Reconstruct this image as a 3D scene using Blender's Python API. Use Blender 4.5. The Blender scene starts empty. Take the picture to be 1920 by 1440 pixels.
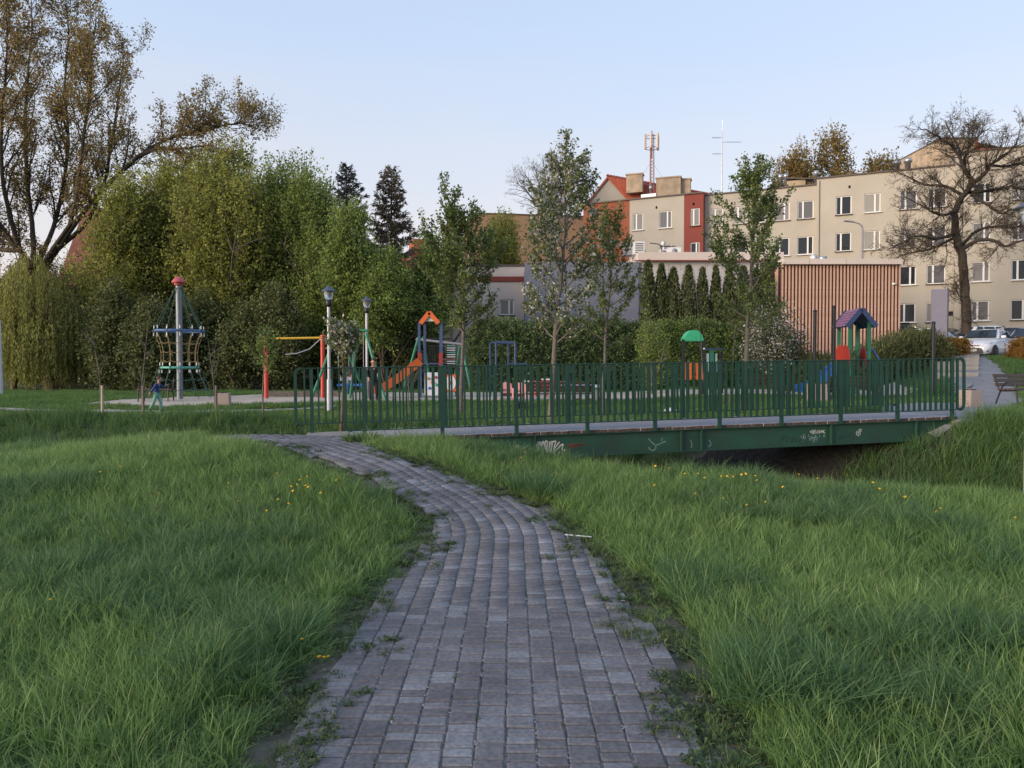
import bpy, math, random
import numpy as np
from mathutils import Vector, Matrix, Euler

R = math.radians
sc = bpy.context.scene
COL = sc.collection

# ------------------------------------------------------------------ camera, sky, sun, exposure
EYE = 1.75
F = 1330.0            # focal length in pixels of the 1920 wide photograph
HOR = 688.0           # row of the horizon
cam_d = bpy.data.cameras.new('camera')
cam_d.sensor_width = 36.0
cam_d.lens = 36.0 * F / 1920.0
cam_d.clip_start = 0.05
cam_d.clip_end = 3000
cam = bpy.data.objects.new('camera', cam_d)
COL.objects.link(cam)
PITCH = math.atan((720 - HOR) / F)
cam.location = (0, 0, EYE)
cam.rotation_euler = (math.pi / 2 - PITCH, 0, 0)
sc.camera = cam

SUN_EL, SUN_AZ = 13.0, 238.0      # low evening sun behind the camera (azimuth clockwise from +Y)
world = bpy.data.worlds.new('World')
sc.world = world
world.use_nodes = True
wn = world.node_tree
wn.nodes.clear()
w_out = wn.nodes.new('ShaderNodeOutputWorld')
w_bg = wn.nodes.new('ShaderNodeBackground')
w_sky = wn.nodes.new('ShaderNodeTexSky')
w_sky.sky_type = 'NISHITA'
w_sky.sun_disc = False
w_sky.sun_elevation = R(SUN_EL)
w_sky.sun_rotation = R(SUN_AZ)
w_sky.air_density = 1.0
w_sky.dust_density = 0.4
w_sky.ozone_density = 2.0
w_sky.altitude = 200
# thin high haze of the evening: pale blue overhead, faint pink towards the horizon, the same all round
w_tc = wn.nodes.new('ShaderNodeTexCoord')
w_sep = wn.nodes.new('ShaderNodeSeparateXYZ')
w_ramp = wn.nodes.new('ShaderNodeValToRGB')
wn.links.new(w_tc.outputs['Generated'], w_sep.inputs[0])
w_map = wn.nodes.new('ShaderNodeMapping'); w_map.inputs['Scale'].default_value = (1.2, 1.2, 9.0)
w_no = wn.nodes.new('ShaderNodeTexNoise'); w_no.inputs['Scale'].default_value = 1.6; w_no.inputs['Detail'].default_value = 6
wn.links.new(w_tc.outputs['Generated'], w_map.inputs['Vector']); wn.links.new(w_map.outputs[0], w_no.inputs['Vector'])
w_ma = wn.nodes.new('ShaderNodeMath'); w_ma.operation = 'MULTIPLY_ADD'; w_ma.inputs[1].default_value = -.16      # thin veils of high cloud
w_mb = wn.nodes.new('ShaderNodeMath'); w_mb.operation = 'ADD'; w_mb.inputs[1].default_value = .08
wn.links.new(w_no.outputs['Fac'], w_ma.inputs[0]); wn.links.new(w_sep.outputs['Z'], w_mb.inputs[0]); wn.links.new(w_mb.outputs[0], w_ma.inputs[2])
wn.links.new(w_ma.outputs[0], w_ramp.inputs['Fac'])
cr = w_ramp.color_ramp
cr.elements[0].position = 0.0; cr.elements[0].color = (.800, .640, .585, 1)
cr.elements[1].position = 1.0; cr.elements[1].color = (.36, .50, .82, 1)
for p_, c_ in ((.09, (.830, .695, .650)), (.17, (.815, .745, .735)), (.26, (.745, .755, .820)), (.34, (.670, .745, .890)), (.43, (.615, .735, .930))):
    e = cr.elements.new(p_); e.color = (*c_, 1)
w_add = wn.nodes.new('ShaderNodeMix'); w_add.data_type = 'RGBA'; w_add.blend_type = 'MIX'
w_sc = wn.nodes.new('ShaderNodeVectorMath'); w_sc.operation = 'SCALE'; w_sc.inputs['Scale'].default_value = .92 / .15
wn.links.new(w_ramp.outputs['Color'], w_sc.inputs[0])
w_add.inputs['Factor'].default_value = .72
wn.links.new(w_sky.outputs[0], w_add.inputs['A']); wn.links.new(w_sc.outputs[0], w_add.inputs['B'])
w_bg.inputs['Strength'].default_value = 0.15
wn.links.new(w_add.outputs['Result'], w_bg.inputs['Color'])
wn.links.new(w_bg.outputs[0], w_out.inputs['Surface'])

sun_d = bpy.data.lights.new('sun', 'SUN')
sun_d.energy = 3.2
sun_d.angle = R(30)
sun_d.color = (1.0, 0.80, 0.60)
sun = bpy.data.objects.new('sun', sun_d)
COL.objects.link(sun)
_az, _el = R(SUN_AZ), R(SUN_EL)
_to = Vector((math.sin(_az) * math.cos(_el), math.cos(_az) * math.cos(_el), math.sin(_el)))
sun.rotation_euler = _to.to_track_quat('Z', 'Y').to_euler()

sc.view_settings.view_transform = 'Standard'
sc.view_settings.look = 'None'
sc.view_settings.gamma = 1.0
sc.view_settings.exposure = 0.4
sc.view_settings.use_curve_mapping = False
sc.cycles.max_bounces = 5
sc.cycles.diffuse_bounces = 3
sc.cycles.glossy_bounces = 2
sc.cycles.transmission_bounces = 3
sc.cycles.transparent_max_bounces = 6
sc.cycles.caustics_reflective = False
sc.cycles.caustics_refractive = False

# ------------------------------------------------------------------ helpers
def sm(a, b, t):
    t = np.clip((np.asarray(t, dtype=float) - a) / (b - a), 0, 1)
    return t * t * (3 - 2 * t)


def H(x, y):
    """height of the terrain"""
    x = np.asarray(x, dtype=float); y = np.asarray(y, dtype=float)
    near = .58 * sm(5.8, 10.4, y) * (1 - .58 * sm(-1.8, 1.3, x)) * (1 - .55 * sm(-4.5, -8, x))
    u = np.clip(-3 - x, -40, 40)
    yc = 14.0 - .424 * x - .324 * np.log1p(np.exp(u))
    yc = np.where(x < -40, yc, yc)
    v = (y - yc) * .92
    ditch = 1.7 * (1 - sm(.5, 3.1, np.abs(v)))
    far = .30 + .2 * sm(20, 29, y) + .45 * sm(4.5, 8.5, x) * (1 - .6 * sm(17, 26, y))
    far = far + 1.5 * sm(20, 33, y) * sm(3.2, 8.8, x - .35 * y) + 1.2 * sm(37, 50, y)
    t = sm(-1.5, 1.5, v)
    bump = .025 * np.sin(x * 1.7 + 1.3 * np.sin(y * .9)) * np.sin(y * 1.3 + .7 * np.sin(x * 1.1))
    bump = bump * sm(1.2, 2.2, np.abs(x + .1) + 3 * sm(7, 11, y))
    return near * (1 - t) + far * t - ditch + bump


def ditch_v(x, y):
    u = np.clip(-3 - x, -40, 40)
    return (y - (14.0 - .424 * x - .324 * np.log1p(np.exp(u)))) * .92


def hz(x, y):
    return float(H(x, y))


def P(px, py, Y):
    """point seen at pixel (px, py) of the photograph at distance Y"""
    return Vector(((px - 960) / F * Y, Y, EYE - (py - HOR) / F * Y))


def G(px, py, y0=2.0, y1=80.0):
    """ground point seen at a pixel"""
    ys = np.linspace(y0, y1, 4000)
    z = EYE - (py - HOR) / F * ys
    d = z - H((px - 960) / F * ys, ys)
    i = np.argmax(d < 0) if (d < 0).any() else len(ys) - 1
    Y = ys[i]
    return Vector(((px - 960) / F * Y, Y, hz((px - 960) / F * Y, Y)))


def gx(px, Y):
    """ground point below column px at distance Y"""
    X = (px - 960) / F * Y
    return Vector((X, Y, hz(X, Y)))


# ---- materials
def new_mat(name):
    m = bpy.data.materials.new(name)
    m.use_nodes = True
    nt = m.node_tree
    b = nt.nodes['Principled BSDF']
    return m, nt, b


def mat(name, c, rough=.6, metal=0, var=.15, scale=6.0, bump=0.0, bscale=30.0, c2=None, spec=.5, detail=5):
    """paint, stone, wood ...: base colour broken up by noise, optional fine relief"""
    m, nt, b = new_mat(name)
    N, L = nt.nodes, nt.links
    tc = N.new('ShaderNodeTexCoord')
    no = N.new('ShaderNodeTexNoise'); no.inputs['Scale'].default_value = scale
    no.inputs['Detail'].default_value = detail
    L.new(tc.outputs['Object'], no.inputs['Vector'])
    ra = N.new('ShaderNodeValToRGB')
    ra.color_ramp.elements[0].position = .3
    ra.color_ramp.elements[1].position = .7
    d = c2 if c2 else tuple(max(0, v * (1 - var)) for v in c)
    e = c if c2 else tuple(min(1, v * (1 + var)) for v in c)
    ra.color_ramp.elements[0].color = (*d, 1)
    ra.color_ramp.elements[1].color = (*e, 1)
    L.new(no.outputs['Fac'], ra.inputs['Fac'])
    L.new(ra.outputs['Color'], b.inputs['Base Color'])
    b.inputs['Roughness'].default_value = rough
    b.inputs['Metallic'].default_value = metal
    b.inputs['Specular IOR Level'].default_value = spec
    if bump:
        n2 = N.new('ShaderNodeTexNoise'); n2.inputs['Scale'].default_value = bscale
        n2.inputs['Detail'].default_value = 4
        L.new(tc.outputs['Object'], n2.inputs['Vector'])
        bp = N.new('ShaderNodeBump'); bp.inputs['Strength'].default_value = bump
        bp.inputs['Distance'].default_value = .02
        L.new(n2.outputs['Fac'], bp.inputs['Height'])
        L.new(bp.outputs['Normal'], b.inputs['Normal'])
    return m


def leaf_mat(name, ca, cb, trans=.3, wscale=.5, wamt=.35, rough=.55, cc=None):
    """foliage: each leaf carries its own 'tone', large soft patches come from noise"""
    m = bpy.data.materials.new(name); m.use_nodes = True
    nt = m.node_tree; N, L = nt.nodes, nt.links
    N.clear()
    out = N.new('ShaderNodeOutputMaterial')
    at = N.new('ShaderNodeAttribute'); at.attribute_name = 'tone'
    geo = N.new('ShaderNodeNewGeometry')
    no = N.new('ShaderNodeTexNoise'); no.inputs['Scale'].default_value = wscale
    no.inputs['Detail'].default_value = 2
    L.new(geo.outputs['Position'], no.inputs['Vector'])
    ad = N.new('ShaderNodeMath'); ad.operation = 'MULTIPLY_ADD'
    L.new(no.outputs['Fac'], ad.inputs[0]); ad.inputs[1].default_value = wamt * 2
    sb = N.new('ShaderNodeMath'); sb.operation = 'SUBTRACT'
    L.new(at.outputs['Fac'], sb.inputs[0]); sb.inputs[1].default_value = wamt
    L.new(sb.outputs[0], ad.inputs[2])
    ra = N.new('ShaderNodeValToRGB')
    ra.color_ramp.elements[0].color = (*ca, 1); ra.color_ramp.elements[1].color = (*cb, 1)
    ra.color_ramp.elements[0].position = .05; ra.color_ramp.elements[1].position = .95
    if cc:
        ra.color_ramp.elements[1].position = .70
        e = ra.color_ramp.elements.new(.74); e.color = (*cc, 1)
    L.new(ad.outputs[0], ra.inputs['Fac'])
    pb = N.new('ShaderNodeBsdfPrincipled')
    pb.inputs['Roughness'].default_value = rough
    pb.inputs['Specular IOR Level'].default_value = .25
    L.new(ra.outputs['Color'], pb.inputs['Base Color'])
    tr = N.new('ShaderNodeBsdfTranslucent')
    L.new(ra.outputs['Color'], tr.inputs['Color'])
    mx = N.new('ShaderNodeMixShader'); mx.inputs['Fac'].default_value = trans
    L.new(pb.outputs[0], mx.inputs[1]); L.new(tr.outputs[0], mx.inputs[2])
    L.new(mx.outputs[0], out.inputs['Surface'])
    return m


# ---- objects
def setp(o, label=None, cat=None, group=None, kind=None):
    if label: o['label'] = label
    if cat: o['category'] = cat
    if group: o['group'] = group
    if kind: o['kind'] = kind
    return o


def thing(name, label, cat, loc=(0, 0, 0), rz=0.0, group=None, rx=0.0, ry=0.0):
    o = bpy.data.objects.new(name, None)
    COL.objects.link(o)
    o.empty_display_size = .2
    o.location = loc
    o.rotation_euler = (rx, ry, rz)
    return setp(o, label, cat, group)


def link_mesh(name, me, parent=None, loc=None, rot=None):
    o = bpy.data.objects.new(name, me)
    COL.objects.link(o)
    if parent is not None: o.parent = parent
    if loc is not None: o.location = loc
    if rot is not None: o.rotation_euler = rot
    return o


def copy_tree(o, parent=None):
    c = o.copy(); COL.objects.link(c)
    c.parent = parent
    for ch in o.children: copy_tree(ch, c)
    return c


def np_mesh(name, co, faces, mats, tone=None, smooth=False, mi=None):
    """mesh from arrays: faces is an (n, k) int array or a list of such arrays"""
    if not isinstance(faces, list): faces = [faces]
    me = bpy.data.meshes.new(name)
    co = np.asarray(co, dtype=np.float32)
    nl = sum(f.size for f in faces); nf = sum(len(f) for f in faces)
    me.vertices.add(len(co)); me.vertices.foreach_set('co', co.ravel())
    me.loops.add(nl)
    me.loops.foreach_set('vertex_index', np.concatenate([f.ravel() for f in faces]).astype(np.int32))
    me.polygons.add(nf)
    tot = np.concatenate([np.full(len(f), f.shape[1], dtype=np.int32) for f in faces])
    st = np.concatenate([[0], np.cumsum(tot)[:-1]]).astype(np.int32)
    me.polygons.foreach_set('loop_start', st)
    me.polygons.foreach_set('loop_total', tot)
    for m in (mats if isinstance(mats, (list, tuple)) else [mats]): me.materials.append(m)
    if mi is not None: me.polygons.foreach_set('material_index', np.asarray(mi, dtype=np.int32))
    if smooth: me.polygons.foreach_set('use_smooth', np.ones(nf, dtype=bool))
    if tone is not None:
        a = me.attributes.new('tone', 'FLOAT', 'POINT')
        a.data.foreach_set('value', np.asarray(tone, dtype=np.float32))
    me.update(calc_edges=True)
    me.validate()
    return me


class MB:
    """collects simple shapes, then builds ONE mesh object"""
    def __init__(s): s.v = []; s.f = []; s.m = []; s.s = []

    def add(s, vs, fs, m=0, smooth=False):
        o = len(s.v); s.v += [tuple(v) for v in vs]
        for f in fs:
            s.f.append(tuple(i + o for i in f)); s.m.append(m); s.s.append(smooth)
        return s

    def box(s, c, d, rot=None, m=0, bev=0.0):
        x, y, z = d[0] / 2, d[1] / 2, d[2] / 2
        if bev:
            b = min(bev, x * .9, y * .9, z * .9)
            vs = []
            for sz in (-1, 1):
                for (px, py) in ((-1, -1), (1, -1), (1, 1), (-1, 1)):
                    vs.append((px * (x - b), py * (y - b), sz * z))
            for sz in (-1, 1):
                for (px, py) in ((-1, -1), (1, -1), (1, 1), (-1, 1)):
                    vs.append((px * x, py * y, sz * (z - b)))
            fs = [(3, 2, 1, 0), (4, 5, 6, 7)]
            for i in range(4):
                j = (i + 1) % 4
                fs += [(i, j, 8 + j, 8 + i), (8 + i, 8 + j, 12 + j, 12 + i), (12 + i, 12 + j, 4 + j, 4 + i)]
        else:
            vs = [(-x, -y, -z), (x, -y, -z), (x, y, -z), (-x, y, -z), (-x, -y, z), (x, -y, z), (x, y, z), (-x, y, z)]
            fs = [(3, 2, 1, 0), (4, 5, 6, 7), (0, 1, 5, 4), (1, 2, 6, 5), (2, 3, 7, 6), (3, 0, 4, 7)]
        M = Matrix.Identity(3) if rot is None else (rot if isinstance(rot, Matrix) else Euler(rot).to_matrix())
        c = Vector(c)
        return s.add([M @ Vector(v) + c for v in vs], fs, m)

    def bar(s, a, b, w, h, up=(0, 0, 1), m=0, bev=0.0):
        a, b = Vector(a), Vector(b); d = b - a
        if d.length < 1e-6: return s
        z = d.normalized(); u = Vector(up)
        if abs(z.dot(u)) > .98: u = Vector((0, 1, 0))
        x = u.cross(z).normalized(); y = z.cross(x)
        M = Matrix((x, y, z)).transposed()
        return s.box((a + b) / 2, (w, h, d.length), M, m, bev)

    def tube(s, pts, r, n=8, m=0, cap=True, closed=False):
        pts = [Vector(p) for p in pts]
        rr = r if isinstance(r, (list, tuple)) else [r] * len(pts)
        vs = []; N = len(pts)
        prev = None
        for i, p in enumerate(pts):
            if closed: d = pts[(i + 1) % N] - pts[i - 1]
            else: d = pts[min(i + 1, N - 1)] - pts[max(i - 1, 0)]
            d = d.normalized() if d.length > 1e-9 else Vector((0, 0, 1))
            if prev is None:
                u = Vector((0, 0, 1)) if abs(d.z) < .9 else Vector((1, 0, 0))
                x = u.cross(d).normalized()
            else:
                x = (prev - d * prev.dot(d))
                x = x.normalized() if x.length > 1e-6 else Vector((1, 0, 0))
            prev = x
            y = d.cross(x)
            for k in range(n):
                a = 2 * math.pi * k / n
                vs.append(p + (x * math.cos(a) + y * math.sin(a)) * rr[i])
        fs = []
        for i in range(N if closed else N - 1):
            j = (i + 1) % N
            for k in range(n):
                l = (k + 1) % n
                fs.append((i * n + k, i * n + l, j * n + l, j * n + k))
        s.add(vs, fs, m, n > 4)
        if cap and not closed:
            s.add(vs[:n], [tuple(range(n - 1, -1, -1))], m)
            s.add(vs[-n:], [tuple(range(n))], m)
        return s

    def lathe(s, prof, c=(0, 0, 0), n=16, m=0, smooth=True):
        c = Vector(c); vs = []; fs = []
        for (r, z) in prof:
            for k in range(n):
                a = 2 * math.pi * k / n
                vs.append(c + Vector((r * math.cos(a), r * math.sin(a), z)))
        for i in range(len(prof) - 1):
            for k in range(n):
                l = (k + 1) % n
                fs.append((i * n + k, i * n + l, (i + 1) * n + l, (i + 1) * n + k))
        fs.append(tuple(range(n - 1, -1, -1)))
        fs.append(tuple((len(prof) - 1) * n + k for k in range(n)))
        return s.add(vs, fs, m, smooth)

    def prism(s, poly, y0, y1, plane='xz', m=0):
        """polygon in a plane, pulled along the third axis"""
        def w(p, t):
            return (p[0], t, p[1]) if plane == 'xz' else ((p[0], p[1], t) if plane == 'xy' else (t, p[0], p[1]))
        n = len(poly)
        vs = [w(p, y0) for p in poly] + [w(p, y1) for p in poly]
        fs = [tuple(range(n)), tuple(range(2 * n - 1, n - 1, -1))]
        for i in range(n):
            j = (i + 1) % n
            fs.append((i, i + n, j + n, j))
        return s.add(vs, fs, m)

    def sphere(s, c, r, n=10, k=7, m=0, sc_=(1, 1, 1)):
        prof = [(max(1e-4, math.sin(math.pi * i / k)), -math.cos(math.pi * i / k)) for i in range(k + 1)]
        c = Vector(c); o = len(s.v)
        s.lathe([(a * r, b * r) for a, b in prof], (0, 0, 0), n, m)
        for i in range(o, len(s.v)):
            v = s.v[i]; s.v[i] = (v[0] * sc_[0] + c.x, v[1] * sc_[1] + c.y, v[2] * sc_[2] + c.z)
        return s

    def mesh(s, name, mats):
        me = bpy.data.meshes.new(name)
        me.from_pydata(s.v, [], s.f)
        for m in (mats if isinstance(mats, (list, tuple)) else [mats]): me.materials.append(m)
        me.polygons.foreach_set('material_index', s.m)
        me.polygons.foreach_set('use_smooth', s.s)
        import bmesh
        bm = bmesh.new(); bm.from_mesh(me)
        bmesh.ops.recalc_face_normals(bm, faces=bm.faces)
        bm.to_mesh(me); bm.free()
        me.update()
        return me

    def build(s, name, mats, parent=None, loc=None, rot=None):
        return link_mesh(name, s.mesh(name, mats), parent, loc, rot)


def in_poly(x, y, poly):
    x = np.asarray(x); y = np.asarray(y)
    ins = np.zeros(x.shape, dtype=bool)
    n = len(poly)
    for i in range(n):
        x1, y1 = poly[i]; x2, y2 = poly[(i + 1) % n]
        c = ((y1 > y) != (y2 > y)) & (x < (x2 - x1) * (y - y1) / (y2 - y1 + 1e-12) + x1)
        ins ^= c
    return ins


def edge_dist(x, y, line):
    x = np.asarray(x); y = np.asarray(y)
    d = np.full(x.shape, 1e9)
    for (x1, y1), (x2, y2) in zip(line[:-1], line[1:]):
        dx, dy = x2 - x1, y2 - y1
        t = np.clip(((x - x1) * dx + (y - y1) * dy) / (dx * dx + dy * dy + 1e-12), 0, 1)
        d = np.minimum(d, np.hypot(x - x1 - t * dx, y - y1 - t * dy))
    return d


def vnoise(x, y, s, seed=0):
    """smooth 2-d value noise, 0..1"""
    x = np.asarray(x) * s + 100.0; y = np.asarray(y) * s + 100.0
    xi = np.floor(x).astype(int); yi = np.floor(y).astype(int)
    fx, fy = x - xi, y - yi
    fx = fx * fx * (3 - 2 * fx); fy = fy * fy * (3 - 2 * fy)
    def h(a, b):
        n = (a * 374761393 + b * 668265263 + seed * 974711) & 0x7fffffff
        n = ((n ^ (n >> 13)) * 1274126177) & 0x7fffffff
        return ((n ^ (n >> 16)) & 0xffff) / 65535.0
    return (h(xi, yi) * (1 - fx) + h(xi + 1, yi) * fx) * (1 - fy) + (h(xi, yi + 1) * (1 - fx) + h(xi + 1, yi + 1) * fx) * fy
# ------------------------------------------------------------------ the bridge line (needed by the grass as well)
B0 = Vector((-2.29, 11.0, .64)); BU = Vector((.9744, .2248, 0)); BN = Vector((-.2248, .9744, 0))
BYAW = math.atan2(.2248, .9744); BPITCH = .0156; BL = 10.9; BW = 1.6


def bridge_local(x, y):
    x = np.asarray(x) - B0.x; y = np.asarray(y) - B0.y
    return x * BU.x + y * BU.y, x * BN.x + y * BN.y


# ------------------------------------------------------------------ ground
PL = [G(*p) for p in ((470, 1560), (505, 1440), (590, 1300), (650, 1200), (730, 1100), (775, 1050), (808, 1010),
                      (803, 985), (785, 960), (745, 930), (690, 900), (635, 880), (590, 862), (560, 850), (505, 838), (440, 829))]
PR = [G(*p) for p in ((1360, 1560), (1310, 1440), (1260, 1300), (1215, 1200), (1150, 1100), (1110, 1050), (1062, 1005),
                      (1040, 985), (1000, 960), (930, 930), (850, 900), (790, 880), (740, 862), (700, 850))]
PL = [(p.x + .03, p.y) for p in PL]; PR = [(p.x + .02, p.y) for p in PR]
PL = [(PL[0][0] + .05, 1.2)] + PL; PR = [(PR[0][0], 1.2)] + PR
LAND = [(-2.35, 11.05), (-2.35, 12.9), (-3.6, 12.95), (-5.2, 12.1)]      # landing in front of the bridge
PATH_POLY = PL + LAND[::-1] + PR[::-1]
FOOT = [(G(px, py, 15).x, G(px, py, 15).y) for px, py in
        ((-300, 764), (-80, 767), (60, 771), (200, 772), (330, 774), (430, 772), (540, 769), (640, 762))]
SAND = [(-15.5, 25.2), (-12.5, 24.2), (-9.6, 24.6), (-8.0, 25.6), (-4.5, 26.2), (0, 26.6), (4, 27), (8.5, 27.2), (11.5, 26.2), (14.0, 24.9),
        (15.0, 26.6), (15.6, 29.0), (13, 33.4), (6, 34), (-2, 34.5), (-8.5, 34), (-12, 31), (-14.5, 28.2)]

soil_m, nt, b = new_mat('ground')
N, L = nt.nodes, nt.links
tc = N.new('ShaderNodeTexCoord')
n1 = N.new('ShaderNodeTexNoise'); n1.inputs['Scale'].default_value = .8; n1.inputs['Detail'].default_value = 8
n2 = N.new('ShaderNodeTexNoise'); n2.inputs['Scale'].default_value = 18; n2.inputs['Detail'].default_value = 6
for n_ in (n1, n2): L.new(tc.outputs['Object'], n_.inputs['Vector'])
r1 = N.new('ShaderNodeValToRGB')
r1.color_ramp.elements[0].color = (.030, .050, .018, 1); r1.color_ramp.elements[1].color = (.055, .085, .028, 1)
r1.color_ramp.elements[0].position = .35; r1.color_ramp.elements[1].position = .7
r2 = N.new('ShaderNodeValToRGB')
r2.color_ramp.elements[0].color = (.075, .062, .048, 1); r2.color_ramp.elements[1].color = (.190, .165, .135, 1)
r2.color_ramp.elements[0].position = .3; r2.color_ramp.elements[1].position = .75
L.new(n1.outputs['Fac'], r1.inputs['Fac']); L.new(n2.outputs['Fac'], r2.inputs['Fac'])
at = N.new('ShaderNodeAttribute'); at.attribute_name = 'tone'
mx = N.new('ShaderNodeMix'); mx.data_type = 'RGBA'
L.new(at.outputs['Fac'], mx.inputs['Factor']); L.new(r1.outputs['Color'], mx.inputs['A'])
soil_shade = N.new('ShaderNodeMapRange'); soil_shade.inputs['From Min'].default_value = .82; soil_shade.inputs['From Max'].default_value = .95      # shade under the bridge and along the ditch bottom, painted into the soil colour
soil_shade.inputs['To Min'].default_value = 1.0; soil_shade.inputs['To Max'].default_value = .30
L.new(at.outputs['Fac'], soil_shade.inputs['Value'])
ws = N.new('ShaderNodeVectorMath'); ws.operation = 'SCALE'; L.new(r2.outputs['Color'], ws.inputs[0]); L.new(soil_shade.outputs[0], ws.inputs['Scale']); L.new(ws.outputs[0], mx.inputs['B'])
L.new(mx.outputs['Result'], b.inputs['Base Color']); b.inputs['Roughness'].default_value = .95
bp = N.new('ShaderNodeBump'); bp.inputs['Strength'].default_value = .6; bp.inputs['Distance'].default_value = .03
L.new(n2.outputs['Fac'], bp.inputs['Height']); L.new(bp.outputs['Normal'], b.inputs['Normal'])

gx_ = np.concatenate([np.arange(-900, -60, 60), np.arange(-60, -18, 2), np.arange(-18, 22, .22), np.arange(22, 60, 2), np.arange(60, 901, 60)])
gy_ = np.concatenate([np.arange(-300, -8, 30), np.arange(-8, 0, 1), np.arange(0, 24, .22), np.arange(24, 60, 1), np.arange(60, 1200, 60)])
XX, YY = np.meshgrid(gx_, gy_)
ZZ = H(XX, YY)
nx, ny = len(gx_), len(gy_)
idx = np.arange(nx * ny).reshape(ny, nx)
fc = np.stack([idx[:-1, :-1], idx[:-1, 1:], idx[1:, 1:], idx[1:, :-1]], -1).reshape(-1, 4)
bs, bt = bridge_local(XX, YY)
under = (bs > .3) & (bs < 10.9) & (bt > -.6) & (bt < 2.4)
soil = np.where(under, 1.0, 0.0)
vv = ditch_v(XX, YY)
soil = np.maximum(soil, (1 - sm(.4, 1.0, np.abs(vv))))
dpe = np.minimum(edge_dist(XX, YY, PL), edge_dist(XX, YY, PR))
soil = np.maximum(soil, .8 * (1 - sm(.12, .5, dpe)))
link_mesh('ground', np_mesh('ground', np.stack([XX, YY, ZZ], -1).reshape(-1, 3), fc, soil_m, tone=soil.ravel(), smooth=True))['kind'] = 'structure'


def drape(name, poly, m, dz, step=.5, thick=None, name_kind='structure', label=None):
    """sheet lying on the terrain with the outline of a polygon"""
    import bmesh
    bm = bmesh.new()
    vs = [bm.verts.new((p[0], p[1], 0)) for p in poly]
    bm.faces.new(vs)
    xs = [p[0] for p in poly]; ys = [p[1] for p in poly]
    for k in np.arange(min(xs) + step, max(xs), step):
        bmesh.ops.bisect_plane(bm, geom=bm.verts[:] + bm.edges[:] + bm.faces[:], plane_co=(k, 0, 0), plane_no=(1, 0, 0))
    for k in np.arange(min(ys) + step, max(ys), step):
        bmesh.ops.bisect_plane(bm, geom=bm.verts[:] + bm.edges[:] + bm.faces[:], plane_co=(0, k, 0), plane_no=(0, 1, 0))
    for v in bm.verts: v.co.z = hz(v.co.x, v.co.y) + dz
    for f in bm.faces:
        f.normal_update()
        if f.normal.z < 0: f.normal_flip()
    me = bpy.data.meshes.new(name); bm.to_mesh(me); bm.free()
    me.materials.append(m)
    o = link_mesh(name, me); o['kind'] = name_kind
    return o


def ragged(line, amp, step=.4, seed=0, closed=True):
    """breaks up a straight outline"""
    rng = np.random.default_rng(seed)
    out = []
    pts = line + [line[0]] if closed else line
    for a, b_ in zip(pts[:-1], pts[1:]):
        n = max(1, int(math.hypot(b_[0] - a[0], b_[1] - a[1]) / step))
        for i in range(n):
            t = i / n
            out.append((a[0] + (b_[0] - a[0]) * t + rng.normal() * amp, a[1] + (b_[1] - a[1]) * t + rng.normal() * amp))
    return out


bed_m = mat('path_bed', (.30, .285, .265), .95, var=.3, scale=5, bump=.5, bscale=60, c2=(.085, .08, .07))
sand_m = mat('sand', (.52, .45, .37), .95, var=.1, scale=1.5, bump=.4, bscale=20, c2=(.42, .36, .29))
asph_m = mat('asphalt', (.24, .235, .24), .85, var=.1, scale=2.5, bump=.3, bscale=90, c2=(.18, .178, .182))
conc_m = mat('concrete', (.33, .31, .29), .9, var=.2, scale=4, bump=.5, bscale=40, c2=(.22, .205, .19))
foot_m = mat('trodden_earth', (.33, .31, .28), .95, var=.15, scale=3, bump=.3, bscale=30)

# ---- paved path
path_o = drape('path', ragged(PATH_POLY, .03, .3, 3), bed_m, .019, .45)
pav_m, nt, b = new_mat('paver_stone')
N, L = nt.nodes, nt.links
oi = N.new('ShaderNodeObjectInfo'); at = N.new('ShaderNodeAttribute'); at.attribute_name = 'tone'
ad = N.new('ShaderNodeMath'); ad.operation = 'ADD'; fr = N.new('ShaderNodeMath'); fr.operation = 'FRACT'
L.new(oi.outputs['Random'], ad.inputs[0]); L.new(at.outputs['Fac'], ad.inputs[1]); L.new(ad.outputs[0], fr.inputs[0])
ra = N.new('ShaderNodeValToRGB')
for p_, c_ in ((.3, (.122, .118, .125)), (.6, (.140, .136, .145)), (.84, (.152, .149, .158)), (.93, (.172, .174, .186))):
    e = ra.color_ramp.elements.new(p_); e.color = (*c_, 1)
ra.color_ramp.elements[0].color = (.108, .104, .110, 1); ra.color_ramp.elements[-1].color = (.185, .189, .204, 1)
L.new(fr.outputs[0], ra.inputs['Fac'])
tc = N.new('ShaderNodeNewGeometry')
no = N.new('ShaderNodeTexNoise'); no.inputs['Scale'].default_value = 45; no.inputs['Detail'].default_value = 6
n3 = N.new('ShaderNodeTexNoise'); n3.inputs['Scale'].default_value = 2.2; n3.inputs['Detail'].default_value = 5
L.new(tc.outputs['Position'], no.inputs['Vector']); L.new(tc.outputs['Position'], n3.inputs['Vector'])
mp = N.new('ShaderNodeMapRange'); mp.inputs['To Min'].default_value = .72; mp.inputs['To Max'].default_value = 1.28
mp.inputs['From Min'].default_value = .3; mp.inputs['From Max'].default_value = .7
L.new(no.outputs['Fac'], mp.inputs['Value'])
mp2 = N.new('ShaderNodeMapRange'); mp2.inputs['To Min'].default_value = .78; mp2.inputs['To Max'].default_value = 1.25
mp2.inputs['From Min'].default_value = .3; mp2.inputs['From Max'].default_value = .7
L.new(n3.outputs['Fac'], mp2.inputs['Value'])
mm = N.new('ShaderNodeMath'); mm.operation = 'MULTIPLY'; L.new(mp.outputs[0], mm.inputs[0]); L.new(mp2.outputs[0], mm.inputs[1])
mv = N.new('ShaderNodeVectorMath'); mv.operation = 'SCALE'
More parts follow.
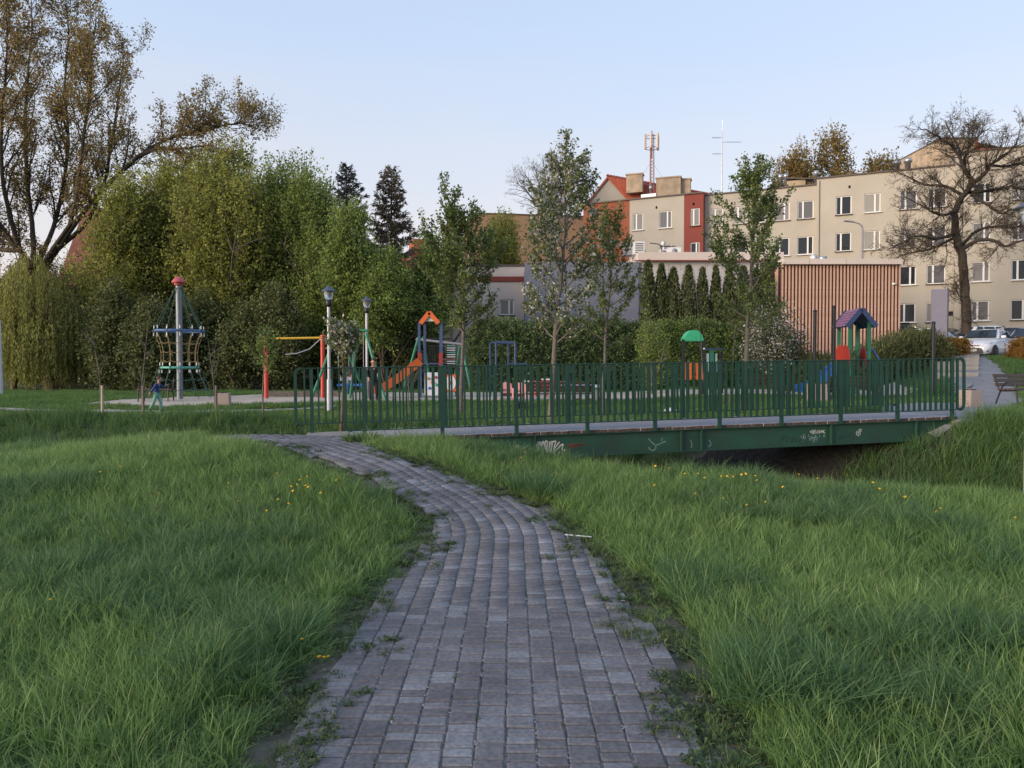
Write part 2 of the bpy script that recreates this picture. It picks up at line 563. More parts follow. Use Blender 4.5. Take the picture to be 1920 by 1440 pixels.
L.new(ra.outputs['Color'], mv.inputs[0]); L.new(mm.outputs[0], mv.inputs['Scale'])
L.new(mv.outputs[0], b.inputs['Base Color'])
rr = N.new('ShaderNodeMapRange'); rr.inputs['From Min'].default_value = .6; rr.inputs['From Max'].default_value = .95
rr.inputs['To Min'].default_value = .8; rr.inputs['To Max'].default_value = .42
L.new(fr.outputs[0], rr.inputs['Value']); L.new(rr.outputs[0], b.inputs['Roughness'])
bp = N.new('ShaderNodeBump'); bp.inputs['Strength'].default_value = .35; bp.inputs['Distance'].default_value = .006
L.new(no.outputs['Fac'], bp.inputs['Height']); L.new(bp.outputs['Normal'], b.inputs['Normal'])

prng = random.Random(11)
pavers = []                      # (x, y, yaw, width, length)
ARC_C = Vector((-2.3, 6.85)); ARC_R, ARC_A = 2.2, R(41.3)       # the courses swing round this centre, then run straight on
D2 = Vector((-math.sin(ARC_A), math.cos(ARC_A)))


def course(t, s):
    """point and heading on the course lying t metres right of the middle, s metres along it"""
    if s < 6.85: return Vector((-.1 + t, s)), 0.0
    r = ARC_R + t; a = (s - 6.85) / r
    if a < ARC_A: return ARC_C + Vector((math.cos(a), math.sin(a))) * r, a
    e = ARC_C + Vector((math.cos(ARC_A), math.sin(ARC_A))) * r
    return e + D2 * (s - 6.85 - r * ARC_A), ARC_A


for k in range(-16, 19):
    cw = .1405; s_ = 1.5 + prng.random() * .1
    while s_ < 14:
        l = prng.choice((.07, .07, .07, .07, .09, .105, .14))
        c, a_ = course(k * cw, s_ + l / 2)
        s_ += l + .004
        if not in_poly([c.x], [c.y], PATH_POLY)[0] or c.y > 11.9: continue
        pavers.append((c.x + prng.gauss(0, .002), c.y, a_, cw - .008, l - .006))
pavers.sort(key=lambda p: (p[1] < 2.95, p[1]))
pmesh = {}


def paver_mesh(w, l):
    key = round(l, 3)
    if key not in pmesh:
        mb = MB(); x, y = w / 2, l / 2; b_ = .007
        vs = [(-x, -y, -.03), (x, -y, -.03), (x, y, -.03), (-x, y, -.03), (-x, -y, -.006), (x, -y, -.006), (x, y, -.006), (-x, y, -.006),
              (-x + b_, -y + b_, 0), (x - b_, -y + b_, 0), (x - b_, y - b_, 0), (-x + b_, y - b_, 0)]
        fs = [(8, 9, 10, 11)]
        for i in range(4):
            j = (i + 1) % 4
            fs += [(i, j, 4 + j, 4 + i), (4 + i, 4 + j, 8 + j, 8 + i)]
        mb.add(vs, fs)
        pmesh[key] = (mb.mesh('paver', pav_m), np.array(vs), np.array(fs))
    return pmesh[key]


rv, rf, rt = [], [], []; off = 0
for i, (x, y, a, w, l) in enumerate(pavers):
    me, vs, fs = paver_mesh(w, l)
    e = .08
    sx = (hz(x + e, y) - hz(x - e, y)) / (2 * e); sy = (hz(x, y + e) - hz(x, y - e)) / (2 * e)
    z = hz(x, y) + .03 + prng.gauss(0, .0013)
    sx, sy = sx * math.cos(a) + sy * math.sin(a), -sx * math.sin(a) + sy * math.cos(a)
    tilt = Euler((math.atan(sy) + prng.gauss(0, .007), -math.atan(sx) + prng.gauss(0, .007), a + prng.gauss(0, .013)))
    if i < 300:
        link_mesh('paver', me, path_o, (x, y, z), tilt)
    else:
        Mx = np.array(tilt.to_matrix())
        rv.append(vs @ Mx.T + np.array((x, y, z))); rf.append(fs + off); rt.append(np.full(len(vs), prng.random())); off += len(vs)
o = link_mesh('pavers', np_mesh('pavers', np.concatenate(rv), np.concatenate(rf), pav_m, tone=np.concatenate(rt)), path_o)
o['kind'] = 'stuff'

drape('sand', ragged(SAND, .18, .5, 5), sand_m, .02, 1.0)
fl = []
frng = np.random.default_rng(8)
fp = []
for (a, b_) in zip(FOOT[:-1], FOOT[1:]):
    for k in range(8): fp.append((a[0] + (b_[0] - a[0]) * k / 8, a[1] + (b_[1] - a[1]) * k / 8))
fup = [(x + frng.normal() * .03, y + .42 + frng.normal() * .07) for x, y in fp]; fdn = [(x, y - .38 + frng.normal() * .07) for x, y in fp]
drape('footpath', fdn + fup[::-1], foot_m, .02, .5)

# ---- asphalt path from the far end of the bridge up to the car park
AP = [(8.0, 13.2), (9.7, 13.75), (10.2, 15.0), (12.6, 17.6), (13.9, 19.2), (15.4, 21.2), (17.4, 24.5), (19.6, 28.6), (22.0, 33.0), (22.6, 34.5), (20.2, 34.5),
      (19.3, 32.2), (17.6, 28.8), (15.6, 25.0), (14.3, 22.4), (13.2, 21.2), (11.6, 20.6), (10.1, 19.3), (8.9, 17.4), (8.1, 15.6), (7.5, 14.9)]
drape('asphalt_path', ragged(AP, .06, .4, 9), asph_m, .03, .5)
CP = [(14.5, 34.3), (44, 34.3), (44, 47), (14.5, 47)]
drape('car_park', CP, asph_m, .036, 1.5)

# ---- geometry-node scatter: real small meshes on points
SRC = bpy.data.collections.new('scatter_sources')


def source_coll(name, meshes):
    c = bpy.data.collections.new(name)
    for i, me in enumerate(meshes):
        o = bpy.data.objects.new('%s_%02d' % (name, i), me)
        c.objects.link(o)
    return c


def scatter(name, pts, rot, scl, coll, label, cat):
    n = len(pts)
    me = bpy.data.meshes.new(name)
    me.vertices.add(n); me.vertices.foreach_set('co', np.asarray(pts, dtype=np.float32).ravel())
    a = me.attributes.new('rot', 'FLOAT_VECTOR', 'POINT'); a.data.foreach_set('vector', np.asarray(rot, dtype=np.float32).ravel())
    a = me.attributes.new('scl', 'FLOAT_VECTOR', 'POINT'); a.data.foreach_set('vector', np.asarray(scl, dtype=np.float32).ravel())
    me.update()
    o = link_mesh(name, me)
    o['kind'] = 'stuff'; setp(o, label, cat)
    ng = bpy.data.node_groups.new(name, 'GeometryNodeTree')
    ng.interface.new_socket('Geometry', in_out='INPUT', socket_type='NodeSocketGeometry')
    ng.interface.new_socket('Geometry', in_out='OUTPUT', socket_type='NodeSocketGeometry')
    N, L = ng.nodes, ng.links
    gi = N.new('NodeGroupInput'); go = N.new('NodeGroupOutput')
    ci = N.new('GeometryNodeCollectionInfo'); ci.inputs['Collection'].default_value = coll
    ci.inputs['Separate Children'].default_value = True; ci.inputs['Reset Children'].default_value = True
    ip = N.new('GeometryNodeInstanceOnPoints'); ip.inputs['Pick Instance'].default_value = True
    ar = N.new('GeometryNodeInputNamedAttribute'); ar.data_type = 'FLOAT_VECTOR'; ar.inputs['Name'].default_value = 'rot'
    asn = N.new('GeometryNodeInputNamedAttribute'); asn.data_type = 'FLOAT_VECTOR'; asn.inputs['Name'].default_value = 'scl'
    er = N.new('FunctionNodeEulerToRotation')
    L.new(gi.outputs[0], ip.inputs['Points']); L.new(ci.outputs[0], ip.inputs['Instance'])
    L.new(ar.outputs['Attribute'], er.inputs[0]); L.new(er.outputs[0], ip.inputs['Rotation'])
    L.new(asn.outputs['Attribute'], ip.inputs['Scale'])
    L.new(ip.outputs[0], go.inputs[0])
    md = o.modifiers.new('scatter', 'NODES'); md.node_group = ng
    return o


def tuft_mesh(rng, n, rad, h0, h1, w, lean, m, seg=3):
    """a tuft of curved blades"""
    vs, fs, tn = [], [], []
    for i in range(n):
        a = rng.uniform(0, 2 * math.pi); r = rad * math.sqrt(rng.uniform())
        bx, by = r * math.cos(a), r * math.sin(a)
        h = rng.uniform(h0, h1)
        la = a + rng.normal() * .9; le = abs(rng.normal(lean, lean * .6)) * h
        fa = rng.uniform(0, math.pi); fx, fy = math.cos(fa), math.sin(fa)
        o = len(vs)
        for k in range(seg):
            t = k / seg
            ww = w * (1 - .55 * t) * .5
            cx = bx + math.cos(la) * le * t * t; cy = by + math.sin(la) * le * t * t; cz = h * (t - .18 * t * t * le / h)
            vs += [(cx - fx * ww, cy - fy * ww, cz), (cx + fx * ww, cy + fy * ww, cz)]
        vs.append((bx + math.cos(la) * le, by + math.sin(la) * le, h * (1 - .18 * le / h)))
        tt = rng.uniform()
        tn += [tt] * (2 * seg + 1)
        for k in range(seg - 1): fs.append((o + 2 * k, o + 2 * k + 1, o + 2 * k + 3, o + 2 * k + 2))
        q = o + 2 * (seg - 1); fs.append((q, q + 1, q + 2))
    f4 = np.array([f for f in fs if len(f) == 4], dtype=int).reshape(-1, 4); f3 = np.array([f for f in fs if len(f) == 3], dtype=int)
    return np_mesh('tuft', vs, [f4, f3] if len(f4) else [f3], m, tone=tn)


grass_m = leaf_mat('grass', (.085, .182, .058), (.325, .450, .150), trans=.46, wscale=.6, wamt=.36, rough=.36)
lawn_m = leaf_mat('lawn_grass', (.070, .155, .048), (.175, .285, .085), trans=.42, wscale=.3, wamt=.4, rough=.6)
bank_m = leaf_mat('bank_grass', (.060, .138, .048), (.165, .255, .085), trans=.3, wscale=.7, wamt=.3, rough=.6)
weed_m = leaf_mat('weeds', (.060, .110, .038), (.165, .20, .075), trans=.3, wscale=1.2, wamt=.4, rough=.6)

grng = np.random.default_rng(21)
meadow_src = source_coll('meadow_tufts', [tuft_mesh(grng, 40, .085, .08, .185, .0058, .55, grass_m, 4) for _ in range(6)] +
                         [tuft_mesh(grng, 26, .10, .12, .25, .0055, .45, grass_m, 4) for _ in range(2)])
lawn_src = source_coll('lawn_tufts', [tuft_mesh(grng, 46, .20, .04, .11, .011, .6, lawn_m, 2) for _ in range(5)])
bank_src = source_coll('bank_tufts', [tuft_mesh(grng, 40, .14, .12, .38, .009, .5, bank_m, 3) for _ in range(5)])


def rand_pts(n, x0, x1, y0, y1): return grng.uniform(x0, x1, n), grng.uniform(y0, y1, n)


def tuft_trs(x, y, s0, s1, hmul=None, tilt=.12):
    n = len(x)
    s = grng.uniform(s0, s1, n)
    hm = np.ones(n) if hmul is None else hmul
    rot = np.stack([grng.normal(0, tilt, n), grng.normal(0, tilt, n), grng.uniform(0, 6.283, n)], -1)
    return np.stack([x, y, H(x, y)], -1), rot, np.stack([s, s, s * hm], -1)


# near meadow, thinner behind
x, y = rand_pts(52000, -11.5, 11.5, 1.6, 16.5)
v = ditch_v(x, y)
inside = in_poly(x, y, PATH_POLY)
de = np.minimum(edge_dist(x, y, PL), edge_dist(x, y, PR))
bs, bt = bridge_local(x, y)
ragged_edge = .10 + .34 * vnoise(x, y, 2.6, 4) * (1 - .35 * (x < 0)) + .16 * sm(7.4, 8.4, y) * (x < -.5)
keep = (~inside) & (de > ragged_edge) & (v < -1.9) & (np.abs(x) < .76 * y + 1.6)
keep &= ~((bs > -.4) & (bt > -.12) & (bt < 2.0)) & ~((x > -5.4) & (x < -2.2) & (y > 10.9) & (y < 13))
keep &= grng.uniform(0, 1, len(x)) < np.clip(1.25 - .045 * y, .55, 1)
x, y, de = x[keep], y[keep], de[keep]
patch = vnoise(x, y, 1.1, 1) * .7 + vnoise(x, y, 2.9, 2) * .5
hm = (.62 + .62 * patch) * (.55 + .45 * sm(.1, .55, de))
p, r_, s_ = tuft_trs(x, y, .8, 1.2, hm, .23)
r_[:, 0] += .28 * (vnoise(x, y, 1.3, 7) - .5); r_[:, 1] += .28 * (vnoise(x, y, 1.3, 8) - .5)
scatter('meadow_grass', p, r_, s_, meadow_src, 'long green meadow grass on both sides of the paved path', 'grass')

tus_m = leaf_mat('tussock_grass', (.045, .115, .050), (.170, .280, .115), trans=.4, wscale=.8, wamt=.3, rough=.45)
tall_m = leaf_mat('tall_grass_stems', (.110, .190, .070), (.300, .380, .170), trans=.4, wscale=.8, wamt=.3, rough=.5)
tus_src = source_coll('tussocks', [tuft_mesh(grng, 110, .11, .14, .30, .0062, .75, tus_m, 4) for _ in range(4)])
tall_src = source_coll('tall_stems', [tuft_mesh(grng, 9, .12, .20, .36, .0050, .35, tall_m, 4) for _ in range(5)])
k_ = (vnoise(x, y, .75, 41) > .60) & (grng.uniform(0, 1, len(x)) < .10) & (de > .25)
p, r_, s_ = tuft_trs(x[k_], y[k_], .8, 1.25, None, .12)
scatter('meadow_tussocks', p, r_, s_, tus_src, 'dark bluish tussocks standing in the meadow grass', 'grass')
k_ = (grng.uniform(0, 1, len(x)) < .02 + .12 * sm(.5, .8, vnoise(x, y, .9, 42))) & (de > .3)
p, r_, s_ = tuft_trs(x[k_], y[k_], .8, 1.15, None, .15)
scatter('meadow_stems', p, r_, s_, tall_src, 'pale thin grass stems rising over the meadow grass', 'grass')

# banks of the ditch
x, y = rand_pts(21000, -22, 16, 5, 25)
v = ditch_v(x, y); bs, bt = bridge_local(x, y)
keep = (v > -2.4) & (v < 3.4) & (np.abs(v) > .35) & (np.abs(x) < .76 * y + 2.5)
keep &= ~((bs > .4) & (bs < 10.4) & (bt > .35) & (bt < 2.2)) & ~((bs > -2) & (bs < 12) & (bt > -.1) & (bt < 1.9) & (np.abs(v) > 2.1))
keep &= ~in_poly(x, y, PATH_POLY) & ~in_poly(x, y, AP)
x, y = x[keep], y[keep]
p, r_, s_ = tuft_trs(x, y, .8, 1.3, .55 + .8 * vnoise(x, y, .9, 3), .2)
scatter('bank_grass', p, r_, s_, bank_src, 'tall dark grass on the banks of the ditch under the footbridge', 'grass')

x, y = rand_pts(5200, 2.5, 13.5, 8, 14.2)                       # thicker growth on the far bank beside the bridge
v = ditch_v(x, y); bs, bt = bridge_local(x, y)
keep = (v > .15) & (v < 3.2) & (bt < .25) & ~in_poly(x, y, AP) & (grng.uniform(0, 1, len(x)) < np.where(bt > -.4, .35, 1))
x, y = x[keep], y[keep]
p, r_, s_ = tuft_trs(x, y, .75, 1.2, .45 + .6 * vnoise(x, y, .9, 3), .2)
scatter('far_bank_grass', p, r_, s_, bank_src, 'thick dark grass on the far bank next to the bridge girder', 'grass')
# short trodden grass between the weeds along the paving
x, y = rand_pts(26000, -6, 3.2, 1.8, 11.3)
de = np.minimum(edge_dist(x, y, PL), edge_dist(x, y, PR)); bs, bt = bridge_local(x, y)
keep = ~in_poly(x, y, PATH_POLY) & (de < .5) & (vnoise(x, y, 4.5, 51) > .38) & ~((bs > -.3) & (bt > -.05)) & (grng.uniform(0, 1, len(x)) < .30 + .7 * sm(.1, .45, de))
x, y, de = x[keep], y[keep], de[keep]
p, r_, s_ = tuft_trs(x, y, .5, .8, .28 + .55 * sm(.05, .45, de), .3)
scatter('trodden_grass', p, r_, s_, meadow_src, 'short trodden grass along the edges of the paved path', 'grass')

# lawn round the playground
x, y = rand_pts(36000, -26, 27, 12, 36)
v = ditch_v(x, y)
keep = (v > 2.6) & (np.abs(x) < .76 * y + 2) & ~in_poly(x, y, SAND) & ~in_poly(x, y, AP)
keep &= (edge_dist(x, y, FOOT) > .42) | (x > -4.6)
keep &= ~in_poly(x, y, CP) & (grng.uniform(0, 1, len(x)) < np.clip(1.3 - .02 * y, .5, 1))
bs, bt = bridge_local(x, y); keep &= ~((bs > -1) & (bs < 11.4) & (bt > -.1) & (bt < 1.9))
x, y = x[keep], y[keep]
p, r_, s_ = tuft_trs(x, y, .9, 1.5, .55 + .9 * vnoise(x, y, .5, 6), .1)
scatter('lawn_grass', p, r_, s_, lawn_src, 'short lawn grass between the ditch and the playground sand', 'grass')

# low weeds along the edges of the path and in its joints
def rosette(rng, n, rad, lw, h, m):
    vs, fs, tn = [], [], []
    for i in range(n):
        a = rng.uniform(0, 6.283); r0 = rad * .8 * math.sqrt(rng.uniform()); l = rng.uniform(.4, 1) * lw * 2.6
        bx, by = r0 * math.cos(a), r0 * math.sin(a); a2 = rng.uniform(0, 6.283)
        dx, dy = math.cos(a2), math.sin(a2); z = rng.uniform(.1, 1) * h; w = lw * rng.uniform(.5, 1) * .5
        o = len(vs)
        vs += [(bx, by, .003), (bx + dx * l * .5 - dy * w, by + dy * l * .5 + dx * w, z), (bx + dx * l, by + dy * l, z * .8), (bx + dx * l * .5 + dy * w, by + dy * l * .5 - dx * w, z)]
        fs.append((o, o + 3, o + 2, o + 1)); tn += [rng.uniform()] * 4
    return np_mesh('rosette', vs, np.array(fs), m, tone=tn)


weed_src = source_coll('weed_rosettes', [rosette(grng, 34, .07, .014, .028, weed_m) for _ in range(4)] + [rosette(grng, 22, .06, .022, .04, weed_m) for _ in range(2)]
                       + [tuft_mesh(grng, 30, .07, .02, .075, .005, .7, weed_m, 2) for _ in range(3)])
x, y = rand_pts(60000, -6, 3.2, 1.8, 11.3)
inside = in_poly(x, y, PATH_POLY)
de = np.minimum(edge_dist(x, y, PL), edge_dist(x, y, PR))
nz = vnoise(x, y, 3.2, 11) * .6 + vnoise(x, y, 9, 12) * .4
keep = ((~inside) & (de < .55)) | (inside & (de < .07 + .40 * np.clip(nz - .44, 0, 1) * 2.4))
keep &= nz > np.where(inside, .40, .40)
keep &= grng.uniform(0, 1, len(x)) < np.where(inside, .36, .58)
bs, bt = bridge_local(x, y); keep &= ~((bs > -.3) & (bt > -.05))
xj = []
for (x_, y_, a_, w_, l_) in pavers:                     # moss and seedlings in some joints, more on the right hand side
    if prng.random() < (.10 if x_ > .25 else .03) * (1.6 if y_ < 7.4 else .4):
        xj.append((x_ + math.cos(a_) * .0705 + prng.gauss(0, .005), y_ + math.sin(a_) * .0705 + prng.uniform(-.05, .05)))
xj = np.array(xj)
x = np.concatenate([x[keep], xj[:, 0]]); y = np.concatenate([y[keep], xj[:, 1]])
inside = in_poly(x, y, PATH_POLY)
p, r_, s_ = tuft_trs(x, y, .45, 1.0, None, .1)
s_[-len(xj):] *= .36
p[:, 2] += np.where(inside, .022, .004)
scatter('weeds', p, r_, s_, weed_src, 'low weeds and moss creeping over the edges of the paved path', 'weeds')

# pale petals and grit caught in the joints and along the edges of the paving
fleck_m = mat('dry_petal', (.30, .29, .275), .9, var=.3, scale=60)
dry_m = mat('dry_leaf_bit', (.10, .075, .05), .9, var=.3, scale=60)
def fleck(m, n, r):
    mb = MB()
    for i in range(n):
        a = prng.uniform(0, 6.28); q = Vector((prng.gauss(0, r), prng.gauss(0, r * 1.6), prng.uniform(.001, .006))); s = prng.uniform(.003, .0075)
        mb.add([q + Vector((math.cos(a) * s * 1.5, math.sin(a) * s * 1.5, .002)), q + Vector((-math.sin(a) * s, math.cos(a) * s, 0)), q - Vector((math.cos(a) * s * 1.5, math.sin(a) * s * 1.5, -.001)), q + Vector((math.sin(a) * s, -math.cos(a) * s, .001))], [(0, 1, 2, 3)])
    return mb.mesh('fleck', m)
fl_src = source_coll('flecks', [fleck(fleck_m, 9, .008) for _ in range(4)] + [fleck(dry_m, 5, .012) for _ in range(2)])
fx = []
for (x_, y_, a_, w_, l_) in pavers:
    c_ = .42 * math.exp(-((x_ + .25) / .5) ** 2) + .05
    if prng.random() < c_ * (1.0 if y_ < 5.2 else .35):
        for k in range(2): fx.append((x_ + math.cos(a_) * .0705 + prng.gauss(0, .004), y_ + math.sin(a_) * .0705 + prng.uniform(-.06, .06), .024))
    if prng.random() < .012: fx.append((x_ + prng.uniform(-.06, .06), y_ + prng.uniform(-.05, .05), .031))
x, y = rand_pts(9000, -3, 3, 2.2, 9.5)
k_ = (np.minimum(edge_dist(x, y, PL), edge_dist(x, y, PR)) < .25) & (grng.uniform(0, 1, len(x)) < .16)
ins_ = in_poly(x, y, PATH_POLY)
fx = np.array(fx); x = np.concatenate([fx[:, 0], x[k_]]); y = np.concatenate([fx[:, 1], y[k_]]); dz = np.concatenate([fx[:, 2], np.where(ins_, .031, .012)[k_]])
p, r_, s_ = tuft_trs(x, y, .45, .85, None, .05); p[:, 2] += dz
scatter('joint_debris', p, r_, s_, fl_src, 'pale petals and grit lying in the joints of the paved path', 'debris')
# ------------------------------------------------------------------ footbridge (local frame: x along, y across, z = 0 on the deck)
green_m = mat('green_paint', (.009, .047, .034), .40, var=.25, scale=3, bump=.08, bscale=60, spec=.5)
girder_m = mat('green_girder_paint', (.013, .072, .043), .55, var=.3, scale=2.2, bump=.15, bscale=40, c2=(.018, .044, .030), detail=10)
deck_m = mat('weathered_deck_board', (.36, .35, .365), .75, var=.2, scale=5, bump=.4, bscale=40, c2=(.27, .26, .27))
plank_end_m = mat('brown_plank_end', (.075, .045, .035), .85, var=.3, scale=14, bump=.4, bscale=50)
white_spray = mat('white_spray_paint', (.50, .49, .43), .8, var=.12, scale=20)
pale_spray = mat('pale_blue_spray_paint', (.22, .31, .32), .8, var=.2, scale=20)
dark_spray = mat('dark_spray_paint', (.010, .035, .024), .7, var=.2, scale=20)
rust_spray = mat('rusty_paint', (.11, .045, .03), .8, var=.3, scale=12)
grey_spray = mat('scraped_paint', (.14, .20, .16), .8, var=.25, scale=25)

bridge = thing('footbridge', 'narrow green steel footbridge with barred railings over the grassy ditch', 'footbridge',
               B0, BYAW, None, 0, -BPITCH)


def bs_px(px, y=0.0):
    """place along the bridge that stands at a column of the photograph"""
    k = (px - 960) / F
    ox, oy = B0.x + BN.x * y, B0.y + BN.y * y
    return (k * oy - ox) / (BU.x - k * BU.y)


prng = random.Random(5)
board_meshes = []
for v in range(4):
    mb = MB()
    mb.box((0, .80, -.025), (.110, 1.60, .05), None, 0, .004)
    me = mb.mesh('plank', [deck_m, plank_end_m])
    for p_ in me.polygons:
        if abs(p_.normal.y) > .8 or p_.normal.z < -.8: p_.material_index = 1
    board_meshes.append(me)
for i in range(int(BL / .1172) + 3):
    o = link_mesh('plank', board_meshes[i % 4], bridge, (-.16 + .1172 * i, prng.gauss(0, .007), prng.gauss(0, .002)), (prng.gauss(0, .002), 0, prng.gauss(0, .002)))

# girders
for gy, sgn in ((.05, -1), (1.55, 1)):
    mb = MB()
    mb.box((BL / 2, gy, -.245), (BL + .3, .014, .36))
    mb.box((BL / 2, gy, -.0585), (BL + .3, .13, .013))
    mb.box((BL / 2, gy, -.431), (BL + .3, .13, .013))
    g = mb.build('girder', [girder_m], bridge)
    for px in (1003, 1278, 1316, 1560, 1720):
        s_ = bs_px(px)
        mb = MB(); mb.box((s_, gy + sgn * .037, -.245), (.018, .056, .355))
        mb.build('stiffener', [girder_m], g)
    if sgn < 0: near_girder = g
for i in range(8):                                      # cross beams between the girders
    mb = MB(); mb.box((.5 + i * 1.4, .8, -.20), (.08, 1.42, .16)); mb.build('cross_beam', [girder_m], bridge)
# abutments
mb = MB(); mb.box((-.55, .8, -.33), (.8, 1.9, .60), None, 0, .02); mb.build('abutment', conc_m, bridge)
mb = MB(); mb.box((11.30, .8, -.42), (.7, 1.9, .72), None, 0, .02); mb.build('abutment', conc_m, bridge)


def railing(y, s0, s1, posts):
    mb = MB()
    zt, zb, r = 1.10, .13, .10
    pts = []
    for k in range(7):
        a = math.pi / 2 * k / 6; pts.append((s0 + r - r * math.sin(a), y, zt - r + r * math.cos(a)))
    pts = pts[::1]
    left = [(s0 + r - r * math.sin(math.pi / 2 * k / 6), y, zt - r + r * math.cos(math.pi / 2 * k / 6)) for k in range(7)]
    lowl = [(s0 + r - r * math.cos(math.pi / 2 * k / 6), y, zb + r - r * math.sin(math.pi / 2 * k / 6)) for k in range(7)]
    right = [(s1 - r + r * math.cos(math.pi / 2 * k / 6), y, zb + r - r * math.sin(math.pi / 2 * k / 6)) for k in range(6, -1, -1)]
    upr = [(s1 - r + r * math.sin(math.pi / 2 * k / 6), y, zt - r + r * math.cos(math.pi / 2 * k / 6)) for k in range(6, -1, -1)]
    loop = left + lowl + right + upr
    for a, b_ in zip(loop, loop[1:] + loop[:1]):
        a, b_ = Vector(a), Vector(b_)
        horiz = abs(b_.x - a.x) > .5
        mb.bar(a, b_, .052 if not horiz else .052, .020 if horiz else .03, (0, 1, 0)) if not horiz else mb.box((a + b_) / 2, ((b_ - a).length, .052, .018), None, 0, .004)
    rail = mb.build('railing', [green_m], bridge)
    pm = MB(); pm.box((0, 0, .515), (.058, .046, 1.15), None, 0, .004); pm = pm.mesh('post', green_m)
    bm_ = MB(); bm_.box((0, 0, .6145), (.027, .044, .948), None, 0, .003); bm_ = bm_.mesh('baluster', green_m)
    for p_ in posts: link_mesh('post', pm, rail, (p_, y, 0))
    d = posts[1] - posts[0]
    st = d / 10
    n0 = int((posts[0] - s0 - .05) / st); n1 = int((s1 - posts[-1] - .05) / st)
    for k in range(-n0, 10 * (len(posts) - 1) + n1 + 1):
        if k % 10 == 0 and 0 <= k <= 10 * (len(posts) - 1): continue
        link_mesh('baluster', bm_, rail, (posts[0] + k * st, y, prng.gauss(0, .001)), (0, prng.gauss(0, .002), 0))
    return rail


railing(-.03, -.29, 11.17, [10.9 * i / 9 for i in range(10)])
railing(1.63, -1.13, 11.17, [-.86 + 11.76 * i / 10 for i in range(11)])

# graffiti on the near girder: strokes given as pixels of the photograph, laid flat on the web plate
def gpt(px, py):
    s_ = bs_px(px, .043); Y = B0.y + BU.y * s_ + BN.y * .043
    zw = EYE - (py - HOR) / F * Y
    return Vector((s_, 0, zw - (B0.z + BPITCH * s_)))


def strokes(name, lists, w, m, layer=0):
    mb = MB(); y = .0424 - .0006 * layer
    for st in lists:
        q = [gpt(*p) for p in st]
        # smooth the stroke
        pts = []
        for i in range(len(q) - 1):
            p0, p1, p2, p3 = q[max(0, i - 1)], q[i], q[i + 1], q[min(len(q) - 1, i + 2)]
            for k in range(4):
                t = k / 4
                pts.append(.5 * ((2 * p1) + (p2 - p0) * t + (2 * p0 - 5 * p1 + 4 * p2 - p3) * t * t + (3 * p1 - p0 - 3 * p2 + p3) * t ** 3))
        pts.append(q[-1])
        vs = []
        for i, p in enumerate(pts):
            d = (pts[min(i + 1, len(pts) - 1)] - pts[max(i - 1, 0)]); d = d.normalized() if d.length > 1e-6 else Vector((1, 0, 0))
            n_ = Vector((-d.z, 0, d.x)); ww = w * .5 * (1 + .2 * math.sin(i * 1.3))
            for sg in (1, -1): vs.append((p.x + n_.x * ww * sg, y, p.z + n_.z * ww * sg))
        mb.add(vs, [(2 * i, 2 * i + 1, 2 * i + 3, 2 * i + 2) for i in range(len(pts) - 1)])
    return mb.build(name, m, near_girder)


def z5(pts): return [(900 + x / 8.727, 800 + y / 8.727) for x, y in pts]
def z6(pts): return [(1440 + x / 9.6, 790 + y / 9.6) for x, y in pts]


g1 = strokes('graffiti', [z5(p) for p in (
    [(960, 245), (925, 300), (920, 320), (960, 340), (950, 400), (925, 430)], [(935, 250), (970, 290), (925, 340), (965, 360), (915, 400)],
    [(975, 240), (1000, 330), (1025, 440)], [(1025, 440), (1005, 330), (1030, 240), (1060, 330), (1085, 440)],
    [(1070, 330), (1065, 260), (1085, 235), (1105, 270), (1090, 350), (1110, 470)], [(1120, 470), (1130, 330), (1150, 240)],
    [(1150, 470), (1165, 330), (1180, 235)], [(1170, 340), (1190, 260), (1225, 240), (1235, 260), (1200, 380)],
    [(1195, 390), (1240, 330), (1300, 250)], [(1185, 420), (1260, 370), (1340, 290), (1355, 310), (1340, 370), (1375, 400), (1385, 370)],
    [(1190, 430), (1230, 470), (1285, 510), (1285, 460), (1300, 405)])], .022, white_spray)
strokes('graffiti', [z5(p) for p in ([(285, 338), (340, 365), (400, 375), (470, 395), (540, 400), (590, 405)], [(425, 340), (430, 400)], [(590, 310), (580, 350)], [(625, 305), (610, 345)],
                                     [(455, 360), (465, 415)], [(500, 430), (520, 380), (545, 415)])], .016, white_spray)
strokes('graffiti', [z5(p) for p in ([(1425, 300), (1500, 290), (1600, 300), (1700, 280)], [(1430, 330), (1520, 320), (1680, 310)], [(1440, 350), (1560, 335)])], .034, rust_spray)
strokes('graffiti', [z6(p) for p in (
    [(800, 190), (775, 175), (770, 195), (790, 205), (815, 160), (830, 185), (805, 225), (830, 215), (835, 190)], [(870, 160), (845, 165), (845, 215), (872, 212)], [(846, 188), (868, 186)],
    [(915, 165), (890, 180), (885, 205), (905, 215), (918, 195), (905, 192)], [(945, 158), (930, 185), (950, 190), (940, 215), (925, 205)], [(965, 212), (972, 165), (985, 190), (1000, 160), (998, 210)],
    [(1035, 165), (1012, 170), (1012, 212), (1040, 210)])], .012, white_spray)
strokes('graffiti', [z6(p) for p in (
    [(598, 260), (625, 320), (650, 240)], [(680, 230), (650, 260), (650, 310), (680, 315), (680, 280), (662, 280)], [(740, 235), (750, 300), (765, 350), (790, 270)],
    [(790, 320), (785, 285), (805, 285), (800, 325), (815, 285), (830, 330), (840, 280)], [(850, 340), (850, 265), (875, 255), (860, 300), (890, 290), (895, 320), (865, 330)], [(820, 395), (815, 350), (850, 360)],
    [(870, 370), (875, 345)], [(935, 255), (938, 300)], [(1010, 240), (1015, 290), (1035, 240)], [(640, 370), (645, 355)])], .008, pale_spray)
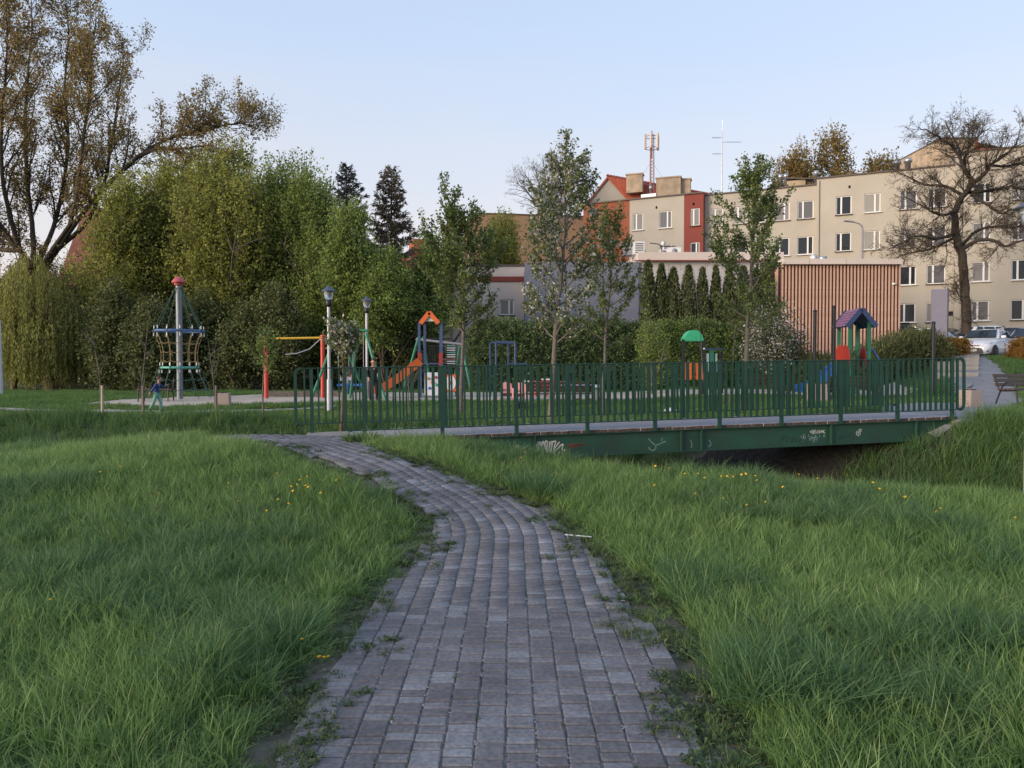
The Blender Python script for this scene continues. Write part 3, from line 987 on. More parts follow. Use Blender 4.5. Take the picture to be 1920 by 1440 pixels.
strokes('graffiti', [z6(p) for p in (
    [(1650, 175), (1615, 180), (1598, 210), (1610, 250), (1640, 260), (1668, 235), (1665, 195), (1645, 175)], [(1625, 190), (1630, 235)], [(1650, 195), (1630, 212), (1650, 232)],
    [(1650, 165), (1655, 140), (1668, 160), (1685, 140), (1688, 180), (1668, 190)])], .010, white_spray)
strokes('graffiti', [z6(p) for p in ([(230, 400), (270, 260), (280, 340), (340, 250), (350, 380)], [(400, 290), (430, 380), (470, 300), (440, 260)], [(540, 290), (490, 330), (540, 380)], [(560, 370), (620, 300)],
                                     [(1280, 270), (1310, 330), (1330, 250), (1350, 320)], [(1380, 250), (1375, 300), (1420, 290)], [(1420, 220), (1430, 310)], [(1500, 200), (1460, 250), (1500, 290), (1510, 210)], [(1530, 310), (1580, 300)])], .018, dark_spray)
def z4(pts): return [(860 + x / 4, 500 + y / 4) for x, y in pts]
strokes('scrape', [z4(p) for p in ([(1425, 1290), (1445, 1315), (1475, 1340), (1480, 1365)], [(1475, 1345), (1530, 1320), (1555, 1310)], [(1425, 1355), (1445, 1380), (1480, 1368)], [(1530, 1285), (1520, 1310)],
                                   [(1740, 1300), (1750, 1330), (1745, 1360)], [(1880, 1300), (1895, 1330), (1875, 1355)])], .02, grey_spray)
# ------------------------------------------------------------------ buildings
cream_m = mat('cream_render', (.430, .393, .332), .9, var=.06, scale=.6, bump=.15, bscale=30)
grime_m = mat('grey_render', (.38, .35, .30), .9, var=.08, scale=.5, bump=.15, bscale=30)
terra_m = mat('terracotta_render', (.30, .095, .048), .9, var=.06, scale=.6, bump=.15, bscale=30)
red_m = mat('dark_red_render', (.23, .055, .042), .9, var=.08, scale=.6, bump=.15, bscale=30)
brown_m = mat('brown_render', (.31, .20, .125), .9, var=.06, scale=.5)
coping_m = mat('roof_edge_metal', (.10, .075, .065), .6, var=.1)
white_m = mat('white_plastic', (.72, .72, .72), .35, var=.03)
pink_m = mat('pale_pink_render', (.60, .52, .47), .85, var=.04, scale=.8)
paleg_m = mat('pale_grey_render', (.44, .43, .44), .85, var=.06, scale=.7)
slate_m = mat('slate_blue_panel', (.18, .19, .25), .7, var=.12, scale=1.2)
tile_m = mat('red_roof_tile', (.34, .075, .040), .75, var=.25, scale=5)
chim_m = mat('chimney_render', (.40, .31, .22), .9, var=.25, scale=1.5)
dark_m = mat('dark_opening', (.018, .016, .018), .9, var=.1)
slat_m = mat('salmon_wood_slat', (.53, .34, .25), .6, var=.14, scale=3)
back_m = mat('red_brown_backing', (.16, .060, .045), .8, var=.12)
grey_m = mat('grey_painted_metal', (.24, .24, .27), .5, var=.08)
steel_m = mat('galvanised_steel', (.45, .46, .48), .38, metal=.7, var=.12, scale=8)
black_m = mat('black_metal', (.018, .019, .024), .45, var=.15)
roofing_m = mat('flat_roofing', (.10, .095, .09), .9, var=.2)

glass_m, nt, b = new_mat('window_glass')
b.inputs['Base Color'].default_value = (.022, .026, .032, 1); b.inputs['Roughness'].default_value = .06; b.inputs['Specular IOR Level'].default_value = .4


def curtain(name, c, s):
    """net curtain just behind the glass: fine vertical folds, glossy glass in front"""
    m, nt, b = new_mat(name); N, L = nt.nodes, nt.links
    tc = N.new('ShaderNodeTexCoord'); wv = N.new('ShaderNodeTexWave'); wv.bands_direction = 'X'
    wv.inputs['Scale'].default_value = s; wv.inputs['Distortion'].default_value = 1.5; wv.inputs['Detail'].default_value = 2
    L.new(tc.outputs['Object'], wv.inputs['Vector'])
    ra = N.new('ShaderNodeValToRGB')
    ra.color_ramp.elements[0].color = (*[v * .5 for v in c], 1); ra.color_ramp.elements[1].color = (*c, 1)
    L.new(wv.outputs['Fac'], ra.inputs['Fac']); L.new(ra.outputs['Color'], b.inputs['Base Color'])
    b.inputs['Roughness'].default_value = .5; b.inputs['Coat Weight'].default_value = 1; b.inputs['Coat Roughness'].default_value = .03
    return m


pane_mats = [glass_m, curtain('curtain_dark', (.10, .10, .11), 5), curtain('curtain_grey', (.22, .21, .20), 7), curtain('curtain_cream', (.34, .32, .27), 4)]
win_cache = {}
wrng = random.Random(77)


def window_meshes(w, h, flip, v):
    key = (round(w, 2), round(h, 2), flip, v)
    if key not in win_cache:
        f = MB(); t = .07; y = .10; sp = (-.16 if not flip else .16) * w
        f.box((0, y, t / 2), (w, .05, t)); f.box((0, y, h - t / 2), (w, .05, t))
        f.box((-w / 2 + t / 2, y, h / 2), (t, .05, h - 2 * t - .002)); f.box((w / 2 - t / 2, y, h / 2), (t, .05, h - 2 * t - .002))
        f.box((sp, y - .004, h / 2), (.12, .05, h - 2 * t - .002))
        p = MB(); p.box((0, .122, h / 2), (w - .04, .012, h - .04))
        s = MB(); s.box((0, -.03, -.03), (w + .16, .28, .045))
        win_cache[key] = (f.mesh('window', white_m), p.mesh('pane', pane_mats[v]), s.mesh('sill', white_m if wrng.random() < .5 else coping_m))
    return win_cache[key]


def add_window(parent, x, z, w, h, y=0.0):
    f, p, s = window_meshes(w, h, wrng.random() < .45, wrng.choice((0, 0, 1, 1, 2, 2, 3)))
    o = link_mesh('window', f, parent, (x, y, z))
    link_mesh('pane', p, o); link_mesh('sill', s, o)
    return o


def wall_mesh(x0, x1, z0, z1, wins, depth, y=0.0, rev=.14):
    """front wall with real window openings, closed by sides, back and top"""
    mb = MB()
    xs = sorted(set([x0, x1] + [a for w in wins for a in (w[0] - w[2] / 2, w[0] + w[2] / 2)]))
    zs = sorted(set([z0, z1] + [a for w in wins for a in (w[1], w[1] + w[3])]))
    for i in range(len(xs) - 1):
        for j in range(len(zs) - 1):
            cx, cz = (xs[i] + xs[i + 1]) / 2, (zs[j] + zs[j + 1]) / 2
            if any(abs(cx - w[0]) < w[2] / 2 and w[1] < cz < w[1] + w[3] for w in wins): continue
            mb.add([(xs[i], y, zs[j]), (xs[i + 1], y, zs[j]), (xs[i + 1], y, zs[j + 1]), (xs[i], y, zs[j + 1])], [(0, 1, 2, 3)])
    for (cx, cz, w, h) in wins:
        a, b_ = cx - w / 2, cx + w / 2
        q = [(a, cz), (b_, cz), (b_, cz + h), (a, cz + h)]
        for k in range(4):
            p, r_ = q[k], q[(k + 1) % 4]
            mb.add([(p[0], y, p[1]), (r_[0], y, r_[1]), (r_[0], y + rev, r_[1]), (p[0], y + rev, p[1])], [(0, 1, 2, 3)])
    mb.add([(x0, y, z0), (x0, y, z1), (x0, y + depth, z1), (x0, y + depth, z0)], [(0, 1, 2, 3)])
    mb.add([(x1, y, z0), (x1, y, z1), (x1, y + depth, z1), (x1, y + depth, z0)], [(0, 1, 2, 3)])
    mb.add([(x0, y + depth, z0), (x1, y + depth, z0), (x1, y + depth, z1), (x0, y + depth, z1)], [(0, 1, 2, 3)])
    mb.add([(x0, y, z1), (x1, y, z1), (x1, y + depth, z1), (x0, y + depth, z1)], [(0, 1, 2, 3)])
    me = bpy.data.meshes.new('wall'); me.from_pydata(mb.v, [], mb.f)
    return me


FA = Vector((6.7, 64.0)); FE = Vector((.914, -.406)); FYAW = math.atan2(-.406, .914)


def fs(px):
    k = (px - 960) / F
    return (k * FA.y - FA.x) / (FE.x - k * FE.y)


def block(name, label, segs, wins, z1, d=0.0, depth=10, rows=(5.1, 7.93, 10.76, 13.6), h=1.45, holes=True, group='apartment blocks'):
    """segs: (px0, px1, material, label) ; wins: (px0, px1[, rows])"""
    s0 = fs(segs[0][0])
    base = FA + FE * s0 + Vector((-.406, -.914)) * d
    t = thing(name, label, 'apartment block', (base.x, base.y, 0), FYAW, group)
    for (a, b_, m, lb) in segs:
        x0, x1 = fs(a) - s0, fs(b_) - s0
        ws = []
        for w in wins:
            if a <= (w[0] + w[1]) / 2 < b_:
                c, ww = (fs(w[0]) + fs(w[1])) / 2 - s0, fs(w[1]) - fs(w[0])
                for r_ in (w[2] if len(w) > 2 else rows): ws.append((c, r_, ww, h))
        small = [(x0 + (x1 - x0) * f_, z1 - .95, .16, .22) for f_ in ((.25, .72) if x1 - x0 > 5 else (.5,))]
        me = wall_mesh(x0, x1, 1.0, z1, ws + (small if holes else []), depth)
        me.materials.append(m)
        wl = link_mesh('wall', me, t)
        if lb: wl['label'] = lb
        for w in ws: add_window(wl, w[0], w[1], w[2], w[3])
        if holes:
            mb = MB()
            for w in small: mb.box((w[0], .13, w[1] + .11), (.2, .02, .26))
            mb.build('vent', dark_m, wl)
        mb = MB(); mb.box(((x0 + x1) / 2, -.04 + depth / 2, z1 + .05), (x1 - x0 - .004, depth + .2, .10)); mb.build('roof_edge', coping_m, wl)
    return t


blA = block('apartment_block', 'flat roofed block with terracotta, cream and dark red rendered walls', [
    (1095, 1181, terra_m, 'terracotta rendered wall'), (1181, 1282, cream_m, 'cream rendered wall'), (1282, 1318, red_m, 'dark red rendered wall')],
    [(1187, 1206), (1236, 1259), (1294, 1311)], 16.25, d=.3)
blB = block('apartment_block', 'cream flat roofed block behind the slatted pavilion, set back from its neighbours', [(1318, 1528, cream_m, None)],
            [(1330, 1352), (1372, 1396), (1408, 1432), (1449, 1477), (1492, 1522)], 16.2, d=-.5)
blC = block('apartment_block', 'cream apartment block with street lamp in front and a tall drain pipe', [(1528, 1785, cream_m, None)],
            [(1564, 1593), (1617, 1647), (1683, 1715), (1735, 1770)], 16.55, d=0)
blD = block('apartment_block', 'cream apartment block behind the big bare tree and the parked cars', [(1785, 2080, cream_m, None)],
            [(1818, 1851), (1891, 1926), (1980, 2016)], 17.3, d=.35)
# drain pipes, lamp bracket, roof gear
for blk, px, base_px, zt in ((blC, 1532, 1528, 16.4), (blC, 1612, 1528, 12), (blD, 1797, 1785, 16.8)):
    x = fs(px) - fs(base_px)
    mb = MB(); mb.tube([(x, -.07, 1.5), (x, -.07, zt)], .05, 8); mb.build('drain_pipe', grime_m, blk)


def vent_pipe(parent, x, y, z, h=1.0, r=.14):
    mb = MB(); mb.lathe([(r, 0), (r, h * .75), (r * 1.5, h * .76), (r * 1.5, h)], (x, y, z), 12); return mb.build('vent_pipe', steel_m, parent)


for px, h in ((1679, 1.0), (1700, 1.1)): vent_pipe(blC, fs(px) - fs(1528), 1.2, 16.6, h, .2)
x = fs(1488) - fs(1318)
mb = MB(); mb.box((x, 1.5, 16.6), (1.4, 1.4, .7)); mb.build('roof_hatch', chim_m, blB)
mb = MB(); mb.box((x + .3, 1.4, 17.1), (2.0, 1.8, .08), (.1, .12, 0)); mb.build('roof_hatch_cover', coping_m, blB)
for px in (1458, 1468, 1526): vent_pipe(blB, fs(px) - fs(1318), 1.0, 16.2, 1.4, .12)
for px, h in ((1216, .9),):
    vent_pipe(blA, fs(px) - fs(1095), .8, 16.3, 1.2, .1)
    mb = MB(); mb.box((fs(1213) - fs(1095), .9, 16.55), (1.3, .7, .45)); mb.build('roof_hatch', steel_m, blA)

# tall entrance door beside the totem, electric box on the wall
x = fs(1781) - fs(1528)
mb = MB(); mb.box((x, -.06, 4.2), (.42, .05, 2.6)); mb.build('door', grime_m, blC)
mb = MB(); mb.box((x, -.06, 5.7), (.42, .06, .3)); mb.build('door_light', dark_m, blC)


def house(name, label, cat, px0, px1, ytop, Y, zb, depth, m, yaw=0, wins=(), coping=True, group=None, rev=.14, h=None):
    """plain wall block between two columns of the photograph at distance Y"""
    a = P(px0, ytop, Y)
    w = (px1 - px0) / F * Y / max(.3, math.cos(yaw))
    t = thing(name, label, cat, (a.x, a.y, 0), yaw, group)
    me = wall_mesh(0, w, zb, a.z, list(wins), depth, 0, rev); me.materials.append(m)
    wl = link_mesh('wall', me, t)
    for q in wins: add_window(wl, *q)
    if coping:
        mb = MB(); mb.box((w / 2, depth / 2 - .03, a.z + .06), (w + .06, depth + .12, .12)); mb.build('roof_edge', coping_m, t)
    return t, w, a.z, wl


# red roofed house behind the terracotta block
t = thing('gabled_house', 'house with a steep red tiled roof behind the terracotta block', 'house', (P(1098, 378, 74).x, 74, 0), R(-18))
W_, D_, ze, zp = 4.6, 16.0, 18.4, 21.3
mb = MB(); mb.prism([(0, 1), (W_, 1), (W_, ze), (W_ * .5, zp), (0, ze)], 0, 3, 'xz')
mb.build('wall', grime_m, t)
mb = MB(); mb.box((7.5, 5.2, 9.5), (15, 4, 18)); mb.build('wall', grime_m, t)
roof = MB()
for sgn in (1,):
    roof.add([(W_ * .5, -.2, zp), (W_ + .35, -.2, ze - .25), (14, 1.6, ze - .4), (14, 6, zp - 1.7)], [(0, 1, 2, 3)])
    roof.add([(W_ * .5, -.2, zp), (-.4, -.2, ze - .25), (-.4, 7, ze - .25), (14, 6, zp - 1.7)], [(0, 1, 2, 3)])
    roof.add([(W_ * .5, -.2, zp + .02), (W_ + .35, -.2, ze - .23), (W_ + .35, -.2, ze - .5), (W_ * .5, -.2, zp - .25), (-.4, -.2, ze - .5), (-.4, -.2, ze - .23)], [(0, 1, 2, 3), (0, 3, 4, 5)])
rf = roof.build('roof', tile_m, t)
mb = MB()
for i in range(44):                                     # ridge tiles stand up as a row of small teeth
    q = Vector((W_ * .5, -.2, zp)).lerp(Vector((14, 6, zp - 1.7)), i / 43.0); mb.box(q + Vector((0, 0, .05)), (.24, .3, .16), (0, .12, .4))
o = mb.build('ridge_tile', tile_m, rf); o['kind'] = 'stuff'
for (px, y0, y1, w) in ((1189, 332, 350, 1.6), (1252, 338, 372, 2.4), (1284, 341, 372, .95)):
    c = P(px, y0, 72)
    mb = MB(); zz = P(px, y1, 72).z; lc = t.matrix_basis
    p_ = Matrix.Rotation(R(18), 4, 'Z') @ (Vector((c.x, c.y, 0)) - Vector((t.location.x, t.location.y, 0)))
    mb.box((p_.x, p_.y, (c.z + zz) / 2 - .4), (w, .9, c.z - zz + .8)); mb.box((p_.x, p_.y, c.z + .06), (w + .16, 1.06, .13))
    mb.build('chimney', chim_m, t)

# telecom mast on the roof
c = P(1220, 350, 70); top = P(1220, 251, 70).z
t = thing('telecom_mast', 'telecom mast with pale vertical antennas above the red roof', 'mast', (c.x, c.y, c.z))
hh = top - c.z
mb = MB()
for k in range(3):
    a = k * 2.094; mb.tube([(.25 * math.cos(a), .25 * math.sin(a), -3), (.2 * math.cos(a), .2 * math.sin(a), hh - .3)], .045, 6)
for i in range(16):
    for k in range(3):
        a, b_ = k * 2.094, (k + 1) * 2.094; z = i * hh / 16.5
        mb.tube([(.24 * math.cos(a), .24 * math.sin(a), z), (.24 * math.cos(b_), .24 * math.sin(b_), z + hh / 16.5)], .02, 4)
mb.tube([(0, 0, hh - 2.5), (0, 0, hh + .1)], .06, 6)
for z in (hh - 1.6, hh - .5):
    mb.tube([(.62 * math.cos(a * .785), .62 * math.sin(a * .785), z) for a in range(8)], .035, 5, closed=True)
rustm = mat('mast_paint', (.33, .16, .13), .6, var=.2)
mb.build('pole', rustm, t)
pale_m = mat('antenna_housing', (.62, .55, .48), .5, var=.04)
for k, a in enumerate((-2.9, -1.9, -.9, .3, 1.5)):
    mb = MB(); mb.box((.68 * math.cos(a), .68 * math.sin(a), hh - 1.0), (.22, .14, 1.5), (0, 0, a), 0, .03); mb.build('antenna', pale_m, t)
for sx in (-1, 1):
    mb = MB(); mb.tube([(0, 0, hh * .45), (sx * 2.3, 0, -1)], .012, 4); mb.build('guy_wire', steel_m, t)

c = P(1351, 352, 58); top = P(1351, 248, 58).z
t = thing('aerial_mast', 'thin roof aerial mast with side arms above the leafy young tree', 'aerial', (c.x, c.y, c.z))
hh = top - c.z
mb = MB(); mb.tube([(0, 0, -1), (0, 0, hh)], [.05, .03], 6); mb.tube([(0, 0, hh), (0, 0, hh + .9)], .012, 4); mb.build('pole', steel_m, t)
for z, l, s in ((hh - .95, 1.5, 1), (hh - 1.9, .75, -1), (hh - .6, .8, -1)):
    mb = MB(); mb.tube([(0, 0, z), (s * l, 0, z)], .018, 5)
    for i in range(6): mb.tube([(s * l * (.3 + i * .14), -.2, z), (s * l * (.3 + i * .14), .2, z)], .01, 4)
    mb.build('aerial', steel_m, t)

# block with tiled edge behind the bare tree
t, W_, zt, wl = house('rear_house', 'brown house end with an orange tiled edge rising behind the bare tree', 'house', 1757, 1826, 264, 66, 3, 8, chim_m, 0)
mb = MB()
mb.add([(W_ - .2, .2, zt - .2), (W_ + 9, .2, zt - 1.9), (W_ + 9, 6, zt - .6), (W_ - .2, 6, zt + .3)], [(0, 1, 2, 3)])
mb.add([(W_ - .3, -.1, zt + .2), (W_, -.1, zt + .2), (W_, -.1, zt - 1.8), (W_ - .3, -.1, zt - 1.8)], [(0, 1, 2, 3)])
mb.add([(W_, -.2, zt - 1.0), (W_ + 10, -.2, zt - 1.5), (W_ + 10, -.2, zt - 2.1), (W_, -.2, zt - 2.1)], [(0, 1, 2, 3)])
mb.build('roof', tile_m, t)
mb = MB()
for i in range(26): mb.box((W_ + .3 + i * .36, -.25, zt - 1.02 - i * .018), (.26, .3, .2))
o = mb.build('ridge_tile', tile_m, t); o['kind'] = 'stuff'

# buildings on the left of the blocks
house('brown_block', 'brown rendered block with a flat roof behind the blossoming young tree', 'apartment block', 882, 1100, 402, 78, 2, 10, brown_m, R(8))
t, W_, zt, wl = house('red_house', 'red rendered house between the spruce and the young trees', 'house', 771, 830, 470, 95, 2, 9, red_m, R(20))
mb = MB(); mb.box((1.6, 2, zt + .8), (2.2, 3, 1.7)); mb.build('roof_house', tile_m, t)
c = P(848, 450, 118)
t = thing('bell_turret', 'small turret with a pointed red roof far behind the young trees', 'turret', (c.x, c.y, c.z))
mb = MB()
for sx in (-1, 1):
    for sy in (-1, 1): mb.box((sx * .95, sy * .95, .4), (.3, .3, 2.2))
mb.box((0, 0, -8), (2.3, 2.3, 15)); mb.build('wall', chim_m, t)
mb = MB(); mb.lathe([(1.75, 1.4), (1.7, 1.55), (.05, 3.3)], (0, 0, 0), 4, 0, False); mb.tube([(0, 0, 3.2), (0, 0, 5.5)], .03, 4); mb.build('roof', tile_m, t)
c = P(0, 420, 110)
lit_m = mat('sunlit_render', (.62, .24, .09), .9, var=.1, scale=.8)  # orange of the low sun painted into the wall colour
t, W_, zt, wl = house('tower_block', 'tower block with orange sunlight painted into its walls at the left edge of the view behind the willow', 'tower block', -190, -100, 428, 110, 0, 12, lit_m, 0,
                      [(3 + 2.6 * i, 3.2 + 3 * j, 1.3, 1.5) for i in range(4) for j in range(6)])
# house with a red roof hidden behind the big poplar
t = thing('red_roof_house', 'house with a dull red roof glimpsed through the big poplar', 'house', (P(120, 560, 56).x, 56, 0), R(6))
mb = MB(); mb.box((4.4, 4, 4.2), (8.8, 8, 8.0)); mb.build('wall', grime_m, t)
dullred = mat('dull_red_tile', (.26, .10, .085), .85, var=.2, scale=4)
mb = MB(); mb.prism([(-.5, 7.6), (9.3, 7.6), (6.9, 14.2), (1.9, 14.2)], -.4, 8.4, 'xz'); mb.build('roof', dullred, t)

# beige service building behind the lamps, with two dark openings
t, W_, zt, wl = house('service_building', 'beige service building with dark garage openings behind the playground lamps', 'building', 556, 832, 512, 43, .3, 8,
                      mat('beige_render', (.40, .34, .22), .9, var=.1, scale=.8), 0, (), True)
k = 43 / F
for (p0, p1, y0, y1) in ((558, 598, 592, 668), (690, 753, 590, 684)):
    mb = MB(); z0, z1 = P(0, y1, 43).z, P(0, y0, 43).z
    mb.box(((p0 + p1) / 2 * k - 556 * k, -.012, (z0 + z1) / 2), ((p1 - p0) * k, .02, z1 - z0)); mb.build('garage_opening', dark_m, t)
mb = MB(); mb.box((72 * k * .5, -.25, P(0, 672, 43).z), (2.0, .5, .35)); mb.build('step', conc_m, t)
t, W_, zt, wl = house('cream_annex', 'cream annex with a red band under the roof behind the young trees', 'building', 836, 990, 500, 50, .5, 8, pink_m, 0,
                      [(4.3, 5.4, 1.0, 1.1)], True)
mb = MB(); mb.box((W_ / 2, -.05, zt - .9), (W_, .1, .35)); mb.build('red_band', red_m, t)

# low shop: slate blue end, pale wall and pink parapet, machines on its roof
t = thing('low_shop', 'low flat roofed shop with slate blue and pale walls behind the conifers', 'shop', (P(985, 500, 45).x, 45, 0))
k = 45 / F
def wx(px): return (px - 985) * k
def wz(py): return EYE - (py - HOR) * k
mb = MB(); mb.box((wx(1091), 5, (wz(492) + 1) / 2), (wx(1197), 10, wz(492) - 1)); mb.build('wall', slate_m, t)['label'] = 'slate blue wall'
mb = MB(); mb.box((wx(1331), 5.2, (wz(488) + 1) / 2), (wx(1465) - wx(1198), 10, wz(488) - 1)); mb.build('wall', paleg_m, t)['label'] = 'pale grey wall'
mb = MB(); mb.box((wx(1331), 4.9, (wz(474) + wz(488.5)) / 2), (wx(1467) - wx(1196), 10, wz(474) - wz(488.5))); mb.build('parapet', pink_m, t)
mb = MB(); mb.box((wx(1331), -.13, wz(490)), (wx(1467) - wx(1180), .06, .06)); mb.build('gutter', red_m, t)
for px in (1060, 1130):
    mb = MB(); mb.box((wx(px), -.01, (wz(495) + 1.5) / 2), (.05, .02, wz(495) - 1.5)); mb.build('panel_joint', dark_m, t)
for px in (1253, 1322, 1390):
    mb = MB(); mb.box((wx(px), .195, (wz(495) + 1.5) / 2), (.03, .02, wz(495) - 1.5)); mb.build('panel_joint', grime_m, t)


def ac_unit(loc, w, h, label, louvre=True):
    u = thing('air_conditioner', label, 'air conditioner', loc, 0, 'machines on the shop roof')
    mb = MB(); mb.box((0, 0, h / 2), (w, .4, h), None, 0, .03); mb.build('casing', white_m, u)
    if louvre:
        for i in range(6):
            mb = MB(); mb.box((.03, -.205, h * (.14 + .14 * i)), (w * .72, .02, h * .06)); mb.build('louvre', black_m, u)
    else:
        mb = MB(); mb.lathe([(h * .40, -.02), (h * .40, .02)], (0, 0, 0), 20)
        o = mb.build('fan_grille', grey_m, u, (0, -.205, h * .45), (R(90), 0, 0))
    return u


z = wz(474) + .0
ac_unit((P(1196, 474, 46).x, 46, z), .72, .82, 'white louvred air conditioner beside the dark arch on the shop roof')
ac_unit((P(1262, 474, 46).x, 46, z), .85, .45, 'low white fan unit lying on the shop roof', False)
ac_unit((P(1242, 474, 46.5).x, 46.5, z), .5, .42, 'small square air conditioner under the roof bracket', False)
u = thing('roof_box', 'dark grey ventilation box on the slate blue part of the shop roof', 'ventilation box', (P(1177, 480, 46.5).x, 46.5, z))
mb = MB(); mb.box((0, 0, .4), (.62, .7, .8), None, 0, .03); mb.build('casing', grey_m, u)
u = thing('roof_bracket', 'bent pipe bracket with a white dish standing on the shop roof', 'bracket', (P(1238, 474, 46).x, 45.8, z))
mb = MB(); mb.tube([(-.75, 0, .72), (-.25, 0, .66), (.0, 0, .55), (0, 0, 0)], .03, 6); mb.tube([(-.1, 0, .5), (.9, 0, .52)], .03, 6); mb.build('pipe', black_m, u)
mb = MB(); mb.lathe([(.02, 0), (.12, .03), (.16, .08)], (0, 0, 0), 12); mb.build('dish', white_m, u, (.1, -.05, .66), (R(80), 0, 0))
mb = MB(); x0 = fs(1206) - fs(1095); mb.prism([(x0 - .28, 9.3), (x0 + .28, 9.3), (x0 + .28, 11.6), (x0 + .12, 11.95), (x0 - .16, 11.95), (x0 - .28, 11.7)], -.03, .02, 'xz')
mb.build('door', dark_m, blA)

# slatted pavilion
t = thing('slatted_pavilion', 'pavilion clad in vertical salmon wood slats under a pale parapet', 'pavilion', (P(1464, 500, 41).x, 41, 0))
k = 41 / F
def wx(px): return (px - 1464) * k
def wz(py): return EYE - (py - HOR) * k
W_ = wx(1687)
mb = MB(); mb.box((W_ / 2, 4.1, (wz(496) + 1.5) / 2), (W_, 8, wz(496) - 1.5)); mb.build('wall', back_m, t)
mb = MB(); mb.box((W_ / 2 - .03, 3.9, (wz(487) + wz(497)) / 2), (W_ - .06, 8.3, wz(487) - wz(497))); mb.build('parapet', pink_m, t)
for px in (1512, 1580):
    mb = MB(); mb.box((wx(px), -.2555, (wz(487) + wz(497)) / 2), (.02, .01, .3)); mb.build('panel_joint', grime_m, t)
zb, zt = 1.8, wz(498)
mb = MB(); mb.box((0, 0, (zb + zt) / 2), (.098, .028, zt - zb), None, 0, .006); sl = mb.mesh('slat', slat_m)
n = 35
for i in range(n): link_mesh('slat', sl, t, (.06 + (W_ - .12) * i / (n - 1), .03, 0))
for py in (501, 541, 581, 619):
    mb = MB(); mb.box((W_ / 2, .085, wz(py)), (W_, .03, .06)); r_ = mb.build('rail', back_m, t)
    mb = MB()
    for i in range(n): mb.sphere((.06 + (W_ - .12) * i / (n - 1), -.008, wz(py)), .022, 6, 4)
    o = mb.build('screw_head', white_m, r_); o['kind'] = 'stuff'
for px, m in ((1456, slat_m), (1452, back_m)):
    mb = MB(); mb.box((wx(px), .35 if m is back_m else .15, (zb + zt) / 2), (.16, .1, zt - zb)); mb.build('corner_post', m, t)
mb = MB(); mb.box((wx(1457), -.06, wz(573)), (.42, .07, .05)); mb.build('bracket', white_m, t)
mb = MB(); mb.box((wx(1672), -.1, wz(533)), (.08, .18, .1), (0, 0, .4), 0, .02); mb.build('security_camera', white_m, t)
u = thing('roof_canopy', 'dark flat canopy panel tilted on the pavilion roof', 'canopy', (P(1603, 487, 44).x, 43.5, wz(487)))
mb = MB(); mb.box((0, 0, .25), (2.0, 1.4, .06), (R(14), R(3), 0)); mb.build('panel', coping_m, u)
mb = MB(); mb.box((-.6, .3, .1), (.08, .08, .3)); mb.box((.6, .3, .1), (.08, .08, .3)); mb.build('leg', steel_m, u)
u = thing('roof_vent', 'galvanised round vent on the pavilion roof', 'vent', (P(1540, 487, 43).x, 43, wz(487) - .1))
mb = MB(); mb.lathe([(.14, 0), (.14, .3), (.25, .32), (.25, .55), (.1, .58)], (0, 0, 0), 14); mb.build('pipe', steel_m, u)
u = thing('satellite_dish', 'white satellite dish on a short pole at the pavilion roof edge', 'satellite dish', (P(1523, 487, 43).x, 43, wz(487) - .1))
mb = MB(); mb.tube([(.08, 0, 0), (.08, 0, .7)], .02, 6); mb.build('pole', white_m, u)
mb = MB(); mb.lathe([(.02, 0), (.15, .03), (.21, .08)], (0, 0, 0), 16); mb.build('dish', white_m, u, (0, -.05, .48), (R(75), 0, R(-25)))

# graffiti on the plinth wall right of the pavilion
t = thing('plinth_wall', 'low pale wall with dark blue graffiti right of the slatted pavilion', 'wall', (P(1690, 640, 47).x, 47, 0))
mb = MB(); mb.box((1.4, .1, 3.0), (2.9, .2, 1.6)); mb.build('wall', paleg_m, t)
gr = mat('dark_blue_spray', (.035, .045, .10), .8, var=.2); mb = MB()
for i in range(5):
    q = [Vector((.1 + .5 * i + .11 * k, 0, 3.45 + .18 * math.sin(k * 1.7 + i) + .07 * (k % 2))) for k in range(6)]
    for a, b_ in zip(q[:-1], q[1:]): mb.bar(a - Vector((0, .005, 0)), b_ - Vector((0, .005, 0)), .06, .01, (0, 1, 0))
mb.build('graffiti', gr, t)
# ------------------------------------------------------------------ trees, shrubs, hedges
bark_m = mat('bark', (.085, .068, .052), .95, var=.35, scale=9, bump=.8, bscale=26)
bark_d = mat('dark_bark', (.050, .038, .030), .95, var=.35, scale=7, bump=.8, bscale=22)
bark_o = mat('warm_bark', (.13, .085, .050), .95, var=.3, scale=9, bump=.7, bscale=24)
bark_g = mat('grey_young_bark', (.13, .115, .10), .9, var=.3, scale=14, bump=.4, bscale=40)
lf_sap = leaf_mat('young_tree_leaf', (0.079, 0.122, 0.040), (0.223, 0.273, 0.089), trans=.35, wscale=.8)
lf_blo = leaf_mat('blossom_tree_leaf', (0.083, 0.117, 0.044), (0.207, 0.248, 0.091), trans=.35, wscale=.8, cc=(.55, .53, .50))
lf_den = leaf_mat('dense_tree_leaf', (0.167, 0.192, 0.046), (0.449, 0.467, 0.114), trans=.5, wscale=.35, wamt=.4)
lf_gre = leaf_mat('green_tree_leaf', (0.110, 0.172, 0.045), (0.323, 0.413, 0.107), trans=.5, wscale=.35, wamt=.4)
lf_dar = leaf_mat('dark_shrub_leaf', (0.069, 0.090, 0.034), (0.191, 0.215, 0.077), trans=.3, wscale=.5, wamt=.4)
lf_pop = leaf_mat('poplar_sunset_leaf', (.185, .135, .052), (.420, .315, .115), trans=.48, wscale=.25, wamt=.4)  # brown of the sunset glow painted into the leaf colour
lf_wil = leaf_mat('willow_leaf', (.185, .205, .050), (.440, .445, .130), trans=.42, wscale=.45, wamt=.35)
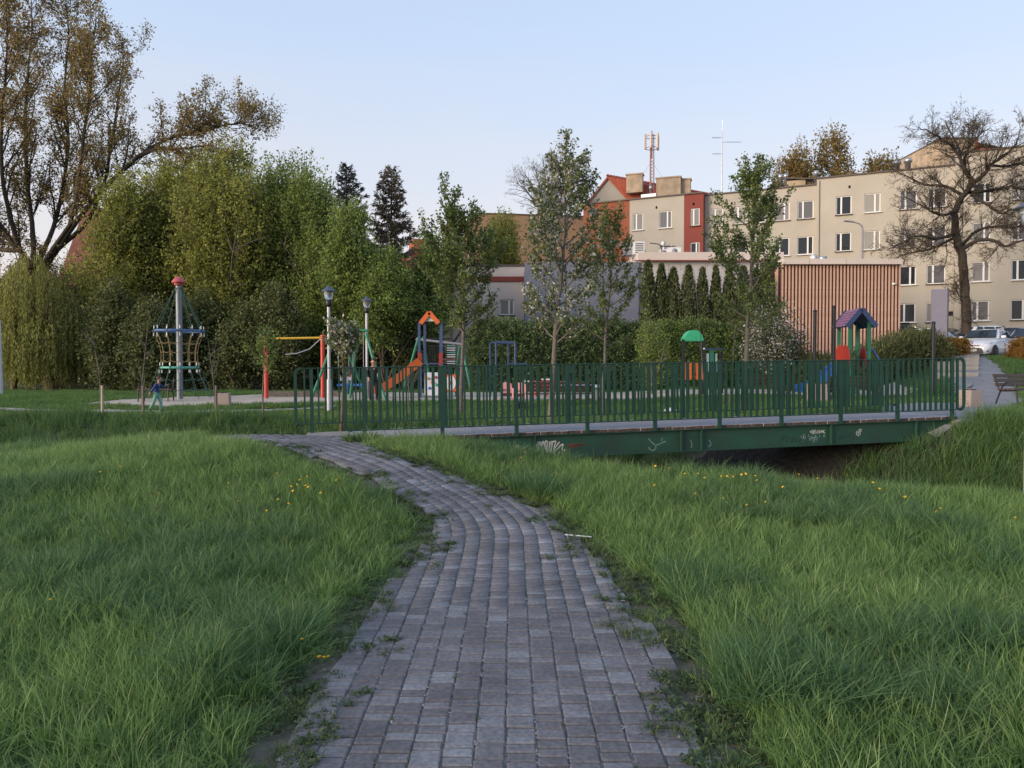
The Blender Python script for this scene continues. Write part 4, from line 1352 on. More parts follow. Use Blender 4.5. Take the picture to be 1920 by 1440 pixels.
lf_spr = leaf_mat('spruce_needle', (0.082, 0.070, 0.053), (0.245, 0.187, 0.122), trans=.1, wscale=.5, wamt=.4)
lf_sp2 = leaf_mat('blue_spruce_needle', (0.048, 0.057, 0.057), (0.135, 0.138, 0.117), trans=.1, wscale=.4, wamt=.4)
lf_hed = leaf_mat('hedge_leaf', (0.044, 0.073, 0.031), (0.145, 0.205, 0.073), trans=.25, wscale=.6, wamt=.45)
lf_lhe = leaf_mat('fresh_hedge_leaf', (0.062, 0.106, 0.030), (0.188, 0.250, 0.073), trans=.35, wscale=.6, wamt=.4)
lf_thu = leaf_mat('thuja_spray', (0.038, 0.052, 0.022), (0.121, 0.141, 0.052), trans=.12, wscale=1.2, wamt=.4)
lf_jun = leaf_mat('juniper_spray', (0.048, 0.062, 0.028), (0.161, 0.175, 0.070), trans=.15, wscale=.7, wamt=.45)
lf_yel = leaf_mat('fresh_yellow_green_leaf', (0.110, 0.165, 0.033), (0.264, 0.352, 0.083), trans=.42, wscale=.9, wamt=.35)
lf_ora = leaf_mat('orange_hedge_leaf', (.17, .085, .020), (.36, .21, .045), trans=.3, wscale=1.3, wamt=.4)
lf_yeg = leaf_mat('golden_hedge_leaf', (.16, .130, .022), (.34, .26, .05), trans=.3, wscale=1.3, wamt=.45)
lf_bud = leaf_mat('bud', (.10, .075, .040), (.20, .155, .075), trans=.3, wscale=.4)
lf_whi = leaf_mat('white_blossom_shrub', (.060, .085, .034), (.150, .175, .070), trans=.35, wscale=.8, cc=(.62, .60, .57))


class Wood:
    def __init__(s): s.v = []; s.f = []; s.n = 0

    def add(s, pts, rad, n=5):
        pts = np.asarray(pts, dtype=float); m = len(pts)
        t = np.gradient(pts, axis=0); t /= np.linalg.norm(t, axis=1)[:, None] + 1e-9
        ref = np.array((.31, .95, .05)) if abs(t[0, 2]) > .7 else np.array((.05, .1, .99))
        x = np.cross(np.broadcast_to(ref, t.shape), t); x /= np.linalg.norm(x, axis=1)[:, None] + 1e-9
        y = np.cross(t, x)
        a = np.arange(n) * 2 * np.pi / n
        ring = pts[:, None, :] + (x[:, None, :] * np.cos(a)[None, :, None] + y[:, None, :] * np.sin(a)[None, :, None]) * np.asarray(rad)[:, None, None]
        s.v.append(ring.reshape(-1, 3))
        i = np.arange(m - 1)[:, None] * n; k = np.arange(n)[None, :]; l = (k + 1) % n
        s.f.append((np.stack([i + k, i + l, i + n + l, i + n + k], -1) + s.n).reshape(-1, 4)); s.n += m * n

    def arrays(s):
        if not s.v: return np.zeros((0, 3)), np.zeros((0, 4), int)
        return np.concatenate(s.v), np.concatenate(s.f)


def nrm(v): return v / (np.linalg.norm(v, axis=-1, keepdims=True) + 1e-9)


def leaf_quads(rng, pos, dirs, size, aspect=.5, spread=.8, down=0.0):
    """one folded leaf at each point"""
    n = len(pos)
    a = nrm(np.asarray(dirs) * (1 - spread) + nrm(rng.normal(size=(n, 3))) * spread + np.array((0, 0, -down)))
    s = nrm(np.cross(a, nrm(rng.normal(size=(n, 3)))))
    nn = np.cross(a, s)
    l = (size * rng.uniform(.65, 1.3, n))[:, None]; w = l * aspect * .5
    v = np.stack([pos, pos + a * l * .45 + s * w + nn * w * .3, pos + a * l, pos + a * l * .45 - s * w + nn * w * .3], 1).reshape(-1, 3)
    f = np.arange(4 * n).reshape(n, 4)
    return v, f


def plant(name, label, cat, base, trunk, twig, leaves, barkm, leafm, group=None, tone=None, kind=None, rng=None, trunk_name='trunk'):
    """assembles trunk and crown (twigs + leaves) round the foot of the plant"""
    base = np.array(base)
    t = thing(name, label, cat, tuple(base), 0, group)
    v, f = trunk.arrays()
    if len(f): link_mesh(trunk_name, np_mesh(trunk_name, v - base, f, barkm, smooth=True), t)
    vs, fs, mi, tn = [], [], [], []; off = 0
    v, f = twig.arrays()
    if len(f): vs.append(v); fs.append(f); mi.append(np.zeros(len(f))); tn.append(np.full(len(v), .5)); off = len(v)
    for (v, f) in leaves:
        if not len(f): continue
        vs.append(v); fs.append(f + off); mi.append(np.ones(len(f))); off += len(v)
        tn.append(np.repeat(rng.uniform(0, 1, len(f)), 4))
    if vs:
        link_mesh('crown', np_mesh('crown', np.concatenate(vs) - base, np.concatenate(fs), [barkm, leafm], tone=np.concatenate(tn), mi=np.concatenate(mi)), t)
    return t


def wander(rng, p, d, L, n, wob, up=0.0):
    pts = [np.array(p, float)]; d = nrm(np.array(d, float))
    for i in range(n):
        d = nrm(d + rng.normal(size=3) * wob + np.array((0, 0, up)))
        pts.append(pts[-1] + d * L / n)
    return np.array(pts)


def along(pts, t):
    x = t * (len(pts) - 1); i = min(int(x), len(pts) - 2); f = x - i
    return pts[i] * (1 - f) + pts[i + 1] * f, nrm(pts[i + 1] - pts[i])


def side_dir(rng, d, ang):
    q = nrm(np.cross(d, rng.normal(size=3)))
    return nrm(d * math.cos(ang) + q * math.sin(ang))


def sleeve(rng, pts, per_m, rad, t0=.15):
    """leaf positions in a sleeve round a shoot"""
    L = np.linalg.norm(np.diff(pts, axis=0), axis=1).sum()
    n = max(2, int(per_m * L))
    t = rng.uniform(t0, 1, n); x = t * (len(pts) - 1); i = np.minimum(x.astype(int), len(pts) - 2); f = (x - i)[:, None]
    p = pts[i] * (1 - f) + pts[i + 1] * f
    d = nrm(pts[i + 1] - pts[i])
    return p + rng.normal(size=(n, 3)) * rad * .5, d


def young_tree(seed, label, px, Y, ytop, half_px, ycrown, leafm, barkm=None, dens=1.0, nb=30, group='young trees by the playground', leaf=.085, lean=0.0, r0=.065):
    rng = np.random.default_rng(seed)
    b_ = gx(px, Y); base = np.array(b_)
    Ht = (P(px, ytop, Y).z - b_.z) * .925; cb = P(px, ycrown, Y).z - b_.z; hw = half_px / F * Y
    tr, tw = Wood(), Wood(); lp, ld = [], []
    lead = wander(rng, base, (lean, 0, 1), Ht * .94, 14, .035, .06)
    lead[:, 2] = base[2] + np.linspace(0, Ht * .96, len(lead))
    tr.add(lead, np.linspace(r0, .012, len(lead)) * np.concatenate([[1.35], np.ones(len(lead) - 1)]), 8)
    p, d = sleeve(rng, lead[9:], 70 * dens, .12); lp.append(p); ld.append(d)
    for i in range(nb):
        t = (i + rng.uniform()) / nb
        h = cb + (Ht * .93 - cb) * t ** .9
        p, d = along(lead, h / (Ht * .96))
        ang = R(66 - 38 * t + rng.normal() * 7)
        az = i * 2.4 + rng.normal() * .3
        d = np.array((math.cos(az) * math.sin(ang), math.sin(az) * math.sin(ang), math.cos(ang)))
        prof = (.55 + .45 * min(1, t / .25)) * (1 - t) ** .62 + .16
        L = 1.15 * hw * prof / max(.5, math.sin(ang)) * rng.uniform(.72, 1.15)
        pts = wander(rng, p, d, L, 7, .07, .075)
        (tr if t < .5 else tw).add(pts, np.linspace(r0 * .36 * (1 - .6 * t), .006, len(pts)), 5)
        q, e = sleeve(rng, pts, 66 * dens, .10, .3); lp.append(q); ld.append(e)
        for j in range(int(3 + L * 3.2)):
            tt = rng.uniform(.2, .9); p2, d2 = along(pts, tt)
            s2 = side_dir(rng, d2, R(rng.uniform(25, 60)))
            l2 = L * (1 - tt * .7) * rng.uniform(.25, .55)
            pp = wander(rng, p2, s2, l2, 4, .09, .08)
            tw.add(pp, np.linspace(.008, .004, len(pp)), 3)
            q, e = sleeve(rng, pp, 62 * dens, .085, .1); lp.append(q); ld.append(e)
    lp, ld = np.concatenate(lp), np.concatenate(ld)
    lv = leaf_quads(rng, lp, ld, leaf, .62, .75, .25)
    return plant('young_tree', label, 'tree', base, tr, tw, [lv], barkm or bark_g, leafm, group, rng=rng)


def spray_crown(rng, c, r, n, leaf, per=14, slen=(.6, 1.3), up=.8, shell=.45, gap=.36, gs=.55, tips=.25, seed=0):
    """feathery shoots filling an ellipsoid; returns twigs and leaves"""
    tw = Wood(); lp, ld = [], []
    c = np.array(c); r = np.array(r)
    k = 0; tries = 0
    while k < n and tries < n * 6:
        tries += 1
        u = nrm(rng.normal(size=3)); q = shell + (1 - shell) * rng.uniform() ** .6
        p = c + u * r * q
        g = float(vnoise(p[0] + p[2] * .7, p[1] * .6 + p[2], gs, seed))
        if g < gap and tries < n * 3: continue
        d = nrm(u * .55 + np.array((0, 0, up)) + rng.normal(size=3) * .28)
        L = rng.uniform(*slen) * (1 + tips * max(0, u[2]))
        pts = wander(rng, p, d, L, 4, .10, .06)
        if k % 2 == 0: tw.add(pts, np.linspace(.016, .006, 5), 3)
        a, e = sleeve(rng, pts, per / L, .20, 0); lp.append(a); ld.append(e); k += 1
    lp, ld = np.concatenate(lp), np.concatenate(ld)
    return tw, leaf_quads(rng, lp, ld, leaf, .6, .7, .05)


def crown_tree(name, seed, label, px, Y, ytop, ybot, half_px, leafm, barkm, n=700, leaf=.14, per=15, lobes=5, group=None, trunk_r=.16, up=.8, slen=(.6, 1.3), gap=.36, cat='tree', lean=0, depth=1.0, base=None, stems=3):
    rng = np.random.default_rng(seed)
    b_ = gx(px, Y) if base is None else base
    base = np.array(b_); zt, zb = P(px, ytop, Y).z - .42 * slen[1] * min(1, up), max(P(px, ybot, Y).z, b_.z + .15)
    hw = half_px / F * Y; ch = (zt - zb)
    tr, tw = Wood(), Wood(); leaves = []
    cx = base[0] + lean
    for i in range(lobes):
        f = i / max(1, lobes - 1) if lobes > 1 else .5
        if lobes == 1: c, r_ = (cx, base[1], zb + ch / 2), (hw, hw * depth, ch / 2)
        else:
            wdt = .62 + .38 * math.sin(math.pi * min(1, .25 + f * .85))
            c = (cx + rng.uniform(-.45, .45) * hw * wdt, base[1] + rng.uniform(-.4, .4) * hw * depth, zb + ch * (.22 + .56 * f))
            r_ = (hw * .68 * wdt, hw * .68 * wdt * depth, ch * .30)
        w_, lv = spray_crown(rng, c, r_, n // lobes, leaf, per, slen, up, .35, gap, .55, .25, seed + i)
        leaves.append(lv); tw.v += w_.v; tw.f += [q + tw.n for q in w_.f]; tw.n += w_.n
    for s in range(stems):
        d = np.array((rng.normal() * .22 * (stems > 1) + lean / max(1, ch) * .8, rng.normal() * .2 * (stems > 1), 1))
        L = (zt - base[2]) * (.78 if s == 0 else .62)
        pts = wander(rng, base + np.array((rng.normal() * .12, rng.normal() * .12, -.1)) * (s > 0), d, L, 9, .07, .03)
        tr.add(pts, np.linspace(trunk_r * (1 if s == 0 else .7), .02, len(pts)), 7)
        for j in range(8):
            p, dd = along(pts, rng.uniform(.3, .95)); q = wander(rng, p, side_dir(rng, dd, R(rng.uniform(30, 60))), hw * rng.uniform(.4, .9), 5, .12, .08)
            tw.add(q, np.linspace(trunk_r * .3, .012, len(q)), 4)
    return plant(name, label, cat, base, tr, tw, leaves, barkm, leafm, group, rng=rng)


# ---- big poplar with spring catkins browned by painted sunset glow: limbs follow the photograph, twigs grow from them
def limb_tree(name, seed, label, base, limbs, leafm, barkm, levels, leaf, per_m, group=None, cat='tree', upb=.10, leafr=.12):
    rng = np.random.default_rng(seed)
    tr, tw = Wood(), Wood(); lp, ld = [], []

    def rec(pts, rad, lev):
        if lev >= len(levels):
            if per_m:
                q, e = sleeve(rng, pts, per_m, leafr, .1); lp.append(q); ld.append(e)
            return
        sp, l0, l1, a0, a1, t0 = levels[lev]
        L = np.linalg.norm(np.diff(pts, axis=0), axis=1).sum()
        for k in range(max(1, int(L / sp))):
            t = t0 + (1 - t0) * rng.uniform() ** .85
            p, d = along(pts, min(.999, t))
            x = t * (len(pts) - 1); rr = np.interp(x, np.arange(len(pts)), rad)
            s = side_dir(rng, d, R(rng.uniform(a0, a1)))
            l = rng.uniform(l0, l1) * (1.15 - .5 * t)
            q = wander(rng, p, s, l, 6 if lev < 1 else (5 if lev < 2 else 3), .13 if lev else .10, upb)
            r1 = max(.007, min(rr * .55, .018 + l * .012))
            rq = np.linspace(r1, max(.006, r1 * .35), len(q))
            (tr if lev == 0 else tw).add(q, rq, 5 if lev == 0 else 3)
            rec(q, rq, lev + 1)
        if per_m and lev >= 1:
            q, e = sleeve(rng, pts, per_m * .6, leafr, .3); lp.append(q); ld.append(e)
    for (pts, r0, r1) in limbs:
        pts = np.array(pts, float)
        # smooth the hand drawn polyline
        m = len(pts); tt = np.linspace(0, m - 1, (m - 1) * 4 + 1)
        sm_ = np.stack([np.interp(tt, np.arange(m), pts[:, k]) for k in range(3)], 1)
        for _ in range(2): sm_[1:-1] = (sm_[:-2] + 2 * sm_[1:-1] + sm_[2:]) / 4
        sm_[1:-1] += rng.normal(size=(len(sm_) - 2, 3)) * r0 * .12
        rad = np.linspace(r0, r1, len(sm_))
        tr.add(sm_, rad, 9)
        rec(sm_, rad, 0)
    lv = []
    if lp:
        lp_, ld_ = np.concatenate(lp), np.concatenate(ld)
        lv = [leaf_quads(rng, lp_, ld_, leaf, .6, .75, .15)]
    return plant(name, label, cat, base, tr, tw, lv, barkm, leafm, group, rng=rng)


def LP(pts, Y, dy=None):
    return [np.array(P(px, py, Y + (dy[i] if dy else 0))) for i, (px, py) in enumerate(pts)]


Yp = 44
pb = gx(85, Yp)
limbs = [
    ([np.array(pb) - (0, 0, .3)] + LP([(80, 640), (75, 560), (62, 500)], Yp), .50, .34),
    (LP([(62, 500), (40, 470), (5, 425), (-30, 370), (-50, 290), (-55, 200)], Yp, [0, 0, -.6, -1.2, -1.6, -2]), .18, .03),
    (LP([(40, 470), (22, 400), (10, 330), (8, 250), (20, 160), (25, 70), (22, 20)], Yp, [0, -.8, -1.5, -2, -2.2, -2.4, -2.6]), .15, .025),
    (LP([(66, 500), (66, 420), (55, 330), (54, 240), (60, 150), (72, 60), (70, 10)], Yp, [0, .4, .9, 1.2, 1.4, 1.6, 1.8]), .155, .025),
    (LP([(70, 505), (105, 430), (128, 340), (135, 250), (128, 160), (140, 70), (135, 15)], Yp, [0, 1, 1.8, 2.4, 2.6, 2.8, 3]), .15, .025),
    (LP([(72, 510), (140, 420), (150, 360), (162, 260), (178, 180), (182, 100), (190, 40)], Yp, [0, -.6, -1, -1.2, -1.4, -1.6, -1.6]), .145, .025),
    (LP([(76, 520), (130, 440), (200, 352), (262, 298), (318, 262), (380, 250), (440, 235), (470, 238)], Yp, [0, .3, .6, .8, 1, 1.2, 1.3, 1.4]), .17, .03),
    (LP([(262, 298), (300, 280), (350, 282), (395, 275)], Yp, [.8, .2, -.4, -.9]), .14, .04),
    (LP([(110, 470), (170, 420), (200, 350), (220, 250), (232, 160), (240, 110)], Yp, [0, 1.6, 2.4, 3, 3.2, 3.4]), .15, .025),
    (LP([(40, 470), (0, 470), (-60, 440), (-120, 380), (-150, 300)], Yp, [0, 1, 1.8, 2.4, 3]), .17, .03),
]
limb_tree('poplar_tree', 3, 'huge poplar with spring foliage bronzed by painted sunset glow and a long limb leaning out to the side', tuple(pb), limbs, lf_pop, bark_d,
          [(.40, 1.4, 3.8, 22, 52, .15), (.28, .6, 1.5, 25, 60, .10), (.22, .35, .75, 20, 60, .1)], .15, 11.5, None, upb=.12, leafr=.25)

# ---- dense green trees behind the climbing net
for i, (px, Y, yt, yb, hw, n, m, lb) in enumerate((
        (255, 41, 345, 640, 72, 640, lf_den, 'olive green tree with loose crown growing next to the big poplar'),
        (340, 44, 296, 640, 84, 820, lf_den, 'tall olive green tree rising behind the climbing net mast'),
        (392, 42.5, 300, 645, 66, 640, lf_den, 'olive green tree closing the gap right behind the top of the climbing mast'),
        (440, 42, 290, 650, 80, 820, lf_den, 'dense green tree with upright shoots behind the red swing post'),
        (530, 43, 322, 640, 74, 780, lf_gre, 'dense green tree with the highest feathery tips, left of the spruces'),
        (598, 41, 335, 640, 55, 560, lf_gre, 'narrow green tree standing just left of the darker spruce'),
        (655, 38, 410, 600, 36, 420, lf_gre, 'lighter green tree in front of the darker spruce'))):
    crown_tree('broadleaf_tree', 40 + i, lb, px, Y, yt, yb, int(hw * 1.3), m, bark_m, n=int(n * 3.7), leaf=.165, per=17, lobes=7, group='dense trees behind the playground', gap=.24, slen=(.7, 1.7), up=1.0)
for i, (px, Y, yt, yb, hw, n, m, lb) in enumerate((
        (722, 37.5, 478, 640, 62, 620, lf_gre, 'spreading green tree beside the lamp and the dark garage opening'),
        (800, 39.5, 470, 650, 50, 480, lf_gre, 'green tree hiding the beige wall behind the orange slide tower'))):
    crown_tree('spreading_tree', 60 + i, lb, px, Y, yt, yb, hw, m, bark_m, n=int(n * 3.2), leaf=.15, per=15, lobes=6, gap=.28, up=.5, slen=(.5, 1.1), stems=3, trunk_r=.10)
crown_tree('spreading_tree', 66, 'leaning dark trunked tree beside the orange slide', 772, 38, 560, 650, 34, lf_gre, bark_d, n=160, leaf=.12, per=14, lobes=3, gap=.3, trunk_r=.14, lean=.8, stems=1)

# ---- dark understorey shrubs
for i, (px, Y, yt, yb, hw, n, m, lb) in enumerate((
        (215, 37, 560, 745, 52, 420, lf_dar, 'dark shrub filling the gap between the willow and the climbing net'),
        (285, 36, 585, 740, 48, 420, lf_dar, 'dark arching shrub behind the walking child'),
        (370, 38, 570, 740, 55, 480, lf_dar, 'dark shrub right behind the climbing net pole'),
        (448, 37, 590, 735, 48, 380, lf_dar, 'brownish shrub with a leaning trunk right of the climbing net'),
        (520, 37, 560, 732, 50, 420, lf_dar, 'dense olive shrub behind the yellow swing bar'),
        (600, 40, 590, 690, 40, 240, lf_gre, 'leafy bush at the corner of the beige service building'),
        (130, 47, 520, 745, 90, 520, lf_dar, 'dark thicket behind the weeping willow'),
        (20, 48, 520, 745, 70, 420, lf_dar, 'dark bush at the edge of the view behind the weeping willow'),
        (790, 39.5, 640, 712, 60, 220, lf_dar, 'low bush along the wall behind the orange slide'),
        (690, 40, 650, 715, 60, 200, lf_dar, 'low bush along the wall below the dark garage opening'),
        (55, 41.5, 610, 745, 60, 260, lf_dar, 'low dark bush under the left half of the weeping willow'),
        (150, 41, 600, 745, 55, 260, lf_dar, 'low dark bush behind the right edge of the weeping willow'))):
    crown_tree('shrub', 80 + i, lb, px, Y, yt, yb, hw, m, bark_d, n=int(n * 3.0), leaf=.15, per=15, lobes=5, group=None, gap=.22, up=.35, slen=(.5, 1.1), cat='shrub', trunk_r=.07)
rng = np.random.default_rng(9)
b_ = gx(444, 36.3); tr = Wood(); tr.add(wander(rng, np.array(b_) - (0, 0, .2), (-.26, 0, 1), 2.4, 8, .09), np.linspace(.11, .07, 9), 8)
plant('leaning_tree', 'warm brown leaning trunk standing among the dark shrubs', 'tree', b_, tr, Wood(), [], bark_o, lf_dar, rng=rng)

# ---- weeping willow
def willow(seed, px, Y, ytop, hpx):
    rng = np.random.default_rng(seed)
    b_ = gx(px + 20, Y); base = np.array(b_)
    zt = P(px, ytop, Y).z; hw = hpx / F * Y
    tr, tw = Wood(), Wood(); lp, ld = [], []
    main = wander(rng, base - (0, 0, .2), (-.1, 0, 1), (zt - base[2]) * .62, 8, .06)
    tr.add(main, np.linspace(.42, .22, 9), 9)
    p2 = np.array(gx(px - 58, Y - .6)); tr.add(wander(rng, p2 - (0, 0, .2), (.08, 0, 1), 4.4, 6, .04), np.linspace(.17, .10, 7), 7)
    for i in range(26):
        az = i * 2.4; q = wander(rng, main[rng.integers(4, 9)], (math.cos(az) * .8, math.sin(az) * .8, 1.0), rng.uniform(.5, 1) * hw * 1.25, 6, .1, -.10)
        tr.add(q, np.linspace(.10, .03, 7), 5)
    lobes = [(-.42, .0, .93, .5), (.05, -.3, 1.0, .55), (.35, .0, .86, .5), (-.7, -.1, .62, .42), (.72, -.1, .66, .36), (-.2, -.55, .58, .5), (.45, -.5, .55, .45), (-.85, .2, .45, .3), (.1, -.75, .42, .45)]
    for k in range(1150):
        lx, ly, lz, lr = lobes[rng.integers(len(lobes))]
        a = rng.uniform(0, 6.283); r_ = lr * math.sqrt(rng.uniform()) * hw
        cx, cy = base[0] - .8 + lx * hw + r_ * math.cos(a), base[1] + ly * hw + r_ * math.sin(a)
        top = base[2] + (zt - base[2]) * lz * (1 - .28 * (r_ / (lr * hw + 1e-6)) ** 2) * rng.uniform(.93, 1.0)
        L = (top - base[2]) * rng.uniform(.35, .82)
        if rng.uniform() < .2: L = (top - base[2]) * rng.uniform(.8, .97)
        n = 9; t = np.linspace(0, 1, n)
        ox, oy = math.cos(a) * .35 * rng.uniform(.3, 1.2), math.sin(a) * .35
        pts = np.stack([cx + ox * np.sqrt(t) + rng.normal(0, .03, n).cumsum() * .4, cy + oy * np.sqrt(t) + rng.normal(0, .03, n).cumsum() * .4, top + .12 * np.sin(np.pi * np.minimum(1, t * 4)) * (t < .25) - L * t ** 1.15], 1)
        if k % 2 == 0: tw.add(pts[::2], np.linspace(.012, .005, 5), 3)
        q, e = sleeve(rng, pts, 19, .07, .0); lp.append(q); ld.append(e)
    lp, ld = np.concatenate(lp), np.concatenate(ld)
    return plant('weeping_willow', 'weeping willow with long hanging yellow green curtains beside the playground', 'tree', base, tr, tw, [leaf_quads(rng, lp, ld, .15, .24, .30, .45)], bark_o, lf_wil, rng=rng)


willow(5, 82, 38, 470, 86)

# ---- spruces
def spruce(seed, label, px, Y, ytop, ybot, hpx, leafm):
    rng = np.random.default_rng(seed)
    b_ = gx(px, Y); base = np.array(b_); zt = P(px, ytop, Y).z; zb = P(px, ybot, Y).z; hw = hpx / F * Y
    tr, tw = Wood(), Wood(); lp, ld = [], []
    tr.add(np.stack([np.full(9, base[0]), np.full(9, base[1]), np.linspace(base[2], zt, 9)], 1), np.linspace(.3, .02, 9), 8)
    nb = 120
    for i in range(nb):
        t = ((i + rng.uniform()) / nb) ** .85; z = zb + (zt - zb) * t
        L = hw * (1 - t) ** .72 * rng.uniform(.62, 1.15) + .28
        az = i * 2.4 + rng.normal() * .25; dr = -.22 - .2 * (1 - t)
        q = wander(rng, (base[0], base[1], z), (math.cos(az), math.sin(az), .30 * t + dr * .4), L, 6, .04, -.02)
        q[:, 2] += np.linspace(0, 1, 7) ** 2 * L * (.18 + .25 * t) - np.sin(np.linspace(0, np.pi, 7)) * L * .10
        tw.add(q, np.linspace(.035, .008, 7), 4)
        a, e = sleeve(rng, q, 44, .10, .08); lp.append(a); ld.append(e)
        for j in range(int(L * 4)):
            p, d = along(q, rng.uniform(.2, .95)); s = nrm(np.array((-d[1], d[0], 0)) * rng.choice((-1, 1)) + d * .8 + np.array((0, 0, -.45)))
            pp = wander(rng, p, s, rng.uniform(.3, .6) * (.4 + L * .28), 3, .05, -.05)
            a, e = sleeve(rng, pp, 46, .08, 0); lp.append(a); ld.append(e)
    lp, ld = np.concatenate(lp), np.concatenate(ld)
    return plant('spruce_tree', label, 'tree', base, tr, tw, [leaf_quads(rng, lp, ld, .24, .30, .42, .12)], bark_d, leafm, 'spruces behind the playground', rng=rng)


spruce(12, 'bluish dark spruce half hidden behind the green trees', 652, 54, 312, 580, 62, lf_sp2)
spruce(13, 'reddish brown spruce standing free against the sky', 735, 56, 318, 560, 66, lf_spr)

# ---- bare tree in front of the apartment blocks
Yo = 43
ob = gx(1812, Yo)
_LP0 = LP
def LP(pts, Y, dy=None): return _LP0([(x_, y_ + max(0, (450 - y_) * .17)) for x_, y_ in pts], Y, dy)
limbs = [
    ([np.array(ob) - (0, 0, .3)] + LP([(1811, 600), (1806, 540), (1800, 480), (1789, 440), (1783, 405), (1790, 375), (1802, 350), (1812, 335)], Yo), 0.288, 0.143),
    (LP([(1812, 335), (1818, 318), (1805, 300), (1795, 268), (1778, 240), (1745, 215), (1715, 200)], Yo, [0, 0, -.3, -.6, -.8, -1, -1.2]), 0.160, 0.022),
    (LP([(1803, 300), (1802, 270), (1812, 240), (1830, 215), (1850, 200)], Yo, [0, .6, 1, 1.2, 1.4]), 0.104, 0.022),
    (LP([(1795, 268), (1790, 240), (1772, 205), (1765, 185)], Yo, [0, .8, 1.2, 1.4]), 0.080, 0.019),
    (LP([(1816, 325), (1838, 308), (1850, 285), (1880, 260), (1900, 235), (1905, 205)], Yo, [0, -.6, -1, -1.3, -1.5, -1.6]), 0.136, 0.022),
    (LP([(1850, 285), (1885, 288), (1925, 275), (1950, 250)], Yo, [-1, -.4, .2, .6]), 0.088, 0.022),
    (LP([(1812, 345), (1860, 340), (1890, 330), (1930, 345), (1960, 330)], Yo, [0, .8, 1.2, 1.8, 2]), 0.112, 0.022),
    (LP([(1792, 378), (1770, 398), (1745, 390), (1720, 372), (1690, 355)], Yo, [0, -.5, -1, -1.2, -1.4]), 0.104, 0.022),
    (LP([(1800, 352), (1770, 330), (1730, 330), (1700, 312), (1680, 300)], Yo, [0, .6, 1, 1.3, 1.6]), 0.104, 0.022),
    (LP([(1785, 440), (1750, 450), (1720, 440), (1690, 455), (1660, 470)], Yo, [0, -.6, -1.2, -1.6, -2]), 0.104, 0.022),
    (LP([(1788, 445), (1740, 470), (1700, 475), (1665, 490)], Yo, [0, .8, 1.3, 1.6]), 0.088, 0.022),
    (LP([(1797, 470), (1830, 450), (1865, 452), (1880, 465), (1910, 450), (1940, 455)], Yo, [0, -.6, -1, -1.1, -1.3, -1.6]), 0.136, 0.030),
    (LP([(1797, 465), (1825, 430), (1860, 420), (1900, 425), (1935, 410)], Yo, [0, .6, 1, 1.3, 1.6]), 0.112, 0.022),
    (LP([(1815, 350), (1850, 375), (1870, 395), (1900, 380), (1930, 385)], Yo, [0, -.8, -1.2, -1.6, -2]), 0.096, 0.022),
]
limb_tree('bare_oak', 8, 'large gnarled tree still almost bare in front of the apartment blocks', tuple(ob), limbs, lf_bud, bark_d,
          [(.27, .7, 2.0, 30, 72, .10), (.19, .5, 1.2, 30, 70, .06), (.13, .25, .6, 25, 70, .1)], .07, 9.0, None, upb=.05, leafr=.06)
# bare tree behind the blossoming one
LP = _LP0
b_ = gx(1035, 72)
rng = np.random.default_rng(2)
limbs = [([np.array(b_)] + LP([(1036, 520), (1034, 440)], 72), .3, .22)]
for k in range(9):
    a = -1 + 2 * k / 8
    limbs.append((LP([(1034, 445), (1034 + a * 22, 395), (1034 + a * 48, 335 + abs(a) * 22), (1034 + a * 66, 285 + abs(a) * 60)], 72, [0, rng.normal(), rng.normal() * 2, rng.normal() * 2.5]), .13, .03))
limb_tree('bare_tree', 9, 'pale bare tree with fine twigs behind the blossoming young tree', tuple(b_), limbs, lf_bud, bark_g,
          [(.5, 1.2, 2.6, 25, 55, .2), (.35, .6, 1.3, 25, 60, .1), (.26, .3, .7, 25, 60, .1)], .08, 2.0, None, upb=.05)
# trees behind the roofs
for i, (px, yt, hw, lb) in enumerate(((1490, 290, 45, 'brown leafing tree top left above the cream roof with the hatch'), (1560, 262, 55, 'tallest brown leafing tree behind the cream roofs'), (1640, 296, 48, 'low brown leafing tree top behind the roof with two steel pipes'))):
    crown_tree('roadside_tree', 120 + i, lb, px, 84, yt, 420, hw, lf_pop, bark_d, n=700, leaf=.30, per=13, lobes=4, group='trees behind the roofs', gap=.38, slen=(1.0, 2.4), up=1.0, trunk_r=.25)
crown_tree('roadside_tree', 124, 'yellow green tree in front of the brown rendered block', 930, 62, 420, 560, 50, lf_den, bark_m, n=1100, leaf=.2, per=14, lobes=4, gap=.34, slen=(.8, 1.6), up=.8)

# ---- young trees
young_tree(201, 'young tree with two tall leafy tips left of the blossoming tree', 862, 20.5, 372, 96, 640, lf_sap, dens=1.2, nb=34, r0=.075)
young_tree(202, 'tallest young tree, flecked with white blossom, its trunk behind the bridge railing', 1032, 18.2, 254, 98, 655, lf_blo, dens=1.05, nb=40, r0=.085)
young_tree(203, 'slim young tree with drooping leaves right of the blossoming tree', 1130, 20.5, 368, 66, 655, lf_sap, dens=.95, nb=28, r0=.06)
young_tree(204, 'tall green young tree in front of the row of conifers and the slatted pavilion', 1395, 20.5, 264, 88, 640, lf_sap, dens=1.1, nb=40, r0=.08)
young_tree(205, 'small round headed blossom tree in front of the playground lamp', 638, 17.5, 604, 40, 672, lf_blo, bark_o, dens=1.1, nb=22, r0=.05)
young_tree(206, 'small light green sapling in front of the red swing post', 492, 19.0, 606, 32, 700, lf_yel, dens=.8, nb=16, leaf=.07, r0=.022)


